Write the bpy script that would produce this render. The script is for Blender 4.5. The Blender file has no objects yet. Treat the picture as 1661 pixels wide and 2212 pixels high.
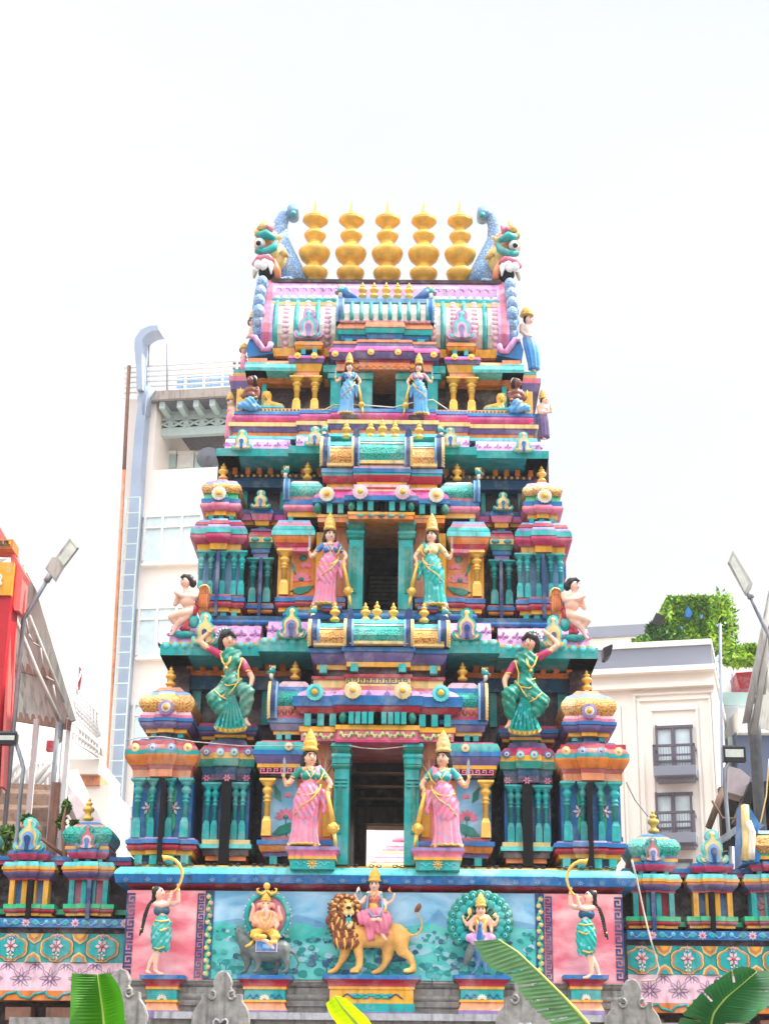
import bpy, math, random
import numpy as np
from mathutils import Vector, Matrix
random.seed(7)
SC = bpy.context.scene
COL = SC.collection
# ---------------------------------------------------------------- camera
FPX, CX0, CY0 = 3600.0, 881.0, 1106.0
CAM = Vector((0.35, -20.0, 1.6))
PITCH, ROLL = math.radians(20.3), math.radians(0.5)
ROT = Matrix.Rotation(math.pi/2 + PITCH, 3, 'X') @ Matrix.Rotation(ROLL, 3, 'Z')
cd = bpy.data.cameras.new('camera'); cam = bpy.data.objects.new('camera', cd); COL.objects.link(cam)
cam.matrix_world = Matrix.Translation(CAM) @ ROT.to_4x4()
cd.sensor_fit = 'HORIZONTAL'; cd.sensor_width = 36; cd.lens = FPX/1661*36
cd.shift_x = (830.5 - CX0)/1661; cd.clip_end = 3000; cd.clip_start = 0.1
SC.camera = cam

def ray(px, v):
    return ROT @ Vector(((px - CX0)/FPX, (CY0 - v)/FPX, -1))
def at(px, v, Y):
    d = ray(px, v); t = (Y - CAM.y)/d.y
    return CAM + d*t
def sc_at(px, v, Y):                    # metres per photo pixel at that place
    return (at(px + 50, v, Y).x - at(px - 50, v, Y).x)/100
def s2l(c):
    return tuple(((x/255)/12.92 if x/255 <= .04045 else ((x/255 + .055)/1.055)**2.4) for x in c)

# ---------------------------------------------------------------- materials
MATS = {}
def mat(key, rgb, rough=.5, var=.12, bump=.15, scale=9., metal=0., kind='paint', rgb2=None, spec=.4, trans=0., alb=1.):
    m = bpy.data.materials.new(key); m.use_nodes = True; MATS[key] = m
    nt = m.node_tree; N = nt.nodes; L = nt.links
    b = N['Principled BSDF']; b.inputs['Roughness'].default_value = rough; b.inputs['Metallic'].default_value = metal
    b.inputs['Specular IOR Level'].default_value = spec
    c = tuple(x*alb for x in s2l(rgb)); c2 = tuple(x*alb for x in s2l(rgb2)) if rgb2 else c
    tc = N.new('ShaderNodeTexCoord')
    no = N.new('ShaderNodeTexNoise'); no.inputs['Scale'].default_value = scale; no.inputs['Detail'].default_value = 6
    L.new(tc.outputs['Object'], no.inputs['Vector'])
    def mix(fac, a, bb, bt='MIX'):
        x = N.new('ShaderNodeMix'); x.data_type = 'RGBA'; x.blend_type = bt
        for s, val in ((0, fac), (6, a), (7, bb)):
            if hasattr(val, 'is_linked') or hasattr(val, 'links'): L.new(val, x.inputs[s])
            elif s == 0: x.inputs[0].default_value = val
            else: x.inputs[s].default_value = (*val, 1)
        return x.outputs[2]
    def ramp(src, stops):
        r = N.new('ShaderNodeValToRGB'); L.new(src, r.inputs[0]); e = r.color_ramp.elements
        while len(e) < len(stops): e.new(.5)
        for i, (p, col) in enumerate(stops):
            e[i].position = p; e[i].color = (*(col if hasattr(col, '__len__') else (col,)*3), 1)
        return r.outputs[0]
    lo = tuple(x*(1 - var*1.6) for x in c); hi = tuple(min(1, x*(1 + var)) for x in c)
    base = mix(ramp(no.outputs[0], [(.3, 0.), (.7, 1.)]), lo, hi)
    h = no.outputs[0]
    if kind == 'relief':                # stippled carved plaster
        vo = N.new('ShaderNodeTexVoronoi'); vo.inputs['Scale'].default_value = 48
        L.new(tc.outputs['Object'], vo.inputs['Vector'])
        base = mix(ramp(vo.outputs['Distance'], [(.4, 0.), (.75, .8)]), base, c2); h = vo.outputs['Distance']; bump = .5
    if kind == 'spots':
        vo = N.new('ShaderNodeTexVoronoi'); vo.inputs['Scale'].default_value = scale*1.6
        L.new(tc.outputs['Object'], vo.inputs['Vector'])
        base = mix(ramp(vo.outputs['Distance'], [(.22, 1.), (.34, 0.)]), base, c2)
    if kind == 'cloud':
        n2 = N.new('ShaderNodeTexNoise'); n2.inputs['Scale'].default_value = 2.2; n2.inputs['Detail'].default_value = 5
        n2.inputs['Distortion'].default_value = .4
        mp = N.new('ShaderNodeMapping'); mp.inputs['Scale'].default_value = (1, 1, 2.0)
        L.new(tc.outputs['Object'], mp.inputs[0]); L.new(mp.outputs[0], n2.inputs['Vector'])
        base = mix(ramp(n2.outputs[0], [(.38, 0.), (.68, 1.)]), base, c2)
    if kind in ('paint', 'cloud', 'grime'):         # streaks of rain dirt
        mp = N.new('ShaderNodeMapping'); mp.inputs['Scale'].default_value = (14, 14, 1.6)
        n3 = N.new('ShaderNodeTexNoise'); n3.inputs['Scale'].default_value = 1.; n3.inputs['Detail'].default_value = 4
        L.new(tc.outputs['Object'], mp.inputs[0]); L.new(mp.outputs[0], n3.inputs['Vector'])
        k = .75 if kind == 'grime' else .06 if kind == 'cloud' else .55
        base = mix(ramp(n3.outputs[0], [(.5, 0.), (.78, k)]), base, s2l((62, 54, 50)))
        vo2 = N.new('ShaderNodeTexNoise'); vo2.inputs['Scale'].default_value = 42; vo2.inputs['Detail'].default_value = 2
        L.new(tc.outputs['Object'], vo2.inputs['Vector'])
        base = mix(ramp(vo2.outputs[0], [(.7, 0.), (.78, .16 if kind != 'grime' else .5)]), base, s2l((225, 215, 205)) if kind != 'grime' else s2l((60, 60, 58)))
    if kind in ('paint', 'relief', 'spots') or key in ('skin', 'skinlight', 'crown'):     # patches of paint bleached by the sun
        n4 = N.new('ShaderNodeTexNoise'); n4.inputs['Scale'].default_value = 3.1; n4.inputs['Detail'].default_value = 8; n4.inputs['Roughness'].default_value = .7
        L.new(tc.outputs['Object'], n4.inputs['Vector']); base = mix(ramp(n4.outputs[0], [(.48, 0.), (.72, .34)]), base, s2l((214, 208, 200)))
    if kind == 'leaf':
        w = N.new('ShaderNodeTexWave'); w.inputs['Scale'].default_value = 9; w.inputs['Distortion'].default_value = .6
        w.bands_direction = 'Z'; L.new(tc.outputs['UV'], w.inputs['Vector'])
        base = mix(ramp(w.outputs[0], [(.2, 0.), (.9, .5)]), base, c2)
    L.new(base, b.inputs['Base Color'])
    if trans:
        b.inputs['Transmission Weight'].default_value = 0
        t = N.new('ShaderNodeBsdfTranslucent'); L.new(base, t.inputs[0])
        ms = N.new('ShaderNodeMixShader'); ms.inputs[0].default_value = trans
        L.new(b.outputs[0], ms.inputs[1]); L.new(t.outputs[0], ms.inputs[2]); L.new(ms.outputs[0], N['Material Output'].inputs[0])
    bp = N.new('ShaderNodeBump'); bp.inputs['Strength'].default_value = bump; bp.inputs['Distance'].default_value = .02
    L.new(h, bp.inputs['Height']); L.new(bp.outputs[0], b.inputs['Normal'])
    return m

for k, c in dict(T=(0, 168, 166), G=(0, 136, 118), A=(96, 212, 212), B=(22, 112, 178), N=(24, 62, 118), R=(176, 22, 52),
                 C=(198, 46, 100), M=(208, 72, 150), P=(230, 122, 150), V=(108, 90, 144), L=(214, 158, 208), L2=(190, 124, 190),
                 Y=(240, 172, 40), O=(234, 130, 44), F=(238, 150, 104), K=(56, 20, 32), W=(232, 222, 206),
                 H=(46, 190, 130), U=(120, 170, 216), E=(196, 96, 92), Q=(240, 206, 132), Z=(58, 36, 84),
                 S2=(204, 222, 150), I=(150, 128, 184), X=(236, 190, 204), J=(12, 84, 122)).items():
    mat(k, c, alb=.92)
mat('D', (14, 12, 18), kind='plain', rough=.9, bump=0)  # near-black, mostly standing in for deep shade in slots and recesses
mat('gold', (236, 184, 78), rough=.36, metal=.2, var=.14, bump=.08, kind='plain', spec=.6)
mat('Yr', (236, 178, 96), kind='relief', rgb2=(150, 84, 30)); mat('Tr', (40, 178, 160), kind='relief', rgb2=(0, 98, 92))
mat('skin', (232, 172, 140), var=.08, kind='plain', scale=5, rough=.45, bump=.05)
mat('skinlight', (232, 184, 162), var=.08, kind='plain', scale=5, rough=.45, bump=.05)
mat('skindark', (120, 62, 50), var=.12, kind='plain', scale=5, rough=.45, bump=.05)
mat('hair', (28, 24, 28), var=.2, kind='plain', rough=.4)
mat('crown', (226, 178, 74), var=.2, kind='plain', scale=30, rough=.45, bump=.5)
mat('sari_pink', (228, 128, 158), kind='spots', rgb2=(150, 150, 190), scale=8, bump=.1)
mat('sari_teal', (20, 166, 156), kind='spots', rgb2=(120, 200, 214), scale=8, bump=.1)
mat('sari_green', (0, 128, 108), kind='spots', rgb2=(110, 150, 130), scale=7, bump=.1)
mat('sari_blue', (84, 158, 212), kind='spots', rgb2=(90, 170, 214), scale=8, bump=.1)
mat('stone', (150, 146, 142), kind='grime', var=.18, rough=.85, bump=.5, scale=14)
mat('granite', (176, 176, 182), kind='grime', var=.1, rough=.8, bump=.3, scale=20)
mat('lionfur', (228, 168, 88), var=.15, kind='plain', scale=12, bump=.4)
mat('mane', (140, 78, 44), var=.4, kind='plain', scale=22, bump=.8)
mat('lionstone', (228, 172, 70), var=.12, kind='plain', scale=12, bump=.4)
mat('mousefur', (98, 106, 104), var=.2, kind='plain', scale=12, bump=.3)
mat('rustrim', (206, 128, 72)); mat('pinkcloud', (228, 104, 122), kind='cloud', rgb2=(252, 190, 192), var=.05); mat('bluesky', (104, 170, 204), kind='cloud', rgb2=(176, 212, 234), var=.05)
mat('scales', (92, 140, 192), kind='relief', rgb2=(176, 204, 230)); mat('feather', (202, 120, 66), kind='relief', rgb2=(140, 66, 40))
mat('white', (238, 236, 232), var=.04, kind='plain'); mat('metal', (150, 156, 162), var=.1, kind='grime', metal=.3, rough=.5)

# ---------------------------------------------------------------- mesh builder
S = 1                                   # mirror sign: authored on the left half, -1 builds the right half
class MB:
    def __init__(s): s.v = []; s.f = []; s.m = []; s.sm = []; s.keys = []
    def mi(s, k):
        if k not in s.keys: s.keys.append(k)
        return s.keys.index(k)
    def add(s, vs, fs, k, smooth=False):
        o = len(s.v); s.v += [tuple(p) for p in vs]; i = s.mi(k)
        for f in fs: s.f.append(tuple(o + a for a in f)); s.m.append(i); s.sm.append(smooth)
    def box(s, x0, x1, y0, y1, z0, z1, k):
        vs = [(x, y, z) for z in (z0, z1) for y in (y0, y1) for x in (x0, x1)]
        s.add(vs, [(0, 2, 3, 1), (4, 5, 7, 6), (0, 1, 5, 4), (2, 6, 7, 3), (0, 4, 6, 2), (1, 3, 7, 5)], k)
    def loft(s, rings, k, closed=True, smooth=False, cap=True):
        n = len(rings[0]); vs = [p for r in rings for p in r]; fs = []
        for i in range(len(rings) - 1):
            for j in range(n if closed else n - 1):
                a, b = i*n + j, i*n + (j + 1) % n
                fs.append((a, b, b + n, a + n))
        if cap and closed:
            fs.append(tuple(range(n - 1, -1, -1))); fs.append(tuple((len(rings) - 1)*n + j for j in range(n)))
        s.add(vs, fs, k, smooth)
    def lathe(s, c, prof, k, n=14, sy=1., sx=1., axis='z'):
        rings = []
        for r, h in prof:
            ring = []
            for j in range(n):
                a = 2*math.pi*j/n; u, w = r*math.cos(a)*sx, r*math.sin(a)*sy
                ring.append((c[0] + u, c[1] + w, c[2] + h) if axis == 'z' else (c[0] + u, c[1] - h, c[2] + w))
            rings.append(ring)
        s.loft(rings, k, smooth=True)
    def tube(s, pts, rs, k, n=8, flat=1.):
        if not hasattr(rs, '__len__'): rs = [rs]*len(pts)
        pts = [Vector(p) for p in pts]; rings = []; up = Vector((0, 1, 0.02))
        for i, p in enumerate(pts):
            d = (pts[min(i + 1, len(pts) - 1)] - pts[max(i - 1, 0)]).normalized()
            a = d.cross(up)
            if a.length < .05: a = d.cross(Vector((1, 0, 0)))
            a.normalize(); b = d.cross(a).normalized()
            rings.append([p + a*rs[i]*math.cos(2*math.pi*j/n) + b*rs[i]*flat*math.sin(2*math.pi*j/n) for j in range(n)])
        s.loft(rings, k, smooth=True)
    def ball(s, c, r, k, n=12, m=8):
        if not hasattr(r, '__len__'): r = (r, r, r)
        prof = [(max(.001, math.sin(math.pi*i/m)), -math.cos(math.pi*i/m)) for i in range(m + 1)]
        s.loft([[(c[0] + p*r[0]*math.cos(2*math.pi*j/n), c[1] + p*r[1]*math.sin(2*math.pi*j/n), c[2] + h*r[2]) for j in range(n)] for p, h in prof], k, smooth=True)
    def plate(s, pts, y0, y1, k, bev=0.):   # outline in (x, z), front at y0, back at y1
        n = len(pts); cx = sum(p[0] for p in pts)/n; cz = sum(p[1] for p in pts)/n
        rings = [[(x, y1, z) for x, z in pts], [(x, y0 + bev, z) for x, z in pts]]
        if bev: rings.append([(cx + (x - cx)*(1 - bev*6), y0, cz + (z - cz)*(1 - bev*6)) for x, z in pts])
        s.loft(rings, k)
    def sweepx(s, x0, x1, pts, k, smooth=True):   # closed outline in (y, z) swept along x
        s.loft([[(x, y, z) for y, z in pts] for x in (x0, x1)], k, smooth=False)
    def build(s, name, parent=None, label=None, kind=None):
        me = bpy.data.meshes.new(name)
        v = [(x*S, y, z) for x, y, z in s.v]; 
        me.from_pydata(v, [], s.f)
        for k in s.keys: me.materials.append(MATS[k])
        me.polygons.foreach_set('material_index', s.m); me.polygons.foreach_set('use_smooth', s.sm)
        recalc(me)
        return link(name, me, parent, label, kind)
import bmesh
def recalc(me):
    bm = bmesh.new(); bm.from_mesh(me); bmesh.ops.recalc_face_normals(bm, faces=bm.faces); bm.to_mesh(me); bm.free(); me.update()
def link(name, me, parent, label=None, kind=None):
    o = bpy.data.objects.new(name, me); COL.objects.link(o)
    if parent is not None:
        o.parent = parent; r = parent
        while r.parent: r = r.parent
        if parent is r: o.matrix_parent_inverse = Matrix.Translation(-r.location)
    if label: o['label'] = label
    if kind: o['kind'] = kind
    return o
def thing(name, label, cat, loc=(0, 0, 0), group=None):
    o = bpy.data.objects.new(name, None); COL.objects.link(o); o.location = loc; o.empty_display_size = .2
    o['label'] = label; o['category'] = cat
    if group: o['group'] = group
    return o
def tag(o, label, cat, group=None):
    o['label'] = label; o['category'] = cat
    if group: o['group'] = group
    return o

# ---------------------------------------------------------------- moulded masonry
def ring(cx, w, y, dep, off, mids):
    L = [(cx - w - off, y + dep)]; pr = 0.
    L.append((cx - w - off, y - off))
    for mw, p in mids:
        L += [(cx - mw - off*.6, y - off - pr), (cx - mw - off*.6, y - off - p)]; pr = p
    return L + [(2*cx - x, yy) for x, yy in reversed(L)]
def prof(sh, t, o1, o0):
    if sh == 'r': return o1 + (o0 - o1)*t + math.sin(math.pi*t)*.34*BUL
    if sh == 'c': return o1 + (o0 - o1)*t - math.sin(math.pi*t)*.35*BUL
    if sh == 'q': return o1 + (o0 - o1)*math.sin(math.pi/2*t)
    if sh == 'p': return o1 + (o0 - o1)*(1 - math.cos(math.pi/2*t))
    return o1 + (o0 - o1)*t
BUL = .05
def mould(mb, cx, w, y, dep, z1, z0, o1, o0, sh, k, mids=()):
    global BUL
    BUL = abs(z1 - z0)*.8
    n = 1 if sh == 'l' else 6
    rings = []
    for i in range(n + 1):
        t = i/n; z = z1 + (z0 - z1)*t
        rings.append([(x, yy, z) for x, yy in ring(cx, w, y, dep, prof(sh, t, o1, o0), mids)])
    mb.loft(rings, k)
def stack(mb, px, hw, Y, dep, v, rows, mids=(), zpx=None):
    """rows: (v_bottom, extra half width at its top, at its bottom, shape, colour), photo pixels, read downwards from v"""
    vm = (v + rows[-1][0])/2; s = sc_at(px, vm, Y); cx = at(px, vm, Y).x; zp = px if zpx is None else zpx
    if px is None: pass
    m2 = [(a*s, b) for a, b in mids]
    for r in rows:
        if r[4] is not None:
            mould(mb, cx, hw*s, Y, dep, at(zp, v, Y).z, at(zp, r[0], Y).z, r[1]*s, r[2]*s, r[3], r[4], m2)
        v = r[0]
def cstack(mb, u, Y, dep, v, rows, mids=(), zpx=700):
    """the same, centred on the tower's axis; half width u in photo pixels"""
    vm = (v + rows[-1][0])/2; s = sc_at(830, vm, Y); m2 = [(a*s, b) for a, b in mids]
    for r in rows:
        if r[4] is not None:
            mould(mb, 0, u*s, Y, dep, at(zpx, v, Y).z, at(zpx, r[0], Y).z, r[1]*s, r[2]*s, r[3], r[4], m2)
        v = r[0]
def ubox(mb, pxa, pxb, va, vb, y0, y1, k):   # box whose front face (plane y0) covers a rectangle of the photo
    a = at(pxa, va, y0); b = at(pxb, vb, y0); vm = (va + vb)/2; pm = (pxa + pxb)/2
    mb.box(at(pxa, vm, y0).x, at(pxb, vm, y0).x, y0, y1, at(pm, vb, y0).z, at(pm, va, y0).z, k)

def column(parent, px, v1, v0, Y, hw, k, name='column', k2=None):
    mb = MB(); s = sc_at(px, (v1 + v0)/2, Y); c = at(px, (v1 + v0)/2, Y); z0 = at(px, v0, Y).z; z1 = at(px, v1, Y).z
    H = z1 - z0; r = hw*s; X = c.x; k2 = k2 or k
    mould(mb, X, r*.82, Y - r*.6, r*1.6, z0 + H*.26, z0, 0, r*.1, 'l', k)
    mould(mb, X, r*.55, Y - r*.35, r*1.2, z0 + H*.34, z0 + H*.26, 0, r*.27, 'p', k)
    mb.lathe((X, Y + r*.2, z0 + H*.3), [(r*.55, 0), (r*.6, H*.3), (r*.8, H*.305), (r*.8, H*.325), (r*.6, H*.33), (r*.6, H*.36), (r*.82, H*.37), (r*.82, H*.39), (r*.58, H*.4), (r*.6, H*.44),
             (r*1.0, H*.48), (r*1.05, H*.52), (r*.7, H*.56), (r*.6, H*.58), (r*1.1, H*.61), (r*1.2, H*.63), (r*.7, H*.64)], k, n=12)
    mould(mb, X, r*1.0, Y - r*.8, r*2, z1, z1 - H*.035, r*.5, r*.55, 'l', k)
    mould(mb, X, r*.8, Y - r*.6, r*1.7, z1 - H*.035, z1 - H*.08, r*.55, 0, 'p', k)
    return mb.build(name, parent)
KAL = [(.55, 0), (.8, .02), (.95, .07), (.85, .14), (.5, .2), (.42, .27), (.5, .29), (.5, .32), (.9, .4), (1., .47), (.85, .55), (.45, .6), (.4, .63), (.6, .68), (.55, .74), (.25, .78), (.2, .82), (.32, .86), (.15, .92), (.02, 1.)]
def finial(parent, px, v1, v0, Y, hw, k='gold', pf=KAL, name='finial', n=14):
    c = at(px, v0, Y); s = sc_at(px, v0, Y); H = at(px, v1, Y).z - c.z; mb = MB()
    mb.lathe(c, [(r*hw*s, h*H) for r, h in pf], k, n=n); return mb.build(name, parent)
def medallion(parent, px, v, Y, hw, k1, k2, k3):
    c = at(px, v, Y); r = hw*sc_at(px, v, Y); mb = MB()
    pr = []; n = 28
    for rr, h, sc in ((r, 0, 1), (r, r*.2, 1), (r*.72, r*.28, 0)):
        pr.append([(c.x + rr*(1 + .07*sc*(j % 2))*math.cos(2*math.pi*j/n), c.y - h, c.z + rr*(1 + .07*sc*(j % 2))*math.sin(2*math.pi*j/n)) for j in range(n)])
    mb.loft(pr, k1)
    mb.lathe(c, [(r*.68, r*.2), (r*.62, r*.33), (r*.45, r*.3)], k2, n=18, axis='y')
    mb.lathe(c, [(r*.4, r*.2), (r*.36, r*.42), (r*.15, r*.52), (.001, r*.54)], k3, n=14, axis='y')
    return mb.build('medallion', parent)
OM = [(.16, 0), (.5, -.03), (.86, .06), (1.0, .28), (.98, .52), (.84, .62), (.7, .52), (.72, .4), (.6, .42), (.56, .66), (.66, .95), (.64, 1.25), (.48, 1.5), (.3, 1.62), (.4, 1.78), (.42, 2.0), (.3, 2.22), (.0, 2.34)]
OM2 = [(.12, 0), (.42, .03), (.7, .12), (.82, .3), (.8, .42), (.7, .34), (.5, .3), (.44, .6), (.52, .95), (.48, 1.2), (.32, 1.42), (.16, 1.55), (.1, 1.8), (.06, 1.98), (0, 2.05)]
OM3 = [(.12, 0), (.3, .05), (.5, .15), (.56, .28), (.4, .26), (.3, .5), (.36, .85), (.32, 1.08), (.18, 1.22), (0, 1.3)]
OMK = [(.13, .0), (.1, .3), (.12, .5), (.2, .72), (.17, .92), (0, 1.02)]
def gable(parent, px, v1, v0, Y, hw, ks, th=.07, name='gable'):
    c = at(px, v0, Y); s = sc_at(px, v0, Y)*hw; H = (at(px, v1, Y).z - c.z)/2.34; mb = MB(); y = Y
    for O, k in zip((OM, OM2, OM3, OMK), ks):
        pts = [(c.x + a*s, c.z + b*H) for a, b in O] + [(c.x - a*s, c.z + b*H) for a, b in reversed(O[:-1])]
        mb.plate(pts, y - th*.35, y + (th if O is OM else .01), k); y -= th*.35
    mb.lathe((c.x, Y, c.z + 1.98*H), [(s*.2, th*.3), (s*.16, th*.6), (.001, th*.7)], ks[1], n=12, axis='y')
    return mb.build(name, parent)
GK = ["#####.", "#...#.", "#.#.#.", "#.###.", "#.....", "######"]
def greek(mb, x0, x1, z0, z1, Y, k, vert=False):
    """raised key pattern between x0..x1, z0..z1"""
    L = (z1 - z0) if vert else (x1 - x0); W = (x1 - x0) if vert else (z1 - z0)
    n = max(1, round(abs(L)/W/(1.5 if vert else 1.0))); cell = L/n; u = cell/(7 if vert else 6); w = W/(5 if vert else 6)
    P = ["####..", "#..#..", "#.##..", "#.....", "#.....", "######"]
    P = ["#####", "#....", "#.###", "#.#.#", "#...#", "#####", "#...."] if vert else ["####..", "#..#..", "#.##..", "#.....", "######", "......"]
    for i in range(n):
        for r, row in enumerate(P):
            j = 0; nc = len(row)
            while j < nc:
                if row[j] == '#':
                    e = j
                    while e < nc and row[e] == '#': e += 1
                    if vert: mb.box(x0 + j*w, x0 + e*w, Y - .012, Y + .01, z0 + i*cell + (6 - r)*u, z0 + i*cell + (7 - r)*u, k)
                    else: mb.box(x0 + i*cell + j*u, x0 + i*cell + e*u, Y - .012, Y + .01, z1 - (r + 1)*w, z1 - r*w, k)
                    j = e
                else: j += 1
def flower(mb, x, z, Y, r, k, n=8, inner=None, wd=.22, y2=.01):
    for i in range(n):
        a = math.pi*2*i/n + .2*(n == 5); ca, sa = math.cos(a), math.sin(a)
        pts = [(x + ca*r*.12, z + sa*r*.12), (x + ca*r*.6 - sa*r*wd, z + sa*r*.6 + ca*r*wd), (x + ca*r, z + sa*r), (x + ca*r*.6 + sa*r*wd, z + sa*r*.6 - ca*r*wd)]
        mb.plate(pts, Y - .006, Y + y2, k)
    if inner: mb.lathe((x, Y, z), [(r*.3, -.01), (r*.26, .018), (.001, .022)], inner, n=10, axis='y')
def scrolls(mb, x0, x1, z, Y, h, k, n, r=.12, flipz=True):
    for i in range(n):
        xa = x0 + (x1 - x0)*(i + .5)/n; w = (x1 - x0)/n*.42; f = 1 if (i % 2 == 0 or not flipz) else -1
        pts = []
        for j in range(13):
            t = j/12; a = t*2*math.pi*1.05
            pts.append((xa + w*(2*t - 1), Y, z + f*h*.42*math.sin(a)))
        mb.tube(pts, [h*r*(1 - .5*abs(2*t/12 - 1)) for t in range(13)], k, n=5)
        for e in (-1, 1):
            mb.lathe((xa + e*w*.62, Y, z - e*f*h*.12), [(h*.17, -.005), (h*.15, .012), (.001, .014)], k, n=8, axis='y')
def lotus(mb, x, z, Y, r, k, k2=None):
    for i in range(7):
        a = math.pi*(i/6); ca, sa = math.cos(a), math.sin(a)*.9 + .05
        mb.plate([(x, z), (x + ca*r*.6 - sa*r*.2, z + sa*r*.6 + ca*r*.2), (x + ca*r, z + sa*r), (x + ca*r*.6 + sa*r*.2, z + sa*r*.6 - ca*r*.2)], Y - .006 - .002*(i % 2), Y + .01, k)
    mb.ball((x, Y - .008, z + r*.1), (r*.25, .012, r*.2), k2 or k, 8, 5)
# ================================================================ the gate tower
tower = thing('temple_tower', 'tall tiered temple gate tower painted turquoise, pink, blue and yellow', 'tower', (0, 2.5, 0))
def X(px, v, Y): return at(px, v, Y).x
def Z(v, Y, px=700): return at(px, v, Y).z

# --- frieze wall under the tower
S = 1
YB = 0.0
xL = X(270, 2020, YB); xI = X(443, 2020, YB)
mb = MB(); mb.box(xL + .03, -xL - .03, .06, 5.2, -.05, Z(1925, YB), 'stone'); mb.build('base_wall', tower)
mb = MB(); mb.box(xI, -xI, YB - .02, YB + .05, Z(2118, YB), Z(1928, YB), 'bluesky')
rnd = random.Random(3)
# painted landscape: meadow, water, far hills and rows of round trees
def blobp(mb, x, z, r, k, y, n=11, sq=.7):
    mb.plate([(x + r*(1 + rnd.uniform(-.18, .18))*math.cos(2*math.pi*j/n), z + r*sq*(1 + rnd.uniform(-.18, .18))*math.sin(2*math.pi*j/n)) for j in range(n)], y, y + .01, k)
mat('meadow', (44, 172, 160), kind='cloud', rgb2=(120, 206, 204), var=.05); mat('treepaint', (0, 118, 122), kind='cloud', rgb2=(30, 150, 140)); mat('meadow2', (40, 140, 150), kind='cloud', rgb2=(80, 180, 180)); mat('farhill', (92, 150, 190), kind='cloud', rgb2=(130, 180, 205)); mat('pathpaint', (165, 195, 210), kind='cloud', rgb2=(120, 190, 195))
zt = Z(2000, YB); zb = Z(2118, YB)
top = [(xI + (-2*xI)*i/24, zt + .03*math.sin(i*1.3) + .02*math.sin(i*2.9)) for i in range(25)]
mb.plate([(xI, zb)] + top + [(-xI, zb)], YB - .0262, YB, 'meadow')
for hi, (hx, hw_, hh) in enumerate(((-.9, .5, .12), (-.3, .4, .09), (.75, .22, .2), (1.05, .3, .14), (1.6, .5, .08), (-1.6, .5, .07))):
    mb.plate([(hx - hw_, zt - .02), (hx - hw_*.4, zt + hh*.5), (hx, zt + hh), (hx + hw_*.45, zt + hh*.45), (hx + hw_, zt - .02)], YB - .0232 - .0003*hi, YB, 'farhill')
for i in range(7):
    blobp(mb, rnd.uniform(xI + .3, -xI - .3), rnd.uniform(zb + .1, zt - .12), rnd.uniform(.12, .25), 'pathpaint', YB - .027 - .0004*i, sq=.28)
for i in range(230):
    z = rnd.uniform(zb + .06, zt - .06); x = rnd.uniform(xI + .1, -xI - .1); r = .022 + .04*(zt - z)/(zt - zb)*rnd.uniform(.6, 1.3)
    blobp(mb, x, z, r, ('treepaint', 'meadow2', 'pathpaint', 'treepaint', 'J')[i % 5], YB - .032 - rnd.random()*.006)
    if i % 4 == 0: mb.box(x - .006, x + .006, YB - .03, YB, z - r*2.2, z, 'J')
    if i % 3 == 0: blobp(mb, x + r, z - r*.4, r*.6, 'T', YB - .04 - i*.00002)
for i in range(26):
    z = rnd.uniform(zt - .2, zt - .02); blobp(mb, rnd.uniform(xI + .1, -xI - .1), z, rnd.uniform(.008, .02), 'N', YB - .034)
mb.box(X(588, 2000, 0), X(622, 2000, 0), YB - .03, 0, zt - .02, zt + .06, 'W'); mb.plate([(X(583, 2000, 0), zt + .05), (X(605, 2000, 0), zt + .13), (X(627, 2000, 0), zt + .05)], YB - .032, 0, 'E')
mb.build('painted_landscape_panel', tower)
for S in (1, -1):
    mb = MB(); mb.box(xL, xI, YB - .018, YB + .05, Z(2122, YB), Z(1928, YB), 'pinkcloud')
    for a, b in ((270, 288), (424, 438)):
        x0, x1 = X(a, 2020, 0), X(b, 2020, 0)
        greek(mb, x0, x1, Z(2118, 0), Z(1934, 0), YB - .018, 'N', vert=True)
    mb.build('pink_panel', tower)
    mb = MB(); x0, x1 = X(441, 2020, 0), X(460, 2020, 0); mb.box(x0, x1, YB - .04, YB + .05, zb, Z(1928, YB), 'N'); w = (x1 - x0)
    z0, z1 = zb + .02, Z(1934, 0)
    pts = [((x0 + x1)/2 + w*.2*math.sin(i*.72), YB - .045, z0 + (z1 - z0)*i/60) for i in range(61)]
    mb.tube(pts, w*.14, 'H', n=5)
    for i in range(13):
        zz = z0 + (z1 - z0)*(i + .5)/13; f = 1 if i % 2 else -1
        mb.ball(((x0 + x1)/2 + f*w*.12, YB - .045, zz), (w*.3, .015, w*.3), 'Q', 8, 5)
    mb.build('vine_border', tower)
S = 1
mb = MB()
u0 = 544
cstack(mb, u0, .06, 5.0, 1867, [(1876, -22, -20, 'l', 'Y')], zpx=500)
cstack(mb, u0, 0., 5.0, 1876, [(1893, 6, 18, 'q', 'A'), (1911, 18, 14, 'l', 'B'), (1923, -6, -26, 'p', 'R'), (1931, -28, -30, 'l', 'Y')], mids=[(385, .05)], zpx=500)
zz = Z(1871.5, .05, 500); xa = -sc_at(700, 1871, .05)*530
for i in range(21):
    xc = xa + (-2*xa)*(i + .5)/21
    for e in (-1, 1):
        mb.tube([(xc + e*.045 + .026*math.cos(a*.8)*e, .05 - .09, zz + .016*math.sin(a*.8)) for a in range(9)], .006, 'K', n=4)
    mb.tube([(xc - .045, -.04, zz + .018), (xc, -.04, zz), (xc + .045, -.04, zz - .018)], .006, 'K', n=4)
zz = Z(1902, -.14, 500)
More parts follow.
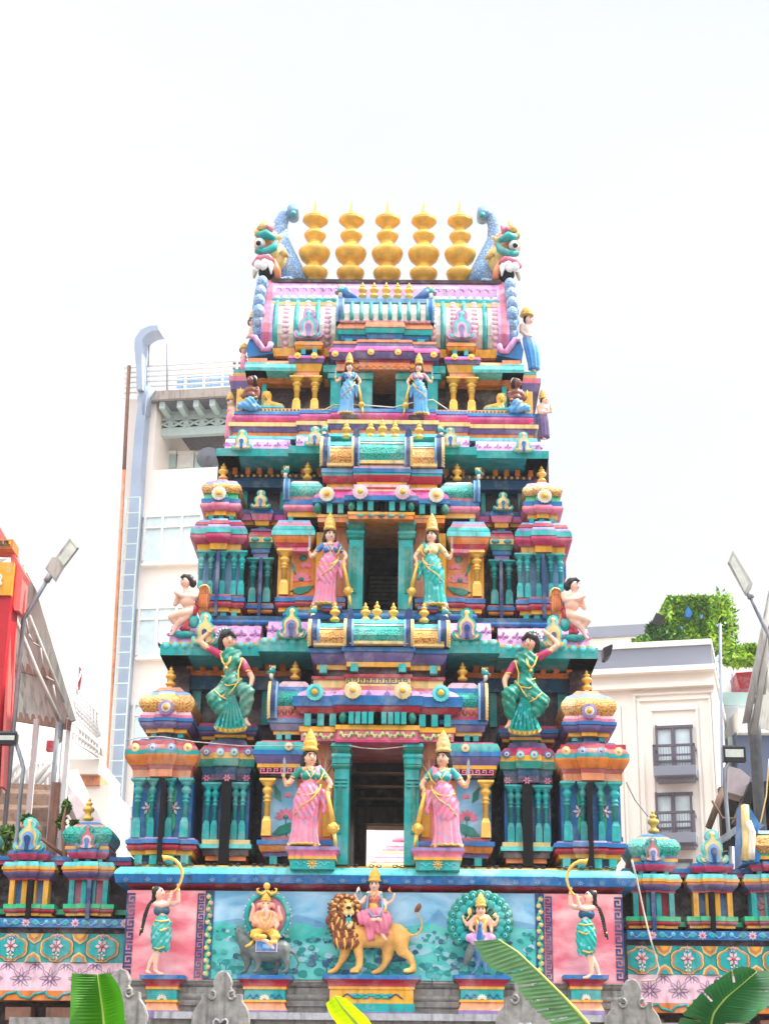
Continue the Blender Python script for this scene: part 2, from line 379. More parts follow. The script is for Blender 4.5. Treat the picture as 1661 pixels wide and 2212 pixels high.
for i in range(24):
    xc = -3.05 + 6.1*(i + .5)/24
    for a in range(4):
        c_, s_ = math.cos(a*math.pi/4), math.sin(a*math.pi/4)
        yy = -.17 if abs(xc) < 2.12 else -.115
        mb.plate([(xc - c_*.05, zz - s_*.04), (xc - s_*.006, zz + c_*.006), (xc + c_*.05, zz + s_*.04), (xc + s_*.006, zz - c_*.006)], yy, yy + .02, 'U')
mb.build('main_cornice', tower)
# pedestals carrying the frieze figures
def pedestal(px, hw, kind):
    mb = MB()
    rows = [(2116, 0, -1, 'l', 'B'), (2131, -3, -13, 'c', 'R'), (2137, -14, -14, 'l', 'Y')]
    mid = {'t': [(2160, -17, -17, 'l', 'T'), (2165, -14, -14, 'l', 'Y'), (2183, -17, -11, 'p', 'F'), (2200, -11, -11, 'l', 'I')],
           'o': [(2168, -17, -17, 'l', 'Y'), (2186, -14, -14, 'l', 'T'), (2200, -11, -11, 'l', 'I')]}[kind]
    stack(mb, px, hw, -.32, .5, 2107, rows + mid)
    c = at(px, 2152, -.34); y = -.32 + .012 + 17*sc_at(px, 2150, -.32) - .02
    r = .065
    if kind == 't': lotus(mb, c.x, c.z - .03, y, r, 'W', 'Q')
    w = hw*sc_at(px, 2150, -.32)*.62
    for e in (-1, 1):
        if hw > 52: mb.tube([(c.x + e*(r*1.1 + (w - r)*t/10), y, c.z + .025*math.sin(t*1.1)) for t in range(11)], .009, 'B' if kind == 't' else 'J', n=5)
        if kind == 'o':
            for t in range(5): mb.ball((c.x + e*(r*.4 + w*.62*t/5), y, c.z + .012*(-1)**t), (.05, .012, .02), 'T', 7, 4)
    mb.build('pedestal', tower)
pedestal(347, 49, 't'); pedestal(570, 61, 't'); pedestal(802, 108, 'o'); pedestal(1042, 63, 't'); pedestal(1268, 49, 't')
mb = MB()       # grey stone mouldings below the panels
cstack(mb, 540, .02, 4, 2117, [(2124, 6, 8, 'l', 'stone'), (2136, 4, -4, 'r', 'stone'), (2150, 0, 0, 'l', 'stone'), (2164, 4, 4, 'r', 'stone'), (2176, 8, 8, 'l', 'stone'), (2195, 4, 4, 'l', 'stone')])
mb.build('stone_plinth', tower)

# --- core of the storeys
S = 1
def core(u, v1, v0, y0, y1, k):
    mb = MB(); x = u*sc_at(830, (v1 + v0)/2, y0); mb.box(-x, x, y0, y1, Z(v0, y0), Z(v1, y0), k); return mb
YA, Yb, YC = 1.25, 1.65, 1.85
dx = X(748, 1740, .2)                     # half width of the passage
zf = Z(1872, 0, 500)
zA = Z(1400, YA)
for S in (1, -1):
    mb = MB(); xa = X(418, 1600, YA)
    mb.box(xa, dx, YA, 4.4, zf, zA, 'K'); mb.build('storey_wall', tower)
S = 1
mb = MB(); zl = Z(1604, .2)
mb.box(dx + .01, -dx - .01, .16, 4.4, zl - .012, zl + .02, 'K'); mb.box(dx, -dx, YA - .25, 4.4, zl + .02, zA, 'K'); mb.build('passage_lintel', tower)
mb = MB(); zo = Z(1783, 4.0)
for i in range(3): m_ = MB(); m_.box(dx, -dx, 3.2 - i*.9, 3.35 - i*.9, zl - .12, zl, 'K'); m_.build('passage_beam', tower)
mb.box(dx, -dx, 4.0, 4.4, zo, zl, 'K'); mb.box(dx, dx + .16, 3.95, 4.4, zf, zo, 'stone')
mb.box(dx, -dx, 3.9, 4.0, Z(1780, 3.95), Z(1745, 3.95), 'stone')
mb.build('passage_end', tower)
xa = 366*sc_at(830, 1250, Yb); xd = X(786, 1200, .9)
for S in (1, -1): mb = MB(); mb.box(-xa, xd, Yb - .3, 4.1, zA, Z(1118, .9), 'K'); mb.build('storey_wall', tower)
S = 1
mb = MB(); mb.box(-xa, xa, Yb, 4.1, Z(1118, .9), Z(985, Yb), 'K'); mb.box(-xa + .1, xa - .1, 3.2, 4.0, zA, Z(1118, .9), 'K'); mb.build('storey_wall', tower)
xa = 292*sc_at(830, 850, YC); xd = X(805, 850, 1.6)
for S in (1, -1): mb = MB(); mb.box(-xa, xd, YC, 3.8, Z(985, Yb), Z(798, 1.6), 'K'); mb.build('storey_wall', tower)
S = 1
mb = MB(); mb.box(-xa, xa, YC, 3.8, Z(798, 1.6), Z(790, YC) + .15, 'K'); mb.box(-xa + .1, xa - .1, 3.3, 3.7, Z(985, Yb), Z(798, 1.6), 'K'); mb.build('storey_wall', tower)

# ================================================================ storey A
for S in (1, -1):
    # corner pavilion
    mb = MB()
    stack(mb, 350, 72, .15, 1.3, 1592, [(1600, -22, -12, 'l', 'V'), (1611, -6, -3, 'l', 'R'), (1622, 0, 6, 'q', 'E'), (1632, 8, 8, 'l', 'T'),
          (1653, 8, -2, 'p', 'O'), (1662, -4, -8, 'l', 'E'), (1678, -9, -10, 'l', 'F')], mids=[(30, .07)])
    stack(mb, 350, 64, .34, 1.1, 1678, [(1812, 0, 0, 'l', 'B')])
    stack(mb, 348, 72, .15, 1.3, 1810, [(1815, -2, 2, 'l', 'I'), (1824, 6, 6, 'l', 'B'), (1838, 0, 0, 'r', 'R'), (1847, -4, -6, 'l', 'Y'), (1867, -16, -16, 'l', 'J')], mids=[(36, .05)])
    for q in (298, 330, 366, 398): ubox(mb, q - 8, q + 8, 1848, 1868, .12, .5, 'T')
    # black strip down the middle, the gap's shade put in as colour
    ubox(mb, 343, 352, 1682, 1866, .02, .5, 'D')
    for e in (-1, 1):      # white flower with feathered leaves on the blue
        c = at(347.5 + e*27, 1746, .33); flower(mb, c.x, c.z, .33, .09, 'W', 6, 'X', .2)
        for g in (-1, 1):
            mb.plate([(c.x - .02, c.z + g*.07), (c.x - .035 - e*.02, c.z + g*.2), (c.x - e*.01, c.z + g*.33), (c.x + .035, c.z + g*.2), (c.x + .02, c.z + g*.07)], .322, .34, 'H')
    cs = mb.build('corner_pavilion', tower)
    for q in (297, 328, 366, 400): column(cs, q, 1683, 1811, .24 if q in (328, 366) else .18, 8.5 if q in (328, 366) else 10.5, 'T')
    for i, q in enumerate((292, 330, 370, 406)): medallion(cs, q, 1615, -.115 if i in (1, 2) else -.045, 9, 'Q' if i in (0, 3) else 'U', 'W', 'Y' if i in (0, 3) else 'I')
    mb = MB()
    stack(mb, 361, 48, .22, .75, 1479, [(1489, -26, -16, 'l', 'F'), (1494, -16, -8, 'l', 'I'), (1502, -8, 2, 'q', 'U'), (1540, 2, 2, 'r', 'Yr'), (1547, 4, 6, 'l', 'X'), (1554, 8, 8, 'q', 'P'),
          (1561, 11, 11, 'l', 'B'), (1575, 8, 0, 'r', 'V'), (1583, -4, -4, 'l', 'Y'), (1594, -14, -14, 'l', 'J')], mids=[(19, .05)])
    for q in (332, 361, 390): ubox(mb, q - 6, q + 6, 1582, 1594, .27, .5, 'T')
    dm = mb.build('pavilion_roof', tower)
    finial(dm, 368, 1439, 1482, .55, 12); medallion(dm, 359, 1529, .1, 16, 'I', 'W', 'Y')
    # side pavilion seen edge-on
    mb = MB(); xs = X(276, 1700, .3)
    for (v1, v0, o, k) in ((1600, 1640, .12, 'R'), (1640, 1680, .06, 'O'), (1690, 1800, -.03, 'B'), (1800, 1825, .04, 'B'), (1825, 1850, .0, 'R')):
        mb.box(xs - o - .1, xs + 1, 1.8, 2.9, Z(v0, 1.8, 300), Z(v1, 1.8, 300), k)
    mb.build('side_pavilion', tower)
    # secondary pavilion
    mb = MB()
    stack(mb, 490, 52, .38, 1., 1597, [(1611, -14, -8, 'l', 'V'), (1630, -2, 8, 'q', 'C'), (1642, 10, 10, 'l', 'Y'), (1658, 10, 8, 'p', 'G'), (1674, 2, -2, 'p', 'J'), (1687, 0, 0, 'l', 'Z')], mids=[(22, .06)])
    stack(mb, 488, 50, .5, .5, 1687, [(1817, 0, 0, 'l', 'B')])
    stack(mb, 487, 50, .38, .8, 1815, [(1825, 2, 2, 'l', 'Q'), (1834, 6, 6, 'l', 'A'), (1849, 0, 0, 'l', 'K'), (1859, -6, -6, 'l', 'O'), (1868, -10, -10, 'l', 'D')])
    for q, e in ((446, 0), (490, 1), (532, 0)): c = at(q, 1681, .38 - .06*e - .02); flower(mb, c.x, c.z, .38 - .075*e, .05, 'P', 6)
    ubox(mb, 475, 496, 1688, 1867, .3, .6, 'D')  # black strip stands in for the shade between the column pairs
    cs = mb.build('inner_pavilion', tower)
    for q in (447, 464, 507, 524): column(cs, q, 1692, 1816, .42, 8.5, 'T')
    for i, q in enumerate((446, 476, 506, 536)): medallion(cs, q, 1625, .245 if i in (1, 2) else .31, 8, 'B' if i in (0, 3) else 'A', 'W', 'I')
    mb = MB()      # wall top behind the reclining lady
    stack(mb, 492, 62, .6, .5, 1563, [(1570, 0, 0, 'l', 'C'), (1579, 3, 3, 'l', 'B'), (1590, 0, -4, 'r', 'V'), (1597, -6, -6, 'l', 'Y')])
    stack(mb, 498, 32, .5, .5, 1570, [(1579, 0, 0, 'l', 'B'), (1588, 0, -2, 'r', 'V'), (1594, 2, 2, 'l', 'Y'), (1604, -4, -4, 'l', 'G')])
    mb.build('roof_band', tower)
    mb = MB(); ubox(mb, 415, 433, 1490, 1566, 1.17, 1.4, 'T'); ubox(mb, 565, 580, 1490, 1566, 1.17, 1.4, 'T'); ubox(mb, 408, 650, 1460, 1490, 1.1, 1.4, 'J'); ubox(mb, 405, 650, 1449, 1460, 1.06, 1.4, 'O')
    for q in (412, 440, 468, 496, 524, 552, 580, 612, 640):
        c = at(q, 1450, 1.1); s = sc_at(q, 1440, 1.); z1 = Z(1412, .9, q); z0 = Z(1452, 1.07, q)
        mb.sweepx(c.x - 6*s, c.x + 6*s, [(.7, z1), (1.3, z1), (1.3, z0), (1.05, z0), (.9, z0 + .08)], 'O')
    mb.build('eave_bracket', tower)
    mb = MB(); ubox(mb, 362, 410, 1418, 1500, 1.0, 1.4, 'K'); mb.build('eave_corner', tower)
    # gabled half-barrel roof beside the central bay
    mb = MB()
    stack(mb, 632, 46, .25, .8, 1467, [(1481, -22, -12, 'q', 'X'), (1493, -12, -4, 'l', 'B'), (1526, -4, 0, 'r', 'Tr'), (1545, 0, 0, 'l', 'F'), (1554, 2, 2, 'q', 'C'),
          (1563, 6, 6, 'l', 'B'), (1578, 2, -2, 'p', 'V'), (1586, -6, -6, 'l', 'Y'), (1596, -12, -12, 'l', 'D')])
    for q in (603, 622): ubox(mb, q - 6, q + 6, 1585, 1598, .24, .5, 'T')
    for q in (602, 615, 628, 641): c = at(q, 1536, .24); mb.ball((c.x, .235, c.z), (.035, .02, .045), 'E', 8, 5)
    gb = mb.build('barrel_roof', tower)
    finial(gb, 637, 1427, 1468, .5, 12)
    mb = MB(); a = at(590, 1500, .1)
    def arch_band(mb, px, wpx, va, vb, Y, bulge, k, ke, horn=24, lean=0):
        s = sc_at(px, (va + vb)/2, Y); x = X(px, (va + vb)/2, Y); w = wpx*s/2; za = Z(va, Y, px); zb = Z(vb, Y, px); n = 12
        prof_ = []
        for i in range(n + 1):
            t = i/n; prof_.append((Y - bulge*math.sin(math.pi*(.12 + .8*t))*(1 if t < .6 else 1 - (t - .6)*.5), zb + (za - zb)*t))
        for dxx, ww, kk, dy in ((0, w, k, 0), (-w*.75, w*.3, ke, -.02), (w*.8, w*.22, 'U', -.01)):
            mb.loft([[(x + dxx - ww + lean*s*(z - zb), y + dy, z), (x + dxx + ww + lean*s*(z - zb), y + dy, z), (x + dxx + ww, y + .3, z), (x + dxx - ww, y + .3, z)] for y, z in prof_], kk)
        for i in range(n): y, z = prof_[i]; mb.ball((x - w*.95, y - .01, z), w*.22, ke, 6, 4)
        yt, zt_ = prof_[-1]; h = horn*s
        mb.loft([[(x - w*f, yt + .02, zt_ + h*g), (x + w*f, yt + .02, zt_ + h*g), (x + w*f, yt + .16, zt_ + h*g), (x - w*f, yt + .16, zt_ + h*g)] for f, g in ((1, -.1), (.9, .3), (.7, .7), (.35, 1))], k)
    def yali(mb, px, v, Y, r, face=-1, back=None):
        """small horned guardian head looking outwards"""
        c = at(px, v, Y); s = sc_at(px, v, Y)*r; P = lambda a, b, d=0: (c.x + a*s*-face*-1, Y + d*s, c.z + b*s)
        mb.ball(P(0, .1), (s*.75, s*.6, s*.7), 'T', 10, 7); mb.ball(P(.7, -.25), (s*.5, s*.45, s*.32), 'G', 9, 6)
        mb.ball(P(.75, -.55), (s*.38, s*.35, s*.2), 'E', 8, 5); mb.ball(P(.3, .35, -.45), s*.22, 'white', 8, 6); mb.ball(P(.36, .35, -.62), s*.1, 'hair', 6, 4)
        mb.ball(P(-.25, .75), (s*.5, s*.4, s*.35), 'Q', 9, 6)
        for i in range(4): mb.tube([P(-.5 + .35*i, .8), P(-.6 + .35*i, 1.35)], [s*.16, s*.03], 'Q', n=5)
        mb.tube([P(.1, -.5), P(.15, -1.1), P(-.1, -1.6)], [s*.5, s*.4, s*.3], 'W', n=8)
    arch_band(mb, 590, 20, 1474, 1554, .22, .12, 'N', 'Q', horn=6); yali(mb, 588, 1451, .3, 11)
    mb.build('gable_arch', gb)
    # eave of the storey
    mb = MB(); xe = X(347, 1405, .45); s = sc_at(450, 1400, .45)
    for xa, xb, Y, v0 in ((347, 562, .42, 0), (560, 684, .3, -10)):
        x0, x1 = X(xa, 1400, .45), X(xb, 1400, .45)
        z = lambda v: Z(v + v0, Y, 450); zy = lambda v, d: Z(v + v0, Y + d, 450)
        mb.sweepx(x0, x1, [(Y, z(1416)), (Y - .01, z(1393)), (Y + .9, z(1393)), (Y + .9, z(1416))], 'T')
        mb.sweepx(x0 + .02, x1 - .01, [(Y + .02, z(1393)), (Y + .02, z(1387)), (Y + .6, z(1387)), (Y + .6, z(1393))], 'Y')
        mb.sweepx(x0 + .1, x1 - .01, [(Y + .04, z(1387)), (Y + .06, zy(1378, .06)), (Y + .1, zy(1368, .1)), (Y + .17, zy(1358, .17)), (Y + .26, zy(1352, .26)), (Y + 1., zy(1352, .26)), (Y + 1., z(1387))], 'L')
        for i in range(int((xb - xa)/30)):
            q = xa + 28 + i*30 - (4 if v0 == 0 else 0)
            c = at(q, 1370 + v0, Y + .06); flower(mb, c.x, c.z, Y + .068, .07, 'L2', 4, None, .26, .05)
            c = at(q + 15, 1381 + v0, Y + .04); flower(mb, c.x, c.z, Y + .045, .035, 'L2', 5, None, .3, .03)
        for i in range(int((xb - xa)/20)): c = at(xa + 12 + i*20, 1398 + v0, Y); mb.lathe((c.x, Y - .008, c.z + .02), [(.045, -.01), (.045, .004)], 'A', n=12, axis='y')
    # side returns
    mb.box(xe, xe + .35, .43, 4.6, Z(1416, .42, 450), Z(1393, .42, 450), 'T'); mb.box(xe + .1, xe + .5, .5, 4.5, Z(1393, .42, 450), Z(1360, .42, 450), 'L')
    ev = mb.build('storey_eave', tower)
    gable(ev, 629, 1311, 1380, .26, 32, ('T', 'Q', 'I', 'N')); gable(ev, 442, 1323, 1393, .38, 29, ('A', 'Q', 'Q', 'N'))
    # outer part of the central bay
    mb = MB()
    stack(mb, 610, 56, .12, 1., 1598, [(1603, -10, -4, 'l', 'C'), (1622, 0, 6, 'q', 'T'), (1632, 8, 8, 'l', 'B'), (1650, 6, -2, 'p', 'V'), (1658, -2, -2, 'l', 'Y'), (1675, -8, -8, 'l', 'K')])
    c0, c1 = at(562, 1667, .14), at(650, 1667, .14); greek(mb, c0.x, c1.x, Z(1674, .14, 600), Z(1660, .14, 600), .11 + .03, 'P')
    ubox(mb, 566, 722, 1675, 1812, .36, .9, 'J')
    ubox(mb, 583, 640, 1680, 1808, .33, .4, 'bluesky'); ubox(mb, 640, 722, 1600, 1810, .34, .6, 'F')
    ubox(mb, 698, 716, 1700, 1808, .28, .4, 'Y')
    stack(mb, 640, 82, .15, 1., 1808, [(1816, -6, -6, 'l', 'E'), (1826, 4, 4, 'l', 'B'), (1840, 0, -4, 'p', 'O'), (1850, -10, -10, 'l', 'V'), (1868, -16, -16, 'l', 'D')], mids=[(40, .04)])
    for q in (590, 620): ubox(mb, q - 8, q + 8, 1850, 1868, .2, .5, 'T')
    c = at(617, 1768, .33); lotus(mb, c.x, c.z, .33, .14, 'P', 'G'); mb.tube([(c.x, .325, c.z), (c.x + .02, .325, c.z - .25)], .008, 'G', n=5)
    c = at(622, 1722, .33); lotus(mb, c.x, c.z, .33, .06, 'P'); c = at(598, 1715, .33)
    mb.plate([(c.x - .03, c.z + .1), (c.x + .05, c.z + .02), (c.x + .06, c.z - .1), (c.x - .02, c.z - .05)], .32, .34, 'G')
    c = at(612, 1795, .33); mb.plate([(c.x - .13, c.z - .04), (c.x - .05, c.z + .05), (c.x + .08, c.z + .1), (c.x + .14, c.z + .09), (c.x + .08, c.z - .02), (c.x - .04, c.z - .06)], .315, .34, 'G')
    for i in range(6):
        a = .5 + i*.42; c = at(700, 1660, .33); mb.tube([(c.x, .33, c.z - .1), (c.x + .12*math.cos(a), .33, c.z + .13*math.sin(a))], [.02, .012], 'P' if i % 2 else 'Q', n=5)
    ob = mb.build('statue_niche', tower)
    column(ob, 577, 1684, 1807, .2, 11.5, 'gold'); medallion(ob, 624, 1613, .06, 8.5, 'Q', 'W', 'P')
    # door jamb
    mb = MB(); ubox(mb, 721, 753, 1604, 1868, .12, .9, 'T'); ubox(mb, 728, 738, 1690, 1800, .1, .2, 'G')
    stack(mb, 737, 15, .12, .5, 1606, [(1614, 6, 8, 'l', 'T'), (1628, 6, 0, 'p', 'G'), (1640, 3, 4, 'r', 'T'), (1650, 4, 4, 'l', 'T'), (1662, 2, 0, 'r', 'G')])
    for v in (1680, 1688, 1696): ubox(mb, 722, 750, v, v + 4, .095, .2, 'T')
    mb.build('door_jamb', tower)
    # statue pedestal
    mb = MB(); stack(mb, 674, 54, -.28, .5, 1830, [(1837, 4, 4, 'l', 'I'), (1850, 3, -2, 'c', 'P'), (1856, -2, -2, 'l', 'Y'), (1877, -6, -6, 'l', 'T')])
    c = at(674, 1866, -.26); flower(mb, c.x, c.z, -.25, .07, 'Q', 10, 'Y', .1)
    for e in (-1, 1): mb.tube([(c.x + e*(.08 + .13*t/8), -.255, c.z + .018*math.sin(t*1.2)) for t in range(9)], .006, 'A', n=4)
    mb.build('statue_pedestal', tower)
    # cream-gold arched bands of the central vault
S = 1
# central bay, storey A (outer then inner steps)
def central(rows_out, rows_in, uo, ui, Yo, Yi, v_out, v_in, dep=1.2, name='central_cornice'):
    mb = MB(); cstack(mb, uo, Yo, dep, v_out, rows_out); cstack(mb, ui, Yi, dep, v_in, rows_in); return mb
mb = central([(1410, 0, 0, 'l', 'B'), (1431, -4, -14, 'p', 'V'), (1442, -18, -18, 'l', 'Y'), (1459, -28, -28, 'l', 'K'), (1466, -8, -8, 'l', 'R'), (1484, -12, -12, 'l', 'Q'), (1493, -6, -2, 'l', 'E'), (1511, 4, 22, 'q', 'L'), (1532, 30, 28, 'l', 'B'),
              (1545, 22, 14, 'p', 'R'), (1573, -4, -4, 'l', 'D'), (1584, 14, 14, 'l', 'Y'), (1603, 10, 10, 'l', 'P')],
             [(1406, 0, 0, 'l', 'B'), (1427, -4, -10, 'p', 'V'), (1437, -10, -10, 'l', 'Y'), (1454, -20, -20, 'l', 'K'), (1461, -6, -6, 'l', 'R'), (1480, -10, -10, 'l', 'Q'), (1491, -4, 0, 'l', 'E'), (1506, 2, 12, 'q', 'L'), (1526, 18, 16, 'l', 'B'),
              (1541, 12, 6, 'p', 'R'), (1568, -8, -8, 'l', 'D'), (1578, 10, 10, 'l', 'Y'), (1600, 6, 6, 'l', 'P'), (1605, 10, 10, 'l', 'C')],
             153, 80, .2, .1, 1401, 1397)
s = sc_at(830, 1470, .1)
for e in (-1, 1): greek(mb, e*145*s if e < 0 else 78*s, -78*s if e < 0 else 145*s, Z(1480, .2) , Z(1467, .2), .29, 'Z')
greek(mb, -68*s, 68*s, Z(1476, .1), Z(1463, .1), .165, 'Z')
for e in (-1, 1):
    for q in (56, 42, 28, 14, 0):
        x = e*q*s; mb.box(x - 5.5*s, x + 5.5*s, -.02, .3, Z(1567, .1), Z(1542, .1), 'T')
    for q in (150, 122, 96): mb.box(e*q*s - 7*s, e*q*s + 7*s, .1, .4, Z(1572, .2), Z(1546, .2), 'T')
    mb.ball((e*74*s, .08, Z(1552, .1)), (9*s, .1, 13*s), 'G', 8, 6)
    for q, kk in ((120, 'T'), (52, 'T')): mb.box(e*q*s - 8*s, e*q*s + 8*s, .16 if q > 80 else .08, .4, Z(1455, .2), Z(1438, .2), kk)
    for i in range(6): c = X(700, 1500, .1); mb.plate([((e*(20 + i*24)*s) - .03, Z(1500, .1)), ((e*(20 + i*24)*s), Z(1494, .1)), ((e*(20 + i*24)*s) + .03, Z(1500, .1)), ((e*(20 + i*24)*s), Z(1506, .1))], .02 if i < 3 else .1, .25, 'I')
scrolls(mb, -82*s, 82*s, Z(1589, .1), .1 - 8*s - .01, .085, 'S2', 10, .17); scrolls(mb, -160*s, -92*s, Z(1594, .2), .2 - 12*s - .01, .085, 'S2', 4, .17); scrolls(mb, 92*s, 160*s, Z(1594, .2), .2 - 12*s - .01, .085, 'S2', 4, .17)
cb = mb.build('central_cornice', tower)
for S in (1, -1): medallion(cb, 680, 1496, .0, 18, 'A', 'T', 'Y'); medallion(cb, 762, 1492, -.06, 18, 'Q', 'W', 'Y')
S = 1
def vault(Y, px_o, px_i, va, vb, colside, ucen, uside, vf, fxs, arch_w=24, base=0, v_fin=(1300, 1342), fw=11.5, hd=11):
    """row of small barrel vaults with horned arches, built about the axis"""
    global S
    S = 1
    s = sc_at(830, va, Y)
    mb = MB(); H = Z(va, Y) - Z(vb, Y); z0 = Z(vb, Y)
    def brl(x0, x1, y, k, h=1., zoff=0):
        P = [(y + .02, 0), (y - .1, .12), (y - .14, .35), (y - .12, .6), (y - .02, .85), (y + .1, 1.), (y + .5, 1.), (y + .5, 0)]
        mb.sweepx(x0, x1, [(a, z0 + zoff + b*H*h*.8) for a, b in P], k)
        mb.sweepx(x0, x1, [(y - .03, z0 + H*h*.7 + zoff), (y + .02, z0 + H*h*.8 + zoff), (y + .5, z0 + H*h*.8 + zoff), (y + .5, z0 + H*h*.7 + zoff)], 'W')
        mb.sweepx(x0, x1, [(y, z0 + H*h*.8 + zoff), (y + .05, z0 + H*h*.98 + zoff), (y + .5, z0 + H*h*.98 + zoff), (y + .5, z0 + H*h*.8 + zoff)], 'A')
        mb.sweepx(x0, x1, [(y - .1, z0 + zoff), (y - .1, z0 + H*.12 + zoff), (y + .4, z0 + H*.12 + zoff), (y + .4, z0 + zoff)], 'Q')
    brl(-ucen*s, ucen*s, Y - .08, 'Tr', 1.08); brl(-uside*s, -ucen*s, Y + .02, 'Yr'); brl(ucen*s, uside*s, Y + .02, 'Yr')
    vt = mb.build('vaulted_roof', tower)
    for S in (1, -1):
        mb = MB(); arch_band(mb, px_o, arch_w, va - 2, vb, Y + .02, .17, 'N', 'Q', horn=arch_w*.5); yali(mb, px_o - 2, va - hd*1.9, Y + .1, hd)
        mb.build('gable_arch', vt)
        mb = MB(); arch_band(mb, px_i, arch_w*.85, va - 3, vb, Y - .09, .16, 'N', 'Q', horn=arch_w*1.1); mb.build('gable_arch', vt)
        for q in fxs: finial(vt, q, v_fin[0], v_fin[1], Y + .1, fw)
    S = 1
    finial(vt, 814 if va > 1200 else 826, v_fin[0] - 3, v_fin[1], Y + .02, fw); return vt
vault(.2, 679, 754, 1342, 1398, 'Yr', 62, 140, 0, (723, 789), v_fin=(1301, 1343))

# ================================================================ storey B
S = 1
mb = MB()        # walkway the second storey stands on
cstack(mb, 366, .75, 3.5, 1331, [(1341, 0, 0, 'l', 'J'), (1350, 3, 0, 'r', 'B'), (1358, -14, -14, 'l', 'K')], zpx=560)
cstack(mb, 205, .6, 3.5, 1316, [(1324, 0, 0, 'l', 'J'), (1336, 3, 0, 'r', 'B'), (1347, -6, -6, 'l', 'K')], zpx=560)
s = sc_at(560, 1354, .8)
for i in range(-15, 16): mb.box(i*24*s - 6*s, i*24*s + 6*s, .77, .9, Z(1358, .8, 560), Z(1351, .8, 560), 'Y')
mb.build('storey_base', tower)
for S in (1, -1):
    mb = MB()
    stack(mb, 474, 50, .8, 1.2, 1121, [(1127, -6, -2, 'l', 'U'), (1135, 0, 4, 'l', 'R'), (1145, 2, 8, 'q', 'I'), (1157, 10, 12, 'l', 'T'), (1175, 10, 2, 'r', 'C'), (1188, -2, -4, 'l', 'Y')], mids=[(20, .06)])
    stack(mb, 474, 46, .95, 1., 1188, [(1288, 0, 0, 'l', 'U')])
    stack(mb, 474, 50, .8, 1.2, 1286, [(1291, 0, 0, 'l', 'E'), (1300, 4, 4, 'l', 'B'), (1313, 0, 0, 'r', 'R'), (1322, -5, -5, 'l', 'Y'), (1332, -12, -12, 'l', 'J')], mids=[(24, .05)])
    for q in (440, 462, 482, 505): ubox(mb, q - 6, q + 6, 1321, 1332, .8, 1., 'T')
    ubox(mb, 465, 472, 1190, 1330, .7, .95, 'N')
    cs = mb.build('corner_pavilion', tower)
    for q in (434, 455, 481, 505, 522): column(cs, q, 1192, 1287, .86 if q in (455, 481) else .82, 7.5, 'T')
    mb = MB()
    stack(mb, 478, 36, .85, .7, 1033, [(1042, -14, -2, 'q', 'L'), (1047, -2, 2, 'l', 'U'), (1066, 2, 2, 'r', 'Yr'), (1079, -2, 2, 'l', 'H'), (1089, 6, 6, 'l', 'B'), (1104, 6, 2, 'r', 'P'), (1114, -4, -4, 'l', 'Y'), (1122, -10, -10, 'l', 'J')], mids=[(15, .05)])
    for q in (456, 478, 500): ubox(mb, q - 5, q + 5, 1113, 1122, .85, 1., 'T')
    dm = mb.build('pavilion_roof', tower); finial(dm, 482, 999, 1036, 1.1, 11); medallion(dm, 473, 1066, .74, 15, 'W', 'Q', 'Y')
    mb = MB(); xs = X(424, 1200, .9)
    for (v1, v0, o, k) in ((1135, 1160, .05, 'T'), (1160, 1185, .02, 'R'), (1190, 1240, -.02, 'U'), (1210, 1240, .1, 'B'), (1240, 1262, .08, 'R'), (1262, 1280, .04, 'Y')):
        mb.box(xs - o, xs + .6, 1.9, 2.9, Z(v0, 1.9, 420), Z(v1, 1.9, 420), k)
    mb.build('side_pavilion', tower)
    mb = MB()
    stack(mb, 564, 26, 1., .5, 1098, [(1108, -4, 0, 'l', 'B'), (1121, -2, -6, 'l', 'P'), (1131, -10, -12, 'l', 'Y'), (1140, -18, -18, 'l', 'T'), (1146, -6, -2, 'l', 'V'), (1153, -4, 0, 'l', 'R'), (1160, 0, 0, 'l', 'E'), (1171, 0, 0, 'l', 'Q'), (1183, -2, -4, 'p', 'G'), (1192, -6, -6, 'l', 'B'), (1203, -10, -10, 'l', 'I')])
    for e in (-1, 1): c = at(564 + e*13, 1165, .99); mb.ball((c.x, .99, c.z), (.055, .02, .03), 'T', 9, 5)
    stack(mb, 562, 26, 1.15, .4, 1203, [(1303, 0, 0, 'l', 'K')])
    stack(mb, 561, 28, 1., .5, 1303, [(1307, 0, 0, 'l', 'E'), (1315, 2, 2, 'l', 'B'), (1324, -3, -3, 'r', 'O'), (1332, -8, -8, 'l', 'D')])
    ubox(mb, 558, 565, 1204, 1330, .92, 1.2, 'N')
    cs = mb.build('inner_pavilion', tower)
    for q in (546, 577): column(cs, q, 1208, 1302, 1.04, 9, 'T')
    gable(cs, 563, 1059, 1099, .98, 22, ('T', 'Q', 'Q', 'B'))
    mb = MB()
    ubox(mb, 520, 534, 1053, 1101, 1.56, 1.8, 'T'); ubox(mb, 605, 614, 1053, 1101, 1.56, 1.8, 'T')
    ubox(mb, 525, 625, 1101, 1112, 1.22, 1.7, 'N'); ubox(mb, 522, 625, 1112, 1124, 1.16, 1.7, 'M'); ubox(mb, 525, 625, 1124, 1134, 1.2, 1.7, 'Y')
    ubox(mb, 502, 690, 1033, 1053, 1.42, 1.8, 'J'); ubox(mb, 502, 700, 1023, 1032, 1.4, 1.8, 'K')
    for q in range(510, 700, 13): c = at(q, 1027.5, 1.39); mb.ball((c.x, 1.39, c.z), .022, 'Q', 8, 5)
    for q in (508, 536, 560, 584, 612, 655, 690): ubox(mb, q - 5, q + 5, 998, 1023, 1.36, 1.7, 'O'); ubox(mb, q - 5.5, q + 5.5, 1003, 1006, 1.35, 1.4, 'K')
    mb.build('eave_bracket', tower)
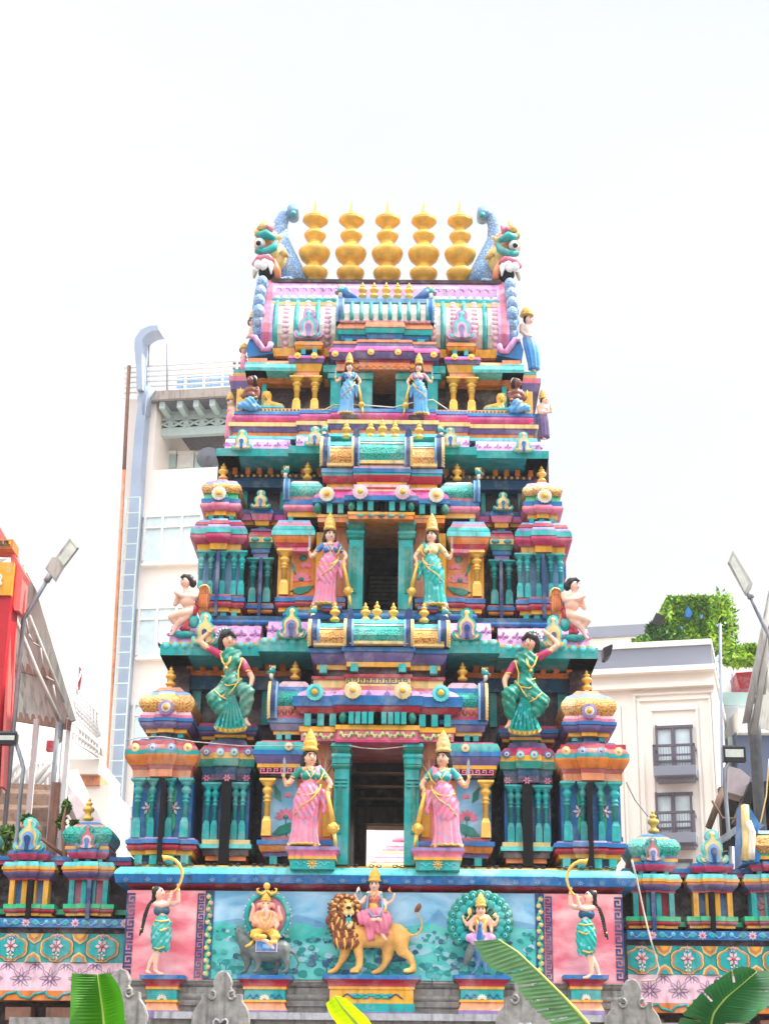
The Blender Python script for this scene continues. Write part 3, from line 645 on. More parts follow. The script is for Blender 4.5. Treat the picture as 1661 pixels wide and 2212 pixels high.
    mb = MB(); ubox(mb, 478, 505, 985, 1045, 1.4, 1.8, 'K'); mb.build('eave_corner', tower)
    mb = MB()
    stack(mb, 658, 40, .75, .7, 1034, [(1042, -14, -8, 'q', 'W'), (1049, -6, -2, 'l', 'A'), (1073, -2, 0, 'r', 'Tr'), (1080, 0, 0, 'l', 'E'), (1091, 4, 4, 'l', 'B'), (1104, 3, 1, 'r', 'P'), (1115, -4, -4, 'l', 'Y'), (1126, -10, -10, 'l', 'D')])
    for q in (628,): ubox(mb, q - 5, q + 5, 1114, 1126, .78, 1., 'T')
    gb = mb.build('barrel_roof', tower); finial(gb, 664, 996, 1035, 1., 11)
    mb = MB(); arch_band(mb, 620, 13, 1036, 1082, .74, .1, 'B', 'U', horn=4); yali(mb, 618, 1018, .8, 10); mb.build('gable_arch', gb)
    # eave B
    mb = MB(); xe = X(468, 980, .95)
    for xa, xb, Y, v0 in ((468, 626, .93, 0), (624, 700, .82, -7)):
        x0, x1 = X(xa, 975, .95), X(xb, 975, .95); z = lambda v: Z(v + v0, Y, 560); zy = lambda v, d: Z(v + v0, Y + d, 560)
        mb.sweepx(x0, x1, [(Y, z(985)), (Y - .01, z(969)), (Y + .7, z(969)), (Y + .7, z(985))], 'T')
        mb.sweepx(x0 + .1, x1 - .01, [(Y + .04, z(969)), (Y + .06, zy(962, .06)), (Y + .1, zy(955, .1)), (Y + .17, zy(949, .17)), (Y + .7, zy(949, .17)), (Y + .7, z(969))], 'L')
        for i in range(int((xb - xa)/22)): c = at(xa + 22 + i*22, 961 + v0, Y + .05); flower(mb, c.x, c.z, Y + .06, .055, 'L2', 4, None, .26, .04)
    mb.box(xe, xe + .3, .94, 4.3, Z(985, .93, 560), Z(969, .93, 560), 'T'); mb.box(xe + .1, xe + .4, 1., 4.2, Z(969, .93, 560), Z(952, .93, 560), 'L')
    ev = mb.build('storey_eave', tower)
    gable(ev, 522, 928, 972, .9, 23, ('A', 'Q', 'W', 'B')); gable(ev, 680, 921, 964, .8, 23, ('A', 'Q', 'W', 'B'))
    mb = MB()
    stack(mb, 634, 42, .65, .9, 1121, [(1127, -8, -6, 'l', 'U'), (1135, -6, -2, 'l', 'P'), (1147, -1, 4, 'q', 'T'), (1157, 5, 5, 'l', 'A'), (1171, 3, -3, 'p', 'O'), (1179, -4, -6, 'l', 'R'), (1188, -8, -8, 'l', 'P')])
    ubox(mb, 600, 692, 1188, 1290, .88, 1.3, 'Y'); ubox(mb, 632, 678, 1192, 1288, .86, .95, 'O'); ubox(mb, 628, 634, 1195, 1286, .84, .9, 'Y')
    ubox(mb, 682, 697, 1150, 1288, .8, .95, 'Y'); ubox(mb, 697, 755, 1120, 1288, .9, 1.2, 'F')
    stack(mb, 670, 72, .68, .9, 1288, [(1292, -2, -2, 'l', 'E'), (1301, 4, 4, 'l', 'B'), (1312, 1, 1, 'r', 'R'), (1321, -3, -3, 'l', 'Y'), (1332, -12, -12, 'l', 'D')], mids=[(30, .05)])
    c = at(651, 1250, .85); lotus(mb, c.x, c.z - .02, .855, .14, 'P', 'G'); c = at(662, 1222, .85); lotus(mb, c.x, c.z - .02, .855, .08, 'P'); c = at(655, 1205, .85); mb.ball(c, (.05, .01, .05), 'G', 8, 5)
    c = at(652, 1274, .85); mb.plate([(c.x - .16, c.z - .03), (c.x - .06, c.z + .03), (c.x + .16, c.z + .06), (c.x + .08, c.z - .03), (c.x - .03, c.z - .07)], .84, .87, 'G')
    c = at(634, 1226, .85); mb.plate([(c.x - .04, c.z + .1), (c.x + .02, c.z), (c.x + .04, c.z - .1), (c.x - .02, c.z - .02)], .83, .87, 'G')
    ob = mb.build('statue_niche', tower); column(ob, 614, 1190, 1286, .74, 11, 'gold')
    mb = MB(); ubox(mb, 753, 784, 1124, 1316, .7, 1.3, 'T'); ubox(mb, 760, 770, 1180, 1280, .68, .8, 'G')
    stack(mb, 768, 14, .7, .5, 1126, [(1134, 5, 6, 'l', 'T'), (1146, 5, 0, 'p', 'G'), (1156, 3, 3, 'r', 'T'), (1166, 3, 0, 'r', 'G')])
    mb.build('door_jamb', tower)
S = 1
mb = MB(); s = sc_at(830, 1200, .9); mb.box(-42*s, 42*s, 2.9, 2.95, Z(1330, 2.9), Z(1240, 2.9), 'D')  # black back panel, the doorway's shade put into its colour
for i in range(7): mb.box(-30*s, 42*s, 2.86, 2.9, Z(1306 - i*9, 2.9), Z(1300 - i*9, 2.9), 'stone')
mb.build('doorway', tower)
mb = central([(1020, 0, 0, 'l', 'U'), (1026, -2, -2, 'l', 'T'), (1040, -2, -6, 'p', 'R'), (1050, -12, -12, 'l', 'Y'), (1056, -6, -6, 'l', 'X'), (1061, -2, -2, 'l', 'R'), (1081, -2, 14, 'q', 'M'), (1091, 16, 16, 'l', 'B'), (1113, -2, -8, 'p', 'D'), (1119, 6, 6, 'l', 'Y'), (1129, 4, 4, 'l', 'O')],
             [(1011, 0, 0, 'l', 'X'), (1019, 2, 2, 'l', 'B'), (1024, 0, 0, 'l', 'T'), (1037, 0, -6, 'p', 'R'), (1045, -8, -8, 'l', 'Y'), (1051, -2, -2, 'l', 'X'), (1057, 0, 0, 'l', 'R'), (1061, 2, 2, 'l', 'Q'), (1075, 4, 14, 'q', 'M'), (1085, 18, 18, 'l', 'B'), (1108, 2, 0, 'l', 'D'), (1114, 10, 10, 'l', 'Y'), (1123, 8, 8, 'l', 'O')],
             132, 62, .7, .58, 1011, 1004, dep=1.)
s = sc_at(830, 1095, .6)
for e in (-1, 1):
    for q in (0, 23, 46): mb.box(e*q*s - 6*s, e*q*s + 6*s, .5, .8, Z(1107, .6), Z(1086, .6), 'T')
    for q in (88, 112): mb.box(e*q*s - 6*s, e*q*s + 6*s, .62, .9, Z(1112, .7), Z(1091, .7), 'T')
    mb.ball((e*64*s, .56, Z(1096, .6)), (8*s, .08, 11*s), 'G', 8, 6); mb.ball((e*138*s, .66, Z(1100, .7)), (9*s, .08, 13*s), 'G', 8, 6)
    for q in (0, 22, 44): mb.ball((e*q*s, .5, Z(1118.5, .6)), (8*s, .02, 3.5*s), 'T', 8, 5)
cb = mb.build('central_cornice', tower)
for S in (1, -1): medallion(cb, 706, 1068, .58, 16, 'W', 'Q', 'Y'); medallion(cb, 778, 1063, .43, 16, 'X', 'W', 'Y')
vault(.72, 703, 769, 948, 1010, 'Yr', 53, 118, 0, (748, 800), arch_w=20, v_fin=(908, 946), fw=10, hd=10)

# ================================================================ storey C
S = 1
mb = MB()
cstack(mb, 322, 1.25, 2.8, 888, [(896, 0, 2, 'l', 'B'), (911, 0, -4, 'r', 'M'), (917, -10, -10, 'l', 'T'), (925, 12, 12, 'l', 'Q'), (935, 8, 4, 'p', 'V'), (945, 2, 2, 'l', 'O'), (952, 8, 10, 'l', 'A')], mids=[(180, .06), (112, .12)], zpx=600)
cstack(mb, 314, 1.3, 2.8, 882, [(888, 0, 0, 'l', 'Q')], zpx=600)
s = sc_at(600, 885, 1.3)
for i in range(-38, 39): mb.ball((i*8*s, 1.3, Z(885, 1.3, 600)), (.018, .015, .018), 'E', 6, 4)
mb.build('storey_base', tower)
for S in (1, -1):
    mb = MB()
    stack(mb, 662, 32, 1.45, .6, 763, [(770, -8, -2, 'l', 'B'), (777, 4, 8, 'q', 'M'), (785, 7, 5, 'l', 'V'), (801, 2, -2, 'p', 'Y'), (812, -4, -4, 'l', 'F')])
    stack(mb, 667, 28, 1.55, .6, 727, [(737, -12, -8, 'l', 'T'), (746, 0, 4, 'l', 'O'), (753, 2, -2, 'p', 'Y'), (763, -8, -8, 'l', 'D')])
    for q in (655, 680): ubox(mb, q - 5, q + 5, 753, 764, 1.55, 1.7, 'T')
    bay = mb.build('column_bay', tower)
    for q in (641, 680): column(bay, q, 816, 885, 1.5, 10, 'gold')
    for q in (643, 679): medallion(bay, q, 768, 1.36, 7, 'gold', 'gold', 'gold')
    mb = MB()
    ubox(mb, 556, 640, 808, 828, 1.68, 1.9, 'O'); ubox(mb, 700, 722, 812, 826, 1.68, 1.9, 'O')
    for q in range(566, 640, 19): c = at(q, 818, 1.675); mb.plate([(c.x - .05, c.z), (c.x, c.z + .045), (c.x + .05, c.z), (c.x, c.z - .045)], 1.665, 1.7, 'F')
    mb.build('lintel', tower); mb = MB(); ubox(mb, 565, 575, 830, 884, 1.62, 1.9, 'T'); mb.build('pilaster', tower); mb = MB()
    ubox(mb, 714, 736, 803, 884, 1.5, 1.8, 'T'); ubox(mb, 708, 742, 806, 816, 1.46, 1.7, 'T')
    ubox(mb, 777, 804, 803, 884, 1.45, 1.9, 'T'); ubox(mb, 772, 806, 806, 818, 1.42, 1.6, 'G'); ubox(mb, 735, 778, 803, 884, 1.62, 1.9, 'K')
    mb.build('door_jamb', tower)
    mb = MB()      # eave C
    x0, x1 = X(529, 790, 1.4), X(640, 790, 1.4); z = lambda v: Z(v, 1.4, 580)
    mb.sweepx(x0, x1, [(1.42, z(799)), (1.4, z(793)), (1.42, z(785)), (1.46, z(781)), (2, z(781)), (2, z(799))], 'A')
    mb.sweepx(x0 + .03, x1, [(1.45, z(781)), (1.55, z(769)), (2, z(766)), (2, z(781))], 'F')
    x2, x3 = X(698, 790, 1.4), X(730, 790, 1.4)
    mb.sweepx(x2, x3, [(1.45, z(799)), (1.43, z(785)), (2, z(781)), (2, z(799))], 'T')
    mb.box(x0, x0 + .3, 1.42, 3.9, z(799), z(781), 'A'); mb.box(x0 + .04, x0 + .3, 1.48, 3.85, z(781), z(768), 'F')
    mb.build('storey_eave', tower)
    mb = MB(); xs = X(503, 800, 1.9)
    for (v1, v0, o, k) in ((797, 805, -.0, 'T'), (805, 811, .0, 'Y'), (811, 822, .06, 'P'), (822, 840, .03, 'V'), (840, 888, -.06, 'gold'), (888, 900, .04, 'B'), (900, 948, .04, 'V')):
        mb.box(xs - o, xs + .5, 2., 3.2, Z(v0, 2., 520), Z(v1, 2., 520), k)
    mb.build('side_pavilion', tower)
S = 1
mb = MB(); s = sc_at(830, 800, 1.4)
cstack(mb, 106, 1.42, .8, 735, [(739, -2, -2, 'l', 'O'), (744, 6, 6, 'l', 'F'), (754, 4, 6, 'l', 'V'), (766, 8, 14, 'q', 'M'), (779, 12, 6, 'p', 'V'), (784, 0, 0, 'l', 'R'), (799, -2, -2, 'l', 'F')], mids=[(56, .06)])
for q in range(-60, 61, 15): c = Z(791, 1.4); mb.plate([(q*s - .05, c), (q*s, c + .04), (q*s + .05, c), (q*s, c - .04)], 1.36, 1.4, 'O')
cb = mb.build('central_cornice', tower)
for S in (1, -1): medallion(cb, 724, 764, 1.33, 7, 'gold', 'gold', 'gold'); medallion(cb, 801, 760, 1.27, 7, 'gold', 'gold', 'gold')
S = 1


# ================================================================ crown
xc = X(583, 700, 1.7)
mb = MB()
def crown_prof(n=14):
    P = []
    for v, y in ((760, 1.86), (748, 1.78), (720, 1.68), (700, 1.68), (680, 1.74), (664, 1.84), (652, 1.95)): P.append((y, Z(v, y, 700)))
    return P
CP = crown_prof(); yb = lambda y: 2.6 + (2.6 - y)
mb.sweepx(xc, -xc, CP + [(yb(y), z) for y, z in reversed(CP)], 'W'); zc = CP[0][1]
mb.sweepx(xc - .04, -xc + .04, [(1.76, zc - .12), (1.74, zc + .0), (3.4, zc), (3.4, zc - .12)], 'Y')
n = 22; s = sc_at(830, 700, 1.7)
for i in range(n):       # ribs: turquoise rolls between scaly cream strips
    x = xc + (-2*xc)*(i + .5)/n
    if i % 2 == 0: mb.tube([(x, y - .012, z) for y, z in CP], .036, 'T', n=6)
    else:
        for (y, z), (y2, z2) in zip(CP[:-1], CP[1:]):
            for t in (.25, .75): mb.ball((x, y + (y2 - y)*t, z + (z2 - z)*t), (.055, .03, .045), 'X', 7, 5)
cr = mb.build('barrel_crown', tower)
mb = MB()
def P_(v, y): return (y, Z(v, y, 700))
mb.sweepx(xc - .01, -xc + .01, [P_(660, 1.86), P_(652, 1.86), (3.3, P_(652, 1.86)[1]), (3.3, P_(660, 1.86)[1])], 'Q')
mb.sweepx(xc - .01, -xc + .01, [P_(652, 1.92), P_(646, 1.92), (3.2, P_(646, 1.92)[1]), (3.2, P_(652, 1.92)[1])], 'T')
mb.sweepx(xc, -xc, [P_(646, 1.97), P_(638, 1.99), (3.2, P_(638, 1.99)[1]), (3.2, P_(646, 1.97)[1])], 'U')
mb.sweepx(xc, -xc, [P_(638, 2.02), P_(622, 2.05), P_(609, 2.14), (3.05, P_(609, 2.14)[1]), (3.2, P_(638, 2.02)[1])], 'L')
mb.sweepx(xc - .04, -xc + .04, [P_(609, 2.1), P_(602, 2.1), (3.1, P_(602, 2.1)[1]), (3.1, P_(609, 2.1)[1])], 'K')
for q in (598, 616, 634, 652, 670, 688, 706, 722):
    for e in (1, -1):
        c = at(q, 642, 1.95); mb.ball((e*c.x, 1.96, c.z), (.05, .04, .035), 'white', 9, 6)
        c = at(q + 4, 623, 2.03); 
        for a in range(5): mb.ball((e*c.x + .045*math.cos(a*.78), 2.04 + .01*a*.5, c.z + .04*math.sin(a*.78) - .02), .014, 'I', 5, 4)
mb.build('ridge', cr)
for q in (682, 759): 
    for S in (1, -1): pass
S = 1
BK = [(.5, 0), (.66, .015), (.84, .06), (.9, .1), (.88, .118), (.66, .15), (.48, .185), (.42, .2), (.42, .222), (.6, .236), (.84, .275), (.98, .33), (1.02, .362), (1.0, .38), (.8, .415), (.54, .465), (.4, .49), (.4, .515), (.56, .535), (.7, .58), (.71, .6), (.56, .635), (.38, .665), (.3, .69), (.3, .705), (.5, .725), (.74, .765), (.83, .785), (.82, .795), (.6, .797), (.38, .8), (.32, .83), (.19, .92), (.1, 1.0), (.01, 1.1)]
s = sc_at(840, 590, 2.6); zt_ = Z(603, 2.6)
for i in range(5):
    mb = MB(); xx = (i - 2)*79*s; H = Z(440, 2.6) - zt_
    mb.lathe((xx, 2.6, zt_ - .02), [(.5*34*s, -.3)] + [(r*34*s, h*H) for r, h in BK], 'gold', n=24)
    mb.lathe((xx, 2.6, zt_ + .785*H), [(.79*34*s, 0), (.8*34*s, .02), (.7*34*s, .025)], 'gold', n=30)
    for j in range(22): a = 2*math.pi*j/22; mb.tube([(xx + .75*34*s*math.cos(a), 2.6 + .75*34*s*math.sin(a), zt_ + .795*H), (xx + .78*34*s*math.cos(a), 2.6 + .78*34*s*math.sin(a), zt_ + .795*H + .03)], [.012, .004], 'gold', n=4)
    mb.build('large_finial', cr)
# small barrel in front of the crown
mb = MB(); s = sc_at(830, 690, 1.4)
xb_ = 98*s
Q = [P_(697, 1.5), P_(690, 1.45), P_(675, 1.44), P_(662, 1.5), P_(652, 1.6)]
mb.sweepx(-xb_, xb_, Q + [(2., Q[-1][1]), (2., Q[0][1])], 'W')
for i in range(19):
    x = -xb_ + 2*xb_*(i + .5)/19
    if i % 2 == 0: mb.tube([(x, y - .01, z) for y, z in Q[1:]], .03, 'T', n=6)
mb.sweepx(-xb_ - .02, xb_ + .02, [P_(652, 1.55), P_(643, 1.55), (2., P_(643, 1.55)[1]), (2., P_(652, 1.55)[1])], 'U')
for i in range(17): mb.ball((-xb_ + 2*xb_*(i + .5)/17, 1.46, Z(692, 1.46)), (.05, .03, .03), 'X', 7, 5)
cstack(mb, 98, 1.5, .6, 697, [(711, 0, 6, 'q', 'F'), (722, 4, 2, 'p', 'T'), (732, -2, -4, 'p', 'B'), (741, -8, -8, 'l', 'D')], mids=[(40, .06)])
for q in (-78, -26, 26, 78): mb.box(q*s - 8*s, q*s + 8*s, 1.46, 1.7, Z(742, 1.5), Z(733, 1.5), 'T')
sb = mb.build('front_vault', cr)
for S in (1, -1):
    mb = MB(); arch_band(mb, 735, 16, 646, 697, 1.5, .1, 'B', 'U', horn=6)
    yali(mb, 737, 628, 1.6, 12); c = at(755, 640, 1.6); mb.tube([at(742, 628, 1.62), at(752, 636, 1.62), at(772, 643, 1.62)], [.08, .07, .01], 'B', n=7)
    mb.build('gable_arch', sb)
    for q in (783, 808): finial(sb, q, 609, 642, 1.75, 10)
    if S == 1: finial(sb, 834, 609, 642, 1.74, 10)
    gable(cr, 666, 667, 730, 1.58, 32, ('L', 'A', 'X', 'I'), th=.06)
    # end arch of the crown with scales, foot curl and horned monster head
    mb = MB(); CPm = [(1.7 + (y - 1.68)*1.0, z) for y, z in CP] + [P_(636, 2.02), P_(610, 2.2)]
    x0, x1 = X(563, 700, 1.6), X(588, 700, 1.6)
    for (xa_, xb2, k, dy) in ((x0, x1, 'L', -.05), (x0 + .04, x1 - .05, 'P', -.062)):
        mb.loft([[(xa_, y + dy, z), (xb2, y + dy, z), (xb2, 5.2 - y, z), (xa_, 5.2 - y, z)] for y, z in CPm], k)
    for i, (v, q) in enumerate(((612, 567), (632, 563), (652, 560), (674, 559), (696, 560), (716, 562))):
        c = at(q, v, 1.7 + .1*abs(3 - i)*.6); mb.ball(c, (.09, .12, .12), 'scales', 9, 7); mb.ball((c.x - .03, c.y + .2, c.z), (.09, .12, .12), 'scales', 9, 7)
    pts = [at(q, v, 1.62) for q, v in ((590, 762), (535, 772), (532, 750), (540, 730), (552, 729), (560, 742), (570, 758), (584, 756), (588, 748))]
    mb.plate([(p.x, p.z) for p in pts], 1.62, 2.2, 'B')
    mb.tube([at(q, v, 1.6) for q, v in ((540, 728), (550, 728), (558, 740), (568, 754), (580, 754), (586, 740))], .045, 'L', n=6)
    mb.build('end_arch', cr)
# monster heads at the ridge ends
HO, HK = (472.4, 398.6), 2.1
for S in (1, -1):
    mb = MB(); Yh = 2.35
    def hp(x, y, d=0): return at(x/HK + HO[0], y/HK + HO[1], Yh + d)
    hr = sc_at(560, 550, Yh)/HK
    mb.tube([hp(330, 450, .2), hp(318, 380, .2), hp(296, 310, .25), hp(275, 240, .3), hp(280, 180, .3), hp(300, 135, .3), hp(335, 118, .3)], [x*hr for x in (75, 62, 50, 40, 34, 30, 22)], 'scales', n=12, flat=.8)
    mb.lathe(hp(338, 130, .3), [(26*hr, -.14), (28*hr, 0), (26*hr, .14)], 'U', n=16, axis='y'); mb.lathe(hp(338, 130, .14), [(14*hr, 0), (12*hr, .03), (.001, .04)], 'T', n=12, axis='y')
    mb.ball(hp(222, 270), (62*hr, 60*hr, 75*hr), 'F', 12, 9); mb.ball(hp(262, 330, .02), (48*hr, 50*hr, 75*hr), 'Q', 12, 9)
    mb.tube([hp(180, 232, -.25), hp(215, 225, -.3), hp(255, 245, -.28)], [18*hr, 24*hr, 12*hr], 'T', n=8); mb.tube([hp(172, 300, -.2), hp(210, 305, -.28), hp(250, 285, -.28), hp(265, 255, -.25)], [14*hr, 20*hr, 18*hr, 8*hr], 'T', n=8)
    mb.ball(hp(188, 264, -.25), 24*hr, 'white', 12, 9); mb.ball(hp(180, 264, -.345), 12*hr, 'hair', 10, 7)
    mb.tube([hp(160, 360, -.1), hp(185, 335, -.28), hp(225, 328, -.32), hp(250, 345, -.25)], [12*hr, 18*hr, 16*hr, 8*hr], 'P', n=8)
    mb.ball(hp(218, 398, -.2), (38*hr, 30*hr, 36*hr), 'D', 10, 7)
    for x, y, r in ((180, 362, 20), (205, 368, 20), (232, 362, 16), (212, 350, 22)): mb.ball(hp(x, y, -.28), (r*hr, r*hr, r*1.2*hr), 'white', 8, 6)
    mb.tube([hp(236, 360, -.3), hp(238, 405, -.3)], [14*hr, 3*hr], 'white', n=6)
    mb.tube([hp(265, 440, -.1), hp(262, 390, -.2), hp(250, 340, -.2)], [18*hr, 20*hr, 10*hr], 'F', n=8); mb.tube([hp(165, 385, -.15), hp(160, 425, -.1)], [16*hr, 4*hr], 'W', n=6)
    for x, y, x2, y2, r in ((195, 205, 215, 150, 26), (225, 215, 250, 175, 24), (180, 225, 165, 195, 18), (255, 250, 290, 225, 20), (285, 300, 318, 330, 22), (240, 420, 262, 450, 20)):
        mb.tube([hp(x, y, -.12), hp(x2, y2, -.08)], [r*hr, 5*hr], 'Q' if x != 225 else 'P', n=7)
    mb.ball(hp(222, 190, -.2), 12*hr, 'P', 8, 6)
    for i in range(5): mb.ball(hp(255 + i*16, 440 - i*2, -.05), (20*hr, 26*hr, 16*hr), 'scales', 8, 6)
    mb.tube([hp(200, 440, 0), hp(205, 425, -.05), hp(240, 430, 0)], [30*hr, 34*hr, 30*hr], 'W', n=8)
    mb.build('monster_head', cr)
S = 1
# ================================================================ painted statues
DG = None
class Fig:
    """statue authored in the pixels of an enlarged view of the photo: k enlargement, (ox, oy) its origin, Y distance plane"""
    def __init__(s, k, ox, oy, Y, cx, cy):
        s.k, s.ox, s.oy, s.Y = k, ox, oy, Y; s.s = sc_at(cx/k + ox, cy/k + oy, Y)/k
    def p(s, x, y, d=0.): return at(x/s.k + s.ox, y/s.k + s.oy, s.Y - d*s.s)
    def ch(s, pts): return ('c', [(s.p(q[0], q[1], q[3] if len(q) > 3 else 0), q[2]*s.s) for q in pts])
    def el(s, x, y, rx, rz, ry=None, d=0.): return ('e', s.p(x, y, d), (rx*s.s, (ry or rx)*s.s, rz*s.s))
    def hand(s, x, y, ang, r, d=0., curl=0.):
        """palm, four fingers of unequal length and a thumb from the side of the palm; ang 0 = pointing up, 90 = right"""
        a = math.radians(ang); dx, dy = math.sin(a), -math.cos(a); nx, ny = math.cos(a), math.sin(a); out = [s.ch([(x, y, r*.62, d), (x + dx*r*1.1, y + dy*r*1.1, r*.6, d)])]
        for i, ln in enumerate((1.5, 1.8, 1.65, 1.2)):
            o = (i - 1.5)*.42*r; bx, by = x + dx*r*1.2 + nx*o, y + dy*r*1.2 + ny*o; sp = (i - 1.5)*.12
            mx_, my_ = bx + (dx + nx*sp)*ln*r*.5, by + (dy + ny*sp)*ln*r*.5
            ex, ey = mx_ + (dx*math.cos(curl) + nx*sp)*ln*r*.45, my_ + (dy*math.cos(curl) + ny*sp)*ln*r*.45
            out.append(s.ch([(bx, by, r*.23, d), (mx_, my_, r*.2, d + curl*r*.3), (ex, ey, r*.17, d + curl*r*.9)]))
        out.append(s.ch([(x + dx*r*.3 - nx*r*.5, y + dy*r*.3 - ny*r*.5, r*.25, d), (x + dx*r*1.1 - nx*r*1.05, y + dy*r*1.1 - ny*r*1.05, r*.2, d + r*.3), (x + dx*r*1.6 - nx*r*1.0, y + dy*r*1.6 - ny*r*1.0, r*.17, d + r*.4)]))
        return out
def blob(name, parent, prims, k, vox=.011, it=4, disp=None, label=None):
    """one continuous skin grown over tapered limbs and masses"""
    global S
    mb = MB()
    for q in prims:
        if q[0] == 'c':
            P = q[1]
            for i, (c, r) in enumerate(P):
                mb.ball(c, r, k, 12, 8)
                if i: mb.tube([P[i - 1][0], c], [P[i - 1][1], r], k, n=12)
        else: mb.ball(q[1], q[2], k, 18, 12)
    o = mb.build('tmp', None); me0 = o.data
    m = o.modifiers.new('r', 'REMESH'); m.mode = 'VOXEL'; m.voxel_size = vox; m.use_smooth_shade = True
    m2 = o.modifiers.new('s', 'SMOOTH'); m2.factor = .6; m2.iterations = it
    dg = bpy.context.evaluated_depsgraph_get(); me = bpy.data.meshes.new_from_object(o.evaluated_get(dg))
    bpy.data.objects.remove(o); bpy.data.meshes.remove(me0)
    if disp:
        n = len(me.vertices); co = np.empty(n*3); me.vertices.foreach_get('co', co); co = co.reshape(-1, 3); no = np.empty(n*3); me.vertex_normals.foreach_get('vector', no); no = no.reshape(-1, 3)
        c2 = co.copy(); c2[:, 0] *= S; co += no*disp(c2)[:, None]; me.vertices.foreach_set('co', co.ravel())
    me.materials.clear(); me.materials.append(MATS[k]); me.name = name
    me.polygons.foreach_set('use_smooth', [True]*len(me.polygons)); me.polygons.foreach_set('material_index', [0]*len(me.polygons)); me.update()
    return link(name, me, parent, label)
def head(F, body, x, y, rx, rz, a, el=0., neck=None, d=0., ear=1):
    """adds head, jaw, nose, ears to the body prims; a = turn (0 front, + to photo right); returns eye placing function"""
    R = (rx*F.s, rx*1.08*F.s, rz*F.s); C = F.p(x, y, d)
    def at_(az, e, k=1.):
        az += a; e += el
        return Vector((C.x + R[0]*k*math.sin(az)*math.cos(e), C.y - R[1]*k*math.cos(az)*math.cos(e), C.z + R[2]*k*math.sin(e)))
    body.append(('e', C, R)); r = rx*F.s
    body.append(('c', [(at_(0, -.75, .62), r*.42), (at_(0, -.95, .86), r*.24)]))       # jaw and chin
    body.append(('c', [(at_(0, .25, .96), r*.1), (at_(0, -.18, 1.1), r*.15)]))          # nose
    body += [('e', at_(e*.5, -.28, .78), (r*.32, r*.32, r*.3)) for e in (-1, 1)]
    if ear: body += [('e', at_(e*1.55, -.05, 1.0), (r*.13, r*.16, r*.26)) for e in (-1, 1)]
    body.append(('c', [(C + Vector((0, 0, -R[2]*.5)), r*.45), (C + Vector((0, 0, -R[2]*1.35)), r*.48)]))
    return at_, r
def face(parent, H, lip='C'):
    at_, r = H; mb = MB()
    for e in (-1, 1):
        c = at_(e*.42, .1, 1.0); mb.ball(c, (r*.24, r*.2, r*.13), 'white', 9, 6)
        c = at_(e*.41, .1, 1.09); mb.ball(c, (r*.13, r*.14, r*.13), 'hair', 8, 6)
        mb.tube([at_(e*.18, .34, 1.03), at_(e*.42, .42, 1.03), at_(e*.7, .3, 1.03)], [r*.07, r*.08, r*.04], 'hair', n=6)
        mb.tube([at_(e*.2, .17, 1.02), at_(e*.42, .24, 1.06), at_(e*.72, .14, 1.02)], r*.045, 'hair', n=5)
    mb.tube([at_(-.2, -.47, 1.0), at_(0, -.44, 1.09), at_(.2, -.47, 1.0)], [r*.05, r*.1, r*.05], lip, n=6)
    mb.ball(at_(0, .5, 1.02), r*.07, 'R', 7, 5)
    mb.build('face_paint', parent)
def crown(F, parent, x, y0, y1, hw, d=0., prof=None, k='crown'):
    a = F.p(x, y1, d); b = F.p(x, y0, d); H = b.z - a.z; r = hw*F.s; mb = MB()
    prof = prof or [(1.0, -.06), (1.16, 0), (1.16, .07), (.96, .1), (1.02, .2), (1.04, .3), (1.0, .4), (.86, .46), (.9, .5), (.78, .6), (.64, .68), (.66, .71), (.5, .78), (.42, .86), (.24, .9), (.26, .94), (.03, 1.03)]
    mb.lathe(a, [(q*r, h*H) for q, h in prof], k, n=20)
    for i in range(16): t = 2*math.pi*i/16; mb.ball((a.x + 1.05*r*math.cos(t), a.y + 1.05*r*math.sin(t), a.z + .05*H), r*.13, 'gold', 6, 4)
    for i in range(5): t = -math.pi/2 + (i - 2)*.5; mb.ball((a.x + .85*r*math.cos(t), a.y + .85*r*math.sin(t), a.z + .3*H), (r*.14, r*.1, H*.07), 'gold' if i % 2 else 'C', 6, 4)
    return mb.build('crown', parent)
def skirt(F, parent, pts, k, npl=11, amp=.07, name='sari_skirt', ph=0., hem=None):
    """pleated cloth hanging through (x, y, half width, depth radius)"""
    mb = MB(); n = 64; rings = []
    for i, q in enumerate(pts):
        x, y, w, dp = q[:4]; d = q[4] if len(q) > 4 else 0; c = F.p(x, y, d); f = i/(len(pts) - 1); R = []
        for j in range(n):
            a = 2*math.pi*j/n; m = 1 + amp*(.25 + f)*math.sin(npl*a + ph + f*1.2) + amp*.5*f*math.sin(2.3*npl*a)
            R.append((c.x + w*F.s*m*math.cos(a), c.y + dp*F.s*m*math.sin(a), c.z + .02*amp*math.sin(npl*a)))
        rings.append(R)
    dense = []
    for a, b in zip(rings[:-1], rings[1:]):
        for t in (0, .34, .67): dense.append([tuple(np.array(u)*(1 - t) + np.array(v)*t) for u, v in zip(a, b)])
    dense.append(rings[-1]); mb.loft(dense, k, smooth=True); o = mb.build(name, parent)
    if hem:
        mb = MB(); R = [Vector(q) for q in rings[-1]]; R2 = [Vector(u)*.82 + Vector(v)*.18 for u, v in zip(rings[-1], rings[-2])]
        c = sum(R, Vector())/n
        mb.loft([[c + (q - c)*1.05 - Vector((0, 0, .012)) for q in R], [c + (q - c)*1.04 for q in R2]], hem, smooth=True); mb.build('hem', o)
    return o
def trim(F, parent, paths, r, k='crown', name='gold_trim', flat=.5):
    mb = MB()
    for P in paths: mb.tube([F.p(q[0], q[1], q[2]) for q in P], r*F.s, k, n=6, flat=1)
    return mb.build(name, parent)

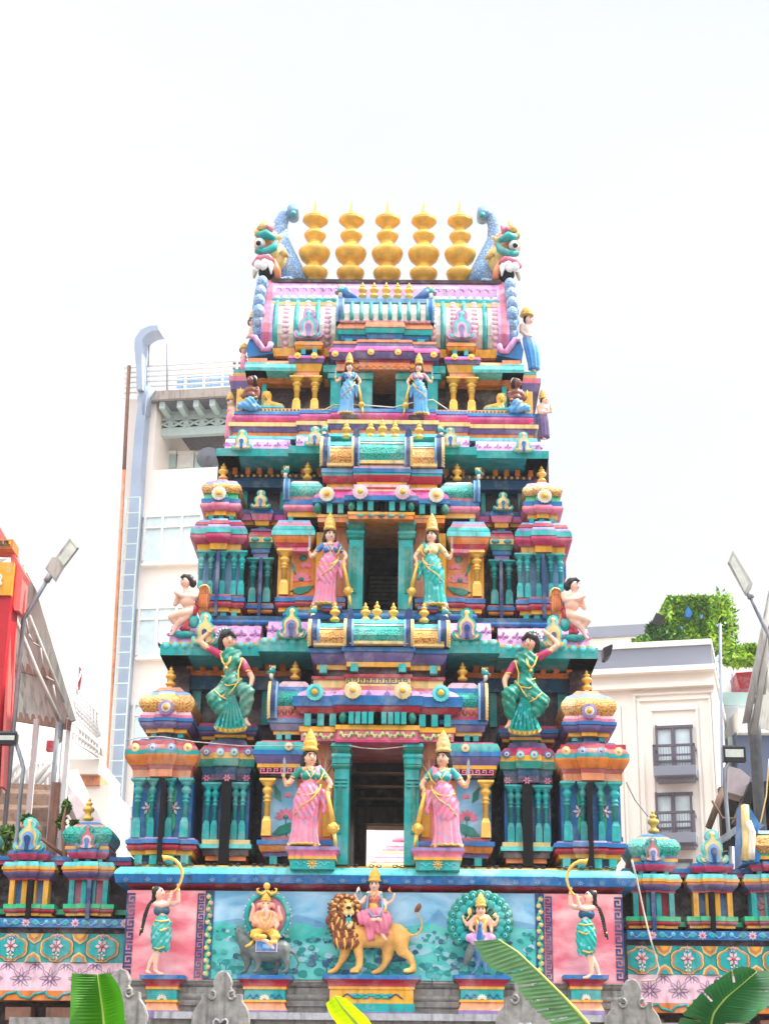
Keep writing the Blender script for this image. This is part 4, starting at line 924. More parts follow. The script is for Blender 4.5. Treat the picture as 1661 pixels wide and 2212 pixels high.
def guardian(F, sgn, c_sari, c_blouse, label, fr=1, skin='skin'):
    global S
    S = sgn
    base = F.p(1165, 735); t = thing('guardian_statue', label, 'statue', (base.x*S, base.y, base.z - .01), 'standing guardian ladies beside the tower doorways')
    B = []
    H = head(F, B, 1205, 188, 37, 50, .35, .05)
    B += [F.el(1205, 300, 58, 52, 42), F.ch([(1205, 330, 48), (1208, 355, 42), (1195, 400, 62)]), F.ch([(1150, 262, 22), (1262, 264, 22)]),
          F.ch([(1138, 265, 22), (1075, 340, 19, 5), (1056, 352, 17, 12), (1046, 330, 13, 20), (1042, 315, 11, 25)]),
          F.ch([(1272, 268, 22), (1318, 330, 19, 4), (1330, 350, 16, 10), (1312, 385, 13, 22)]),
          F.ch([(1120, 700, 14), (1085, 722, 15, 10), (1068, 728, 10, 22)]), F.ch([(1200, 700, 14), (1215, 722, 15, 14), (1235, 732, 10, 30)]),
          F.ch([(1180, 420, 50), (1150, 560, 36), (1130, 690, 20)]), F.ch([(1215, 420, 48), (1215, 560, 34), (1205, 690, 20)])]
    B += F.hand(1040, 308, -10, 13, 26, 1.0) + F.hand(1312, 392, 165, 13, 24, .8)
    body = blob('body', t, B, skin, .0085, 3); face(body, H)
    blob('hair', t, [F.el(1200, 172, 42, 48, 40, -8), F.ch([(1178, 160, 22, -14), (1160, 215, 20, -16), (1150, 262, 14, -16)]), F.ch([(1228, 165, 18, -16), (1244, 215, 12, -18), (1248, 250, 9, -18)])], 'hair', .011)
    crown(F, t, 1202, 8, 138, 43, 2)
    blob('blouse', t, [F.el(1205, 295, 62, 48, 45), F.el(1182, 300, 32, 28, 30, 30), F.el(1232, 300, 32, 28, 30, 30), F.ch([(1145, 262, 25), (1098, 308, 24, 4)]), F.ch([(1265, 265, 25), (1300, 308, 24, 4)])], c_blouse, .012)
    fold = lambda c: .006*np.sin((c[:, 0]*1.6 + c[:, 2]*.9)*55)
    blob('sari', t, [F.el(1205, 300, 65, 45, 42, 6), F.ch([(1208, 345, 46), (1195, 400, 74), (1180, 460, 80), (1172, 540, 72)]), F.ch([(1285, 400, 26, 10), (1290, 520, 16, 12)]), F.ch([(1255, 250, 20, 6), (1230, 300, 30, 28)])], c_sari, .012, disp=fold)
    skirt(F, t, [(1196, 390, 70, 52), (1182, 450, 82, 60), (1172, 560, 76, 58), (1166, 650, 76, 56), (1163, 700, 84, 58), (1162, 722, 88, 60)], c_sari, 13, .11, hem='crown')
    trim(F, t, [[(1268, 352, 30), (1262, 380, 55), (1215, 440, 78), (1150, 480, 72), (1106, 540, 40)], [(1118, 398, 40), (1165, 418, 72), (1225, 408, 72), (1265, 370, 45)], [(1290, 270, 20), (1268, 320, 40), (1240, 345, 45)]], 5.5)
    trim(F, t, [[(1172, 250, 20), (1190, 285, 55), (1206, 310, 62), (1222, 285, 55), (1240, 250, 20)], [(1182, 244, 20), (1206, 268, 45), (1230, 244, 20)]], 3.5, 'gold', 'necklace')
    mb = MB()
    for q in ((1064, 348, 14, 19), (1322, 372, 18, 17), (1098, 308, 4, 25), (1300, 308, 4, 25)): mb.ball(F.p(q[0], q[1], q[2]), (q[3]*F.s, q[3]*F.s, q[3]*.45*F.s), 'gold', 10, 6)
    for e in (-1, 1): mb.ball(H[0](e*1.5, -.5, 1.08), H[1]*.13, 'gold', 7, 5)
    mb.build('jewellery', t)
    mb = MB(); mb.tube([F.p(1304, 395, 30), F.p(1325, 480, 30), F.p(1345, 590, 30)], [12*F.s, 13*F.s, 17*F.s], 'gold', n=10)
    c = F.p(1345, 622, 30); mb.lathe((c.x, c.y, c.z - 35*F.s), [(q[0]*F.s, q[1]*F.s) for q in ((10, 0), (24, 10), (33, 26), (35, 36), (33, 46), (24, 60), (15, 70))], 'gold', n=16)
    for i in range(10): a = math.pi*.2*i; mb.tube([(c.x + 34*F.s*math.cos(a), c.y + 34*F.s*math.sin(a), c.z + 20*F.s*(-1 if i % 2 else 1)), (c.x + 36*F.s*math.cos(a + .5), c.y + 36*F.s*math.sin(a + .5), c.z)], 3*F.s, 'crown', n=5)
    mb.tube([F.p(1350, 655, 30), F.p(1365, 738, 30)], [14*F.s, 7*F.s], 'gold', n=10); mb.build('mace', t)
    mb = MB(); mb.tube([F.p(1040, 318, 34), F.p(1042, 285, 34)], 5*F.s, 'gold', n=8)
    pts = [(1034, 288), (1035, 200), (1044, 178), (1052, 205), (1052, 288)]; P = [F.p(x, y, 34) for x, y in pts]; mb.plate([(q.x, q.z) for q in P], P[0].y, P[0].y + 3*F.s, 'metal'); mb.build('dagger', t)
    S = 1
    return t
FA = lambda Y=-.2: Fig(2.868, 250.6, 1573, Y, 1200, 400)
guardian(FA(), 1, 'sari_pink', 'G', 'large guardian lady in pink sari with green sleeves, left of the lowest doorway')
guardian(FA(), -1, 'sari_pink', 'T', 'large guardian lady in pink sari with teal patches, right of the lowest doorway')
FB = lambda: Fig(3.625, 381, 1105.7, .5, 1200, 400)
guardian(FB(), 1, 'sari_pink', 'B', 'guardian lady in pale pink sari beside the middle doorway', skin='skinlight')
guardian(FB(), -1, 'sari_teal', 'Q', 'guardian lady in turquoise sari beside the middle doorway', skin='skinlight')
FC = lambda: Fig(5.41, 532.3, 759.2, 1.12, 1200, 400)
guardian(FC(), 1, 'sari_blue', 'B', 'small guardian lady in blue sari, left of the topmost doorway', skin='skinlight')
guardian(FC(), -1, 'sari_blue', 'P', 'small guardian lady in blue sari with pink sleeve, right of the topmost doorway', skin='skinlight')
for S in (1, -1):
    mb = MB(); stack(mb, 756, 17, 1.05, .4, 895, [(903, 0, -2, 'l', 'K'), (911, -4, -5, 'l', 'K')]); mb.build('statue_pedestal', tower)
    mb = MB(); stack(mb, 716, 22, .46, .4, 1308, [(1314, 0, 0, 'l', 'B'), (1319, -3, -3, 'l', 'R')]); mb.build('statue_pedestal', tower)

def seated(sgn, label):
    global S
    S = sgn; F = Fig(3.313, 345.7, 1279, .28, 500, 600)
    b = F.p(520, 960); t = thing('seated_lady_statue', label, 'statue', (b.x*S, b.y, b.z), 'reclining ladies in green under the lowest eave'); B = []
    H = head(F, B, 490, 345, 44, 60, .35, -.05)
    B += [F.el(505, 470, 68, 70, 45), F.ch([(505, 520, 52), (508, 590, 48), (515, 650, 68)]), F.ch([(420, 440, 26), (590, 500, 28)]),
          F.ch([(425, 448, 27), (340, 400, 23, 0), (292, 360, 20, -2), (300, 335, 18, -4), (355, 285, 15, -12), (380, 268, 12, -14)]),
          F.ch([(592, 505, 27), (640, 580, 23, 8), (660, 615, 20, 18), (652, 660, 16, 40), (640, 690, 13, 50)]),
          F.ch([(605, 850, 24, 18), (608, 915, 20, 20), (625, 945, 16, 30), (640, 952, 11, 36)]), F.ch([(490, 700, 45), (400, 765, 42, 60), (440, 860, 30, 40)]), F.ch([(555, 700, 45), (620, 715, 42, 70), (605, 850, 28, 20)])]
    B += F.hand(376, 268, 70, 15, -10, .5) + F.hand(636, 690, 230, 14, 60, .5)
    body = blob('body', t, B, 'skin', .0095, 3); face(body, H)
    blob('hair', t, [F.el(478, 312, 54, 46, 48, 2), F.el(455, 345, 40, 50, 40, -14), F.ch([(500, 290, 26, 26), (535, 322, 16, 20)]), F.ch([(440, 370, 26, -16), (432, 420, 18, -18)])], 'hair', .011)
    mb = MB()
    for i in range(12): a = 1.3 + i*.17; c = F.p(470 + 64*math.cos(a), 325 - 62*math.sin(a), 4); mb.ball(c, (10*F.s,)*3, 'white' if i % 2 else 'T', 7, 5)
    mb.build('hair_flowers', t)
    blob('sleeve', t, [F.ch([(425, 448, 31), (350, 405, 28)])], 'C', .012); blob('sleeve', t, [F.ch([(592, 505, 31), (628, 565, 29, 6)])], 'C', .012)
    fold = lambda c: .007*np.sin((c[:, 0]*1.2 - c[:, 2]*1.4)*42)
    blob('sari', t, [F.el(505, 465, 74, 72, 48, 4), F.el(478, 490, 36, 32, 30, 36), F.el(540, 492, 36, 32, 30, 36), F.ch([(505, 530, 56), (508, 590, 52), (515, 660, 84)]), F.ch([(470, 690, 62), (385, 765, 56, 60), (420, 830, 50, 50), (470, 870, 36, 30)]),
                     F.ch([(560, 690, 60), (622, 715, 56, 70), (618, 800, 50, 50), (606, 870, 38, 26)]), F.ch([(500, 720, 46, 30), (505, 900, 34, 20)]), F.ch([(560, 440, 30, 10), (510, 520, 30, 40)])], 'sari_green', .013, disp=fold)
    mb = MB(); n = 15; top = []; bot = []
    for i in range(n):
        f = i/(n - 1); z = (1 if i % 2 else -1); top.append(F.p(490 + 45*f, 740, 66 + z*3)); bot.append(F.p(385 + 240*f, 975 + 10*z + 18*math.sin(math.pi*f), 40 + z*14 + 14*math.sin(math.pi*f)))
    mid = [a.lerp(b, .5) - Vector((0, .02, 0)) for a, b in zip(top, bot)]
    mb.loft([top + [p + Vector((0, .03, 0)) for p in reversed(top)], mid + [p + Vector((0, .04, 0)) for p in reversed(mid)], bot + [p + Vector((0, .06, 0)) for p in reversed(bot)]], 'sari_teal')
    pl = mb.build('pleated_fan', t)
    mb = MB(); b2 = [a.lerp(b, .93) - Vector((0, .008, 0)) for a, b in zip(mid, bot)]; mb.loft([[p - Vector((0, .012, .008)) for p in bot] + [p + Vector((0, .05, 0)) for p in reversed(bot)], b2 + [p + Vector((0, .05, 0)) for p in reversed(b2)]], 'crown'); mb.build('hem', pl)
    blob('sari_underside', t, [F.el(500, 985, 75, 34, 30, 10)], 'G', .014)
    trim(F, t, [[(385, 700, 90), (430, 745, 118), (478, 770, 80)], [(435, 640, 40), (480, 672, 78), (545, 660, 78), (585, 620, 45)], [(590, 470, 40), (560, 560, 52), (560, 640, 74), (520, 700, 84), (495, 735, 80)], [(440, 600, 40), (500, 625, 62), (560, 600, 46)]], 4.8)
    trim(F, t, [[(430, 440, 26), (445, 500, 62), (470, 535, 74), (500, 500, 74), (512, 440, 36)], [(430, 440, 26), (452, 505, 62), (470, 520, 72), (492, 500, 72), (505, 440, 34)]], 4.5, 'gold', 'necklace')
    mb = MB(); mb.ball(F.p(472, 545, 80), 13*F.s, 'gold', 9, 6)
    for q in ((352, 288, -10, 19), (645, 672, 44, 19), (345, 403, 0, 30), (632, 570, 8, 30)): mb.ball(F.p(q[0], q[1], q[2]), (q[3]*F.s, q[3]*F.s, q[3]*.4*F.s), 'gold', 10, 6)
    mb.build('jewellery', t)
    S = 1
seated(1, 'lady statue in green sari leaning under the lowest eave, turquoise pleats spread below, left side')
seated(-1, 'lady statue in green flowered sari leaning under the lowest eave, right side')

def winged(sgn, label):
    global S
    S = sgn; F = Fig(10.677, 345.7, 1210, .45, 600, 1000); b = F.p(300, 1740); t = thing('winged_statue', label, 'statue', (b.x*S, b.y, b.z), 'winged boys on the eave corners'); B = []
    H = head(F, B, 590, 520, 110, 140, -.95, .05)
    B += [F.el(700, 790, 170, 130, 120), F.el(640, 960, 175, 160, 150, 10), F.ch([(830, 730, 85), (800, 830, 76, 60), (760, 850, 70, 90), (520, 830, 56, 110), (400, 770, 44, 100), (350, 730, 30, 100)]),
          F.ch([(600, 760, 60, -60), (350, 1020, 58, -20), (370, 930, 50, 10), (400, 820, 40, 60)]), F.ch([(740, 1180, 120), (520, 1230, 110, 80), (300, 1290, 92, 90), (260, 1310, 86, 90), (330, 1430, 66, 40), (420, 1500, 50, 10)]),
          F.ch([(600, 1300, 110, 20), (480, 1400, 90, 60), (370, 1540, 60, 50), (310, 1660, 44, 50), (260, 1720, 36, 60), (225, 1725, 26, 60)])]
    B += F.hand(400, 800, -50, 42, 100, .2)
    body = blob('body', t, B, 'skinlight', .012, 3); face(body, H)
    blob('hair', t, [F.el(660, 440, 130, 120, 110, -10), F.el(760, 530, 90, 120, 90, -20), F.ch([(560, 370, 60, 40), (490, 400, 36, 60)])], 'hair', .014)
    blob('loincloth', t, [F.el(760, 1190, 120, 130, 120), F.ch([(640, 1160, 60, 60), (820, 1120, 70, 20)]), F.ch([(640, 1330, 60), (600, 1480, 80, 10), (520, 1580, 80, 20), (640, 1590, 60, 10)])], 'R', .014, disp=lambda c: .008*np.sin(c[:, 0]*90))
    mb = MB(); P = [F.p(x, y, -40) for x, y in ((900, 640), (960, 580), (1060, 565), (1140, 640), (1160, 780), (1130, 960), (1080, 1150), (1030, 1175), (930, 1100), (850, 990), (860, 850), (890, 740))]
    mb.plate([(q.x, q.z) for q in P], P[0].y, P[0].y + .06, 'feather')
    for i in range(7): mb.tube([F.p(930 + i*26, 800 - i*4, -30), F.p(900 + i*30, 950 + i*8, -22), F.p(925 + i*22, 1080 + i*12, -30)], [9*F.s, 14*F.s, 8*F.s], 'O' if i % 2 else 'F', n=6)
    mb.tube([F.p(x, y, -30) for x, y in ((900, 640), (970, 590), (1060, 575), (1135, 640), (1150, 780))], 22*F.s, 'Q', n=7); mb.build('wing', t)
    blob('cushion', t, [F.el(780, 1420, 130, 170, 110, -20), F.el(560, 1720, 260, 90, 120, -20)], 'T', .016)
    S = 1
winged(1, 'winged boy statue with joined palms, sitting on the left end of the eave')
winged(-1, 'winged boy statue sunlit from behind, sitting on the right end of the eave')

def horn_player(sgn, label):
    global S
    S = sgn; F = Fig(2.868, 250.6, 1841, -.3, 280, 450); b = F.p(250, 765); t = thing('horn_player_statue', label, 'statue', (b.x*S, b.y, b.z), 'horn players at the ends of the frieze'); B = []
    H = head(F, B, 272, 262, 30, 40, .95, .25)
    B += [F.el(282, 345, 40, 45, 28), F.ch([(288, 370, 30), (290, 405, 28), (282, 440, 42)]), F.ch([(246, 325, 20), (300, 322, 20, 10)]),
          F.ch([(246, 326, 19, 10), (285, 335, 16, 28), (320, 325, 14, 36), (335, 290, 12, 36), (344, 255, 10, 36)]), F.ch([(310, 325, 18), (360, 322, 17, 10), (384, 308, 15, 16), (386, 260, 13, 24), (386, 225, 10, 26)]),
          F.ch([(268, 480, 44), (262, 580, 30), (255, 630, 22), (245, 700, 15), (242, 735, 12), (268, 755, 11, 10), (290, 757, 8, 16)]), F.ch([(290, 480, 40), (290, 580, 28, -6), (250, 630, 22, -10), (212, 690, 16, -14), (198, 735, 11, -14), (190, 742, 10, -10), (212, 752, 8)])]
    B += F.hand(344, 262, 20, 11, 38, .9) + F.hand(386, 222, 5, 11, 28, .9)
    body = blob('body', t, B, 'skinlight', .008, 3); face(body, H)
    blob('hair', t, [F.el(254, 245, 34, 36, 32, -4), F.ch([(238, 275, 18, -6), (232, 305, 14, -6)])], 'hair', .01)
    mb = MB(); mb.tube([F.p(236, 290, 4), F.p(200, 330, 8), F.p(176, 390, 8), F.p(165, 450, 8), (F.p(152, 500, 8)), F.p(146, 520, 8)], [x*F.s for x in (9, 8, 8, 7, 7, 4)], 'hair', n=8)
    for i in range(14): f = i/13; P = F.p(222 - 62*f**.7, 305 + 190*f, 10); mb.ball(P, 9*F.s, 'hair', 7, 5)
    mb.ball(F.p(234, 232, 0), (11*F.s, 11*F.s, 17*F.s), 'gold', 9, 6); mb.ball(F.p(158, 478, 8), 9*F.s, 'gold', 8, 5); mb.build('braid', t)
    blob('bandeau', t, [F.ch([(262, 366, 31, 4), (306, 366, 30, 4)]), F.el(275, 360, 26, 22, 22, 20), F.el(305, 358, 24, 22, 22, 20)], 'J', .011)
    blob('wrap_skirt', t, [F.ch([(284, 435, 48), (274, 480, 56), (268, 540, 54), (266, 580, 46)]), F.ch([(318, 440, 26, 10), (322, 520, 24, 14), (312, 606, 18, 10)])], 'sari_teal', .01, disp=lambda c: .006*np.sin((c[:, 0]*1.4 - c[:, 2])*70))
    trim(F, t, [[(232, 450, 30), (280, 490, 58), (330, 470, 40)], [(224, 590, 16), (262, 602, 46), (300, 590, 36)], [(240, 425, 36), (285, 432, 52), (330, 425, 30)]], 5.5)
    mb = MB(); hp_ = [(312, 262), (335, 258), (362, 244), (385, 222), (400, 190), (411, 150), (408, 110), (392, 78), (368, 54), (340, 40), (318, 36)]
    mb.tube([F.p(x, y, 34) for x, y in hp_] + [F.p(302, 38, 34), F.p(290, 42, 36)], [x*F.s for x in (4, 5, 6, 7, 8, 9, 10, 10, 11, 12, 13, 18, 25)], 'gold', n=12); mb.build('curved_horn', t)
    mb = MB()
    for q in ((338, 280, 38, 13), (386, 240, 28, 14), (243, 725, 0, 14), (200, 728, -14, 13)): mb.ball(F.p(q[0], q[1], q[2]), (q[3]*F.s, q[3]*F.s, q[3]*.4*F.s), 'gold', 9, 5)
    mb.build('bangle', t)
    S = 1
horn_player(1, 'lady statue in teal wrap blowing a curved golden horn, left end of the frieze')
horn_player(-1, 'lady statue in teal wrap blowing a curved golden horn, right end of the frieze')

# ---- seated elephant-headed figure on a grey mouse
def elephant_god():
    F = Fig(2.868, 250.6, 1841, -.25, 920, 500)
    b = F.p(925, 745); t = thing('elephant_headed_statue', 'golden elephant headed figure seated in a teal oval halo', 'statue', b); B = []
    B += [F.el(925, 450, 62, 50, 50, 10), F.el(925, 395, 48, 45, 38), F.el(928, 330, 34, 38, 32, 14), F.ch([(928, 340, 17, 42), (934, 372, 15, 50), (936, 400, 12, 52), (926, 418, 9, 56), (915, 414, 7, 58)]),
          F.ch([(885, 385, 22), (850, 410, 18, 10), (838, 420, 16, 16), (850, 360, 12, 30), (852, 340, 10, 34)]), F.ch([(965, 385, 22), (1010, 410, 18, 10), (1022, 415, 16, 16), (1012, 375, 12, 30), (1008, 360, 10, 34)]),
          F.ch([(885, 400, 20), (855, 450, 16, 24), (862, 440, 12, 50), (858, 425, 9, 56)]), F.ch([(965, 400, 20), (1000, 450, 16, 24), (992, 465, 13, 50)]), F.ch([(940, 560, 16, 70), (965, 585, 14, 70), (972, 598, 10, 76)]), F.ch([(900, 545, 16, 60), (925, 552, 13, 76)])]
    B += F.hand(851, 342, -8, 11, 34, .3) + F.hand(1008, 360, 8, 11, 34, .3) + F.hand(858, 425, 0, 11, 58, .1) + F.hand(992, 468, 190, 11, 54, .5)
    B += [('c', [(F.p(902, 322, 8), 10*F.s), (F.p(886, 330, 4), 15*F.s), (F.p(878, 345, 2), 10*F.s)]), ('c', [(F.p(954, 322, 8), 10*F.s), (F.p(970, 330, 4), 15*F.s), (F.p(978, 345, 2), 10*F.s)])]
    body = blob('body', t, B, 'skin', .009, 3)
    mb = MB()
    for e in (-1, 1): mb.ball(F.p(928 + e*15, 318, 44), (5*F.s, 3*F.s, 4*F.s), 'hair', 7, 5); mb.tube([F.p(928 + e*12, 350, 44), F.p(928 + e*20, 372, 56)], [4*F.s, 2*F.s], 'white', n=6)
    mb.ball(F.p(928, 302, 44), 4*F.s, 'R', 6, 4); mb.build('face_paint', body)
    blob('trousers', t, [F.ch([(900, 490, 34, 10), (858, 510, 30, 40), (870, 528, 26, 60), (915, 530, 20, 70)]), F.ch([(955, 490, 34, 10), (990, 520, 30, 50), (975, 560, 22, 66), (950, 570, 18, 66)]), F.ch([(905, 480, 30), (950, 480, 30)])], 'crown', .011, disp=lambda c: .005*np.sin(c[:, 2]*90))
    crown(F, t, 929, 255, 305, 29, 14); trim(F, t, [[(885, 375, 30), (905, 430, 60), (925, 470, 66), (950, 430, 60), (968, 375, 30)], [(905, 372, 34), (928, 395, 44), (950, 372, 34)]], 5, 'gold', 'necklace')
    mb = MB()
    mb.tube([F.p(938 + 128*math.cos(a*.1745), 400 - 140*math.sin(a*.1745), -22) for a in range(37)], 17*F.s, 'T', n=8)
    for i in range(46):
        a = i*math.pi/23; mb.ball(F.p(938 + 146*math.cos(a), 400 - 158*math.sin(a), -22), 7*F.s, 'U' if i % 2 else 'Q', 6, 4)
    P = [F.p(938 + 124*math.cos(a*.262), 400 - 136*math.sin(a*.262), -26) for a in range(24)]; mb.plate([(q.x, q.z) for q in P], P[0].y, P[0].y + .1, 'P')
    c = F.p(935, 212, 4); mb.ball(c, (22*F.s, 12*F.s, 22*F.s), 'gold', 12, 8)
    for e in (-1, 1): mb.tube([F.p(935, 240, 0), F.p(935 + e*26, 262, 0), F.p(935 + e*56, 252, 0), F.p(935 + e*60, 230, 0), F.p(935 + e*46, 226, 0)], [x*F.s for x in (12, 12, 10, 7, 4)], 'gold', n=7)
    mb.build('halo', t)
    t2 = thing('mouse_statue', 'grey mouse statue carrying the elephant headed figure', 'statue', (b.x, b.y + .01, b.z))
    M = [F.ch([(768, 478, 20, 20), (765, 500, 30, 20), (790, 550, 42, 16), (830, 600, 60), (900, 620, 66), (980, 615, 70), (1020, 610, 64)]), F.ch([(768, 478, 20, 20), (756, 462, 11, 22)]), F.ch([(800, 620, 34), (818, 690, 22), (800, 735, 14), (782, 745, 9, 10)]),
         F.ch([(870, 640, 34, 30), (882, 690, 20, 30), (872, 735, 13, 30), (850, 745, 10, 40)]), F.ch([(1030, 620, 50, 10), (1052, 670, 26, 20), (1062, 705, 16, 20), (1056, 738, 12, 20), (1030, 745, 10, 30)]), F.ch([(980, 640, 34, -30), (1000, 700, 18, -30), (990, 745, 12, -30)]),
         F.ch([(1070, 600, 12), (1110, 640, 8), (1132, 690, 7), (1115, 730, 6), (1090, 748, 4)]), F.el(790, 500, 14, 18, 8, 44)]
    mo = blob('body', t2, M, 'mousefur', .01, 3); mb = MB(); mb.ball(F.p(762, 488, 46), 4.5*F.s, 'hair', 7, 5)
    mb.tube([F.p(800, 590, 60), F.p(830, 575, 60), F.p(856, 545, 50)], 9*F.s, 'gold', n=7); mb.build('collar', t2)
    mb = MB(); c = F.p(932, 585, 74); w, h = 66*F.s, 34*F.s; mb.box(c.x - w, c.x + w, c.y, c.y + .06, c.z - h, c.z + h, 'X'); mb.box(c.x - w*.92, c.x + w*.92, c.y - .006, c.y + .04, c.z - h*.88, c.z + h*.88, 'B'); mb.box(c.x - w*.35, c.x + w*.35, c.y - .01, c.y, c.z - h*.4, c.z + h*.4, 'U'); mb.build('saddle_cloth', t2)
elephant_god()

# ---- lion and its rider
def lion_rider():
    F = Fig(6.864, 691.4, 1858, -.12, 700, 900); b = F.p(780, 1690)
    t = thing('lion_statue', 'golden lion statue with brown mane and open mouth on the wide pedestal', 'statue', b)
    B = [F.ch([(480, 1050, 190, 20), (650, 1120, 185), (850, 1140, 165), (1120, 1110, 165), (1180, 1160, 160)]), F.el(390, 720, 130, 160, 120, 150),
         F.ch([(1190, 1180, 140, 40), (1210, 1350, 90, 50), (1330, 1440, 60, 50), (1380, 1560, 46, 50), (1380, 1640, 52, 60), (1290, 1660, 52, 110)]),
         F.ch([(1020, 1240, 130, -50), (1000, 1440, 80, -50), (960, 1560, 52, -50), (880, 1650, 46, -50), (790, 1680, 38, -30)]),
         F.ch([(540, 1180, 120, 70), (560, 1330, 76, 90), (590, 1480, 56, 90), (575, 1610, 52, 95), (500, 1655, 54, 140)]),
         F.ch([(390, 1250, 110, -30), (360, 1420, 70, -40), (300, 1540, 48, -40), (230, 1640, 42, -40), (140, 1675, 38, -10)]),
         F.ch([(1270, 1060, 40), (1320, 1110, 24), (1400, 1125, 19), (1470, 1080, 19), (1510, 990, 19), (1500, 890, 18), (1440, 810, 16), (1410, 770, 16)])]
    for i in range(4): B += [F.ch([(460 + i*34, 1640, 26, 150), (455 + i*34, 1670, 22, 180)]), F.ch([(1250 + i*34, 1640, 24, 130), (1245 + i*34, 1668, 20, 150)])]
    blob('body', t, B, 'lionfur', .014, 4)
    mnf = lambda c: .018*np.sin((c[:, 0]*.9 + .16*np.sin(c[:, 2]*11))*75) + .012*np.sin(c[:, 2]*30 + c[:, 0]*60)
    mn = blob('mane', t, [F.el(330, 800, 225, 300, 200, 40), F.ch([(390, 900, 200, 40), (400, 1100, 170, 60), (380, 1250, 80, 60)]), F.ch([(250, 700, 120, 40), (190, 1000, 90, 40), (280, 1200, 80, 40)]), F.el(370, 640, 190, 130, 120, 90)], 'mane', .013, 2, disp=mnf)
    mb = MB()
    for i in range(26):      # locks around the face
        a = -.3 + i*.155*1.3; x0, y0 = 390 + 150*math.cos(a), 730 - 170*math.sin(a); x1, y1 = 385 + 235*math.cos(a), 760 - 250*math.sin(a) + (60 if math.sin(a) < 0 else 0)
        mb.tube([F.p(x0, y0, 215), F.p((x0 + x1)/2, (y0 + y1)/2, 215), F.p(x1, y1, 120)], [26*F.s, 24*F.s, 9*F.s], 'lionfur' if i % 2 else 'mane', n=6)
    for i in range(30):
        x0 = 180 + (i % 10)*38 + (i//10)*12; y0 = 930 + (i//10)*110; mb.tube([F.p(x0, y0, 215 - abs(x0 - 380)*.35), F.p(x0 + 15, y0 + 90, 225 - abs(x0 - 380)*.3), F.p(x0 + (400 - x0)*.2, y0 + 190, 190 - abs(x0 - 380)*.3)], [20*F.s, 24*F.s, 5*F.s], 'lionfur' if i % 3 == 0 else 'mane', n=6)
    mb.build('mane_lock', mn)
    blob('muzzle', t, [F.el(430, 700, 60, 60, 80, 230), F.el(390, 790, 52, 42, 50, 260), F.el(470, 785, 46, 42, 50, 260), F.ch([(380, 960, 34, 200), (440, 985, 42, 240), (470, 930, 30, 230)]), F.el(300, 690, 60, 50, 50, 200), F.el(480, 660, 50, 45, 50, 200)], 'Q', .013, 3)
    mb = MB(); mb.ball(F.p(425, 870, 205), (72*F.s, 50*F.s, 85*F.s), 'D', 12, 8); mb.ball(F.p(425, 895, 250), (50*F.s, 40*F.s, 42*F.s), 'T', 10, 7); mb.ball(F.p(425, 712, 320), (40*F.s, 22*F.s, 24*F.s), 'hair', 10, 7)
    for x in (322, 480): mb.ball(F.p(x, 680, 262), (34*F.s, 20*F.s, 24*F.s), 'K', 9, 6); mb.ball(F.p(x, 680, 280), (20*F.s, 12*F.s, 18*F.s), 'O', 8, 5); mb.ball(F.p(x, 680, 292), 9*F.s, 'hair', 7, 5)
    for x, y, d in ((392, 830, 1), (455, 830, 1), (405, 930, -1), (450, 925, -1)): mb.tube([F.p(x, y - d*15, 280), F.p(x, y + d*28, 285)], [12*F.s, 2*F.s], 'white', n=6)
    mb.tube([F.p(310, 640, 255), F.p(350, 600, 262), F.p(385, 640, 262)], 10*F.s, 'mane', n=6); mb.tube([F.p(450, 630, 262), F.p(480, 600, 262), F.p(510, 640, 250)], 10*F.s, 'mane', n=6); mb.build('face_paint', t)
    blob('ear', t, [F.ch([(235, 650, 36, 170), (180, 625, 24, 170), (150, 600, 10, 160)])], 'lionfur', .014); blob('tail_tuft', t, [F.ch([(1410, 770, 20), (1440, 740, 44), (1470, 690, 40), (1478, 640, 10)])], 'mane', .013)
    mb = MB()
    for i in range(4):
        for x, d in ((455, 190), (1245, 165)): mb.ball(F.p(x + i*34, 1680, d), (10*F.s, 12*F.s, 8*F.s), 'hair', 6, 4)
    mb.build('claw', t)
    # rider
    b = F.p(800, 1000, 150); t = thing('lion_rider_statue', 'crowned lady statue in red and pink sitting on the golden lion', 'statue', b); B = []
    H = head(F, B, 805, 385, 72, 92, -.05, 0, d=110)
    B += [F.el(805, 560, 92, 90, 62, 110), F.ch([(795, 620, 76, 110), (795, 700, 78, 110)]), F.ch([(715, 500, 36, 110), (895, 500, 36, 110)]), F.ch([(705, 510, 38, 110), (620, 620, 32, 140), (585, 650, 30, 160), (545, 590, 24, 190), (525, 545, 18, 200)]),
          F.ch([(905, 510, 38, 110), (960, 620, 32, 130), (990, 660, 30, 150), (1060, 620, 24, 180), (1095, 560, 18, 190)]), F.ch([(905, 540, 32, 110), (950, 650, 28, 150), (975, 690, 22, 200), (975, 730, 18, 220)]), F.ch([(705, 540, 32, 100), (640, 640, 28, 140), (600, 640, 24, 200)]),
          F.ch([(760, 900, 34, 230), (800, 890, 30, 260)]), F.ch([(900, 900, 34, 230), (860, 880, 28, 265)]), F.ch([(920, 1080, 34, 200), (940, 1140, 28, 210), (980, 1190, 20, 230)])]
    B += F.hand(522, 550, -10, 26, 205, .4) + F.hand(1098, 555, 10, 26, 200, .4) + F.hand(975, 735, 180, 24, 230, .3)
    body = blob('body', t, B, 'skinlight', .01, 3); face(body, H)
    blob('hair', t, [F.el(805, 350, 86, 88, 70, 80), F.ch([(735, 380, 30, 90), (720, 460, 22, 90)]), F.ch([(878, 380, 30, 90), (892, 460, 22, 90)])], 'hair', .012); crown(F, t, 808, 95, 315, 84, 110)
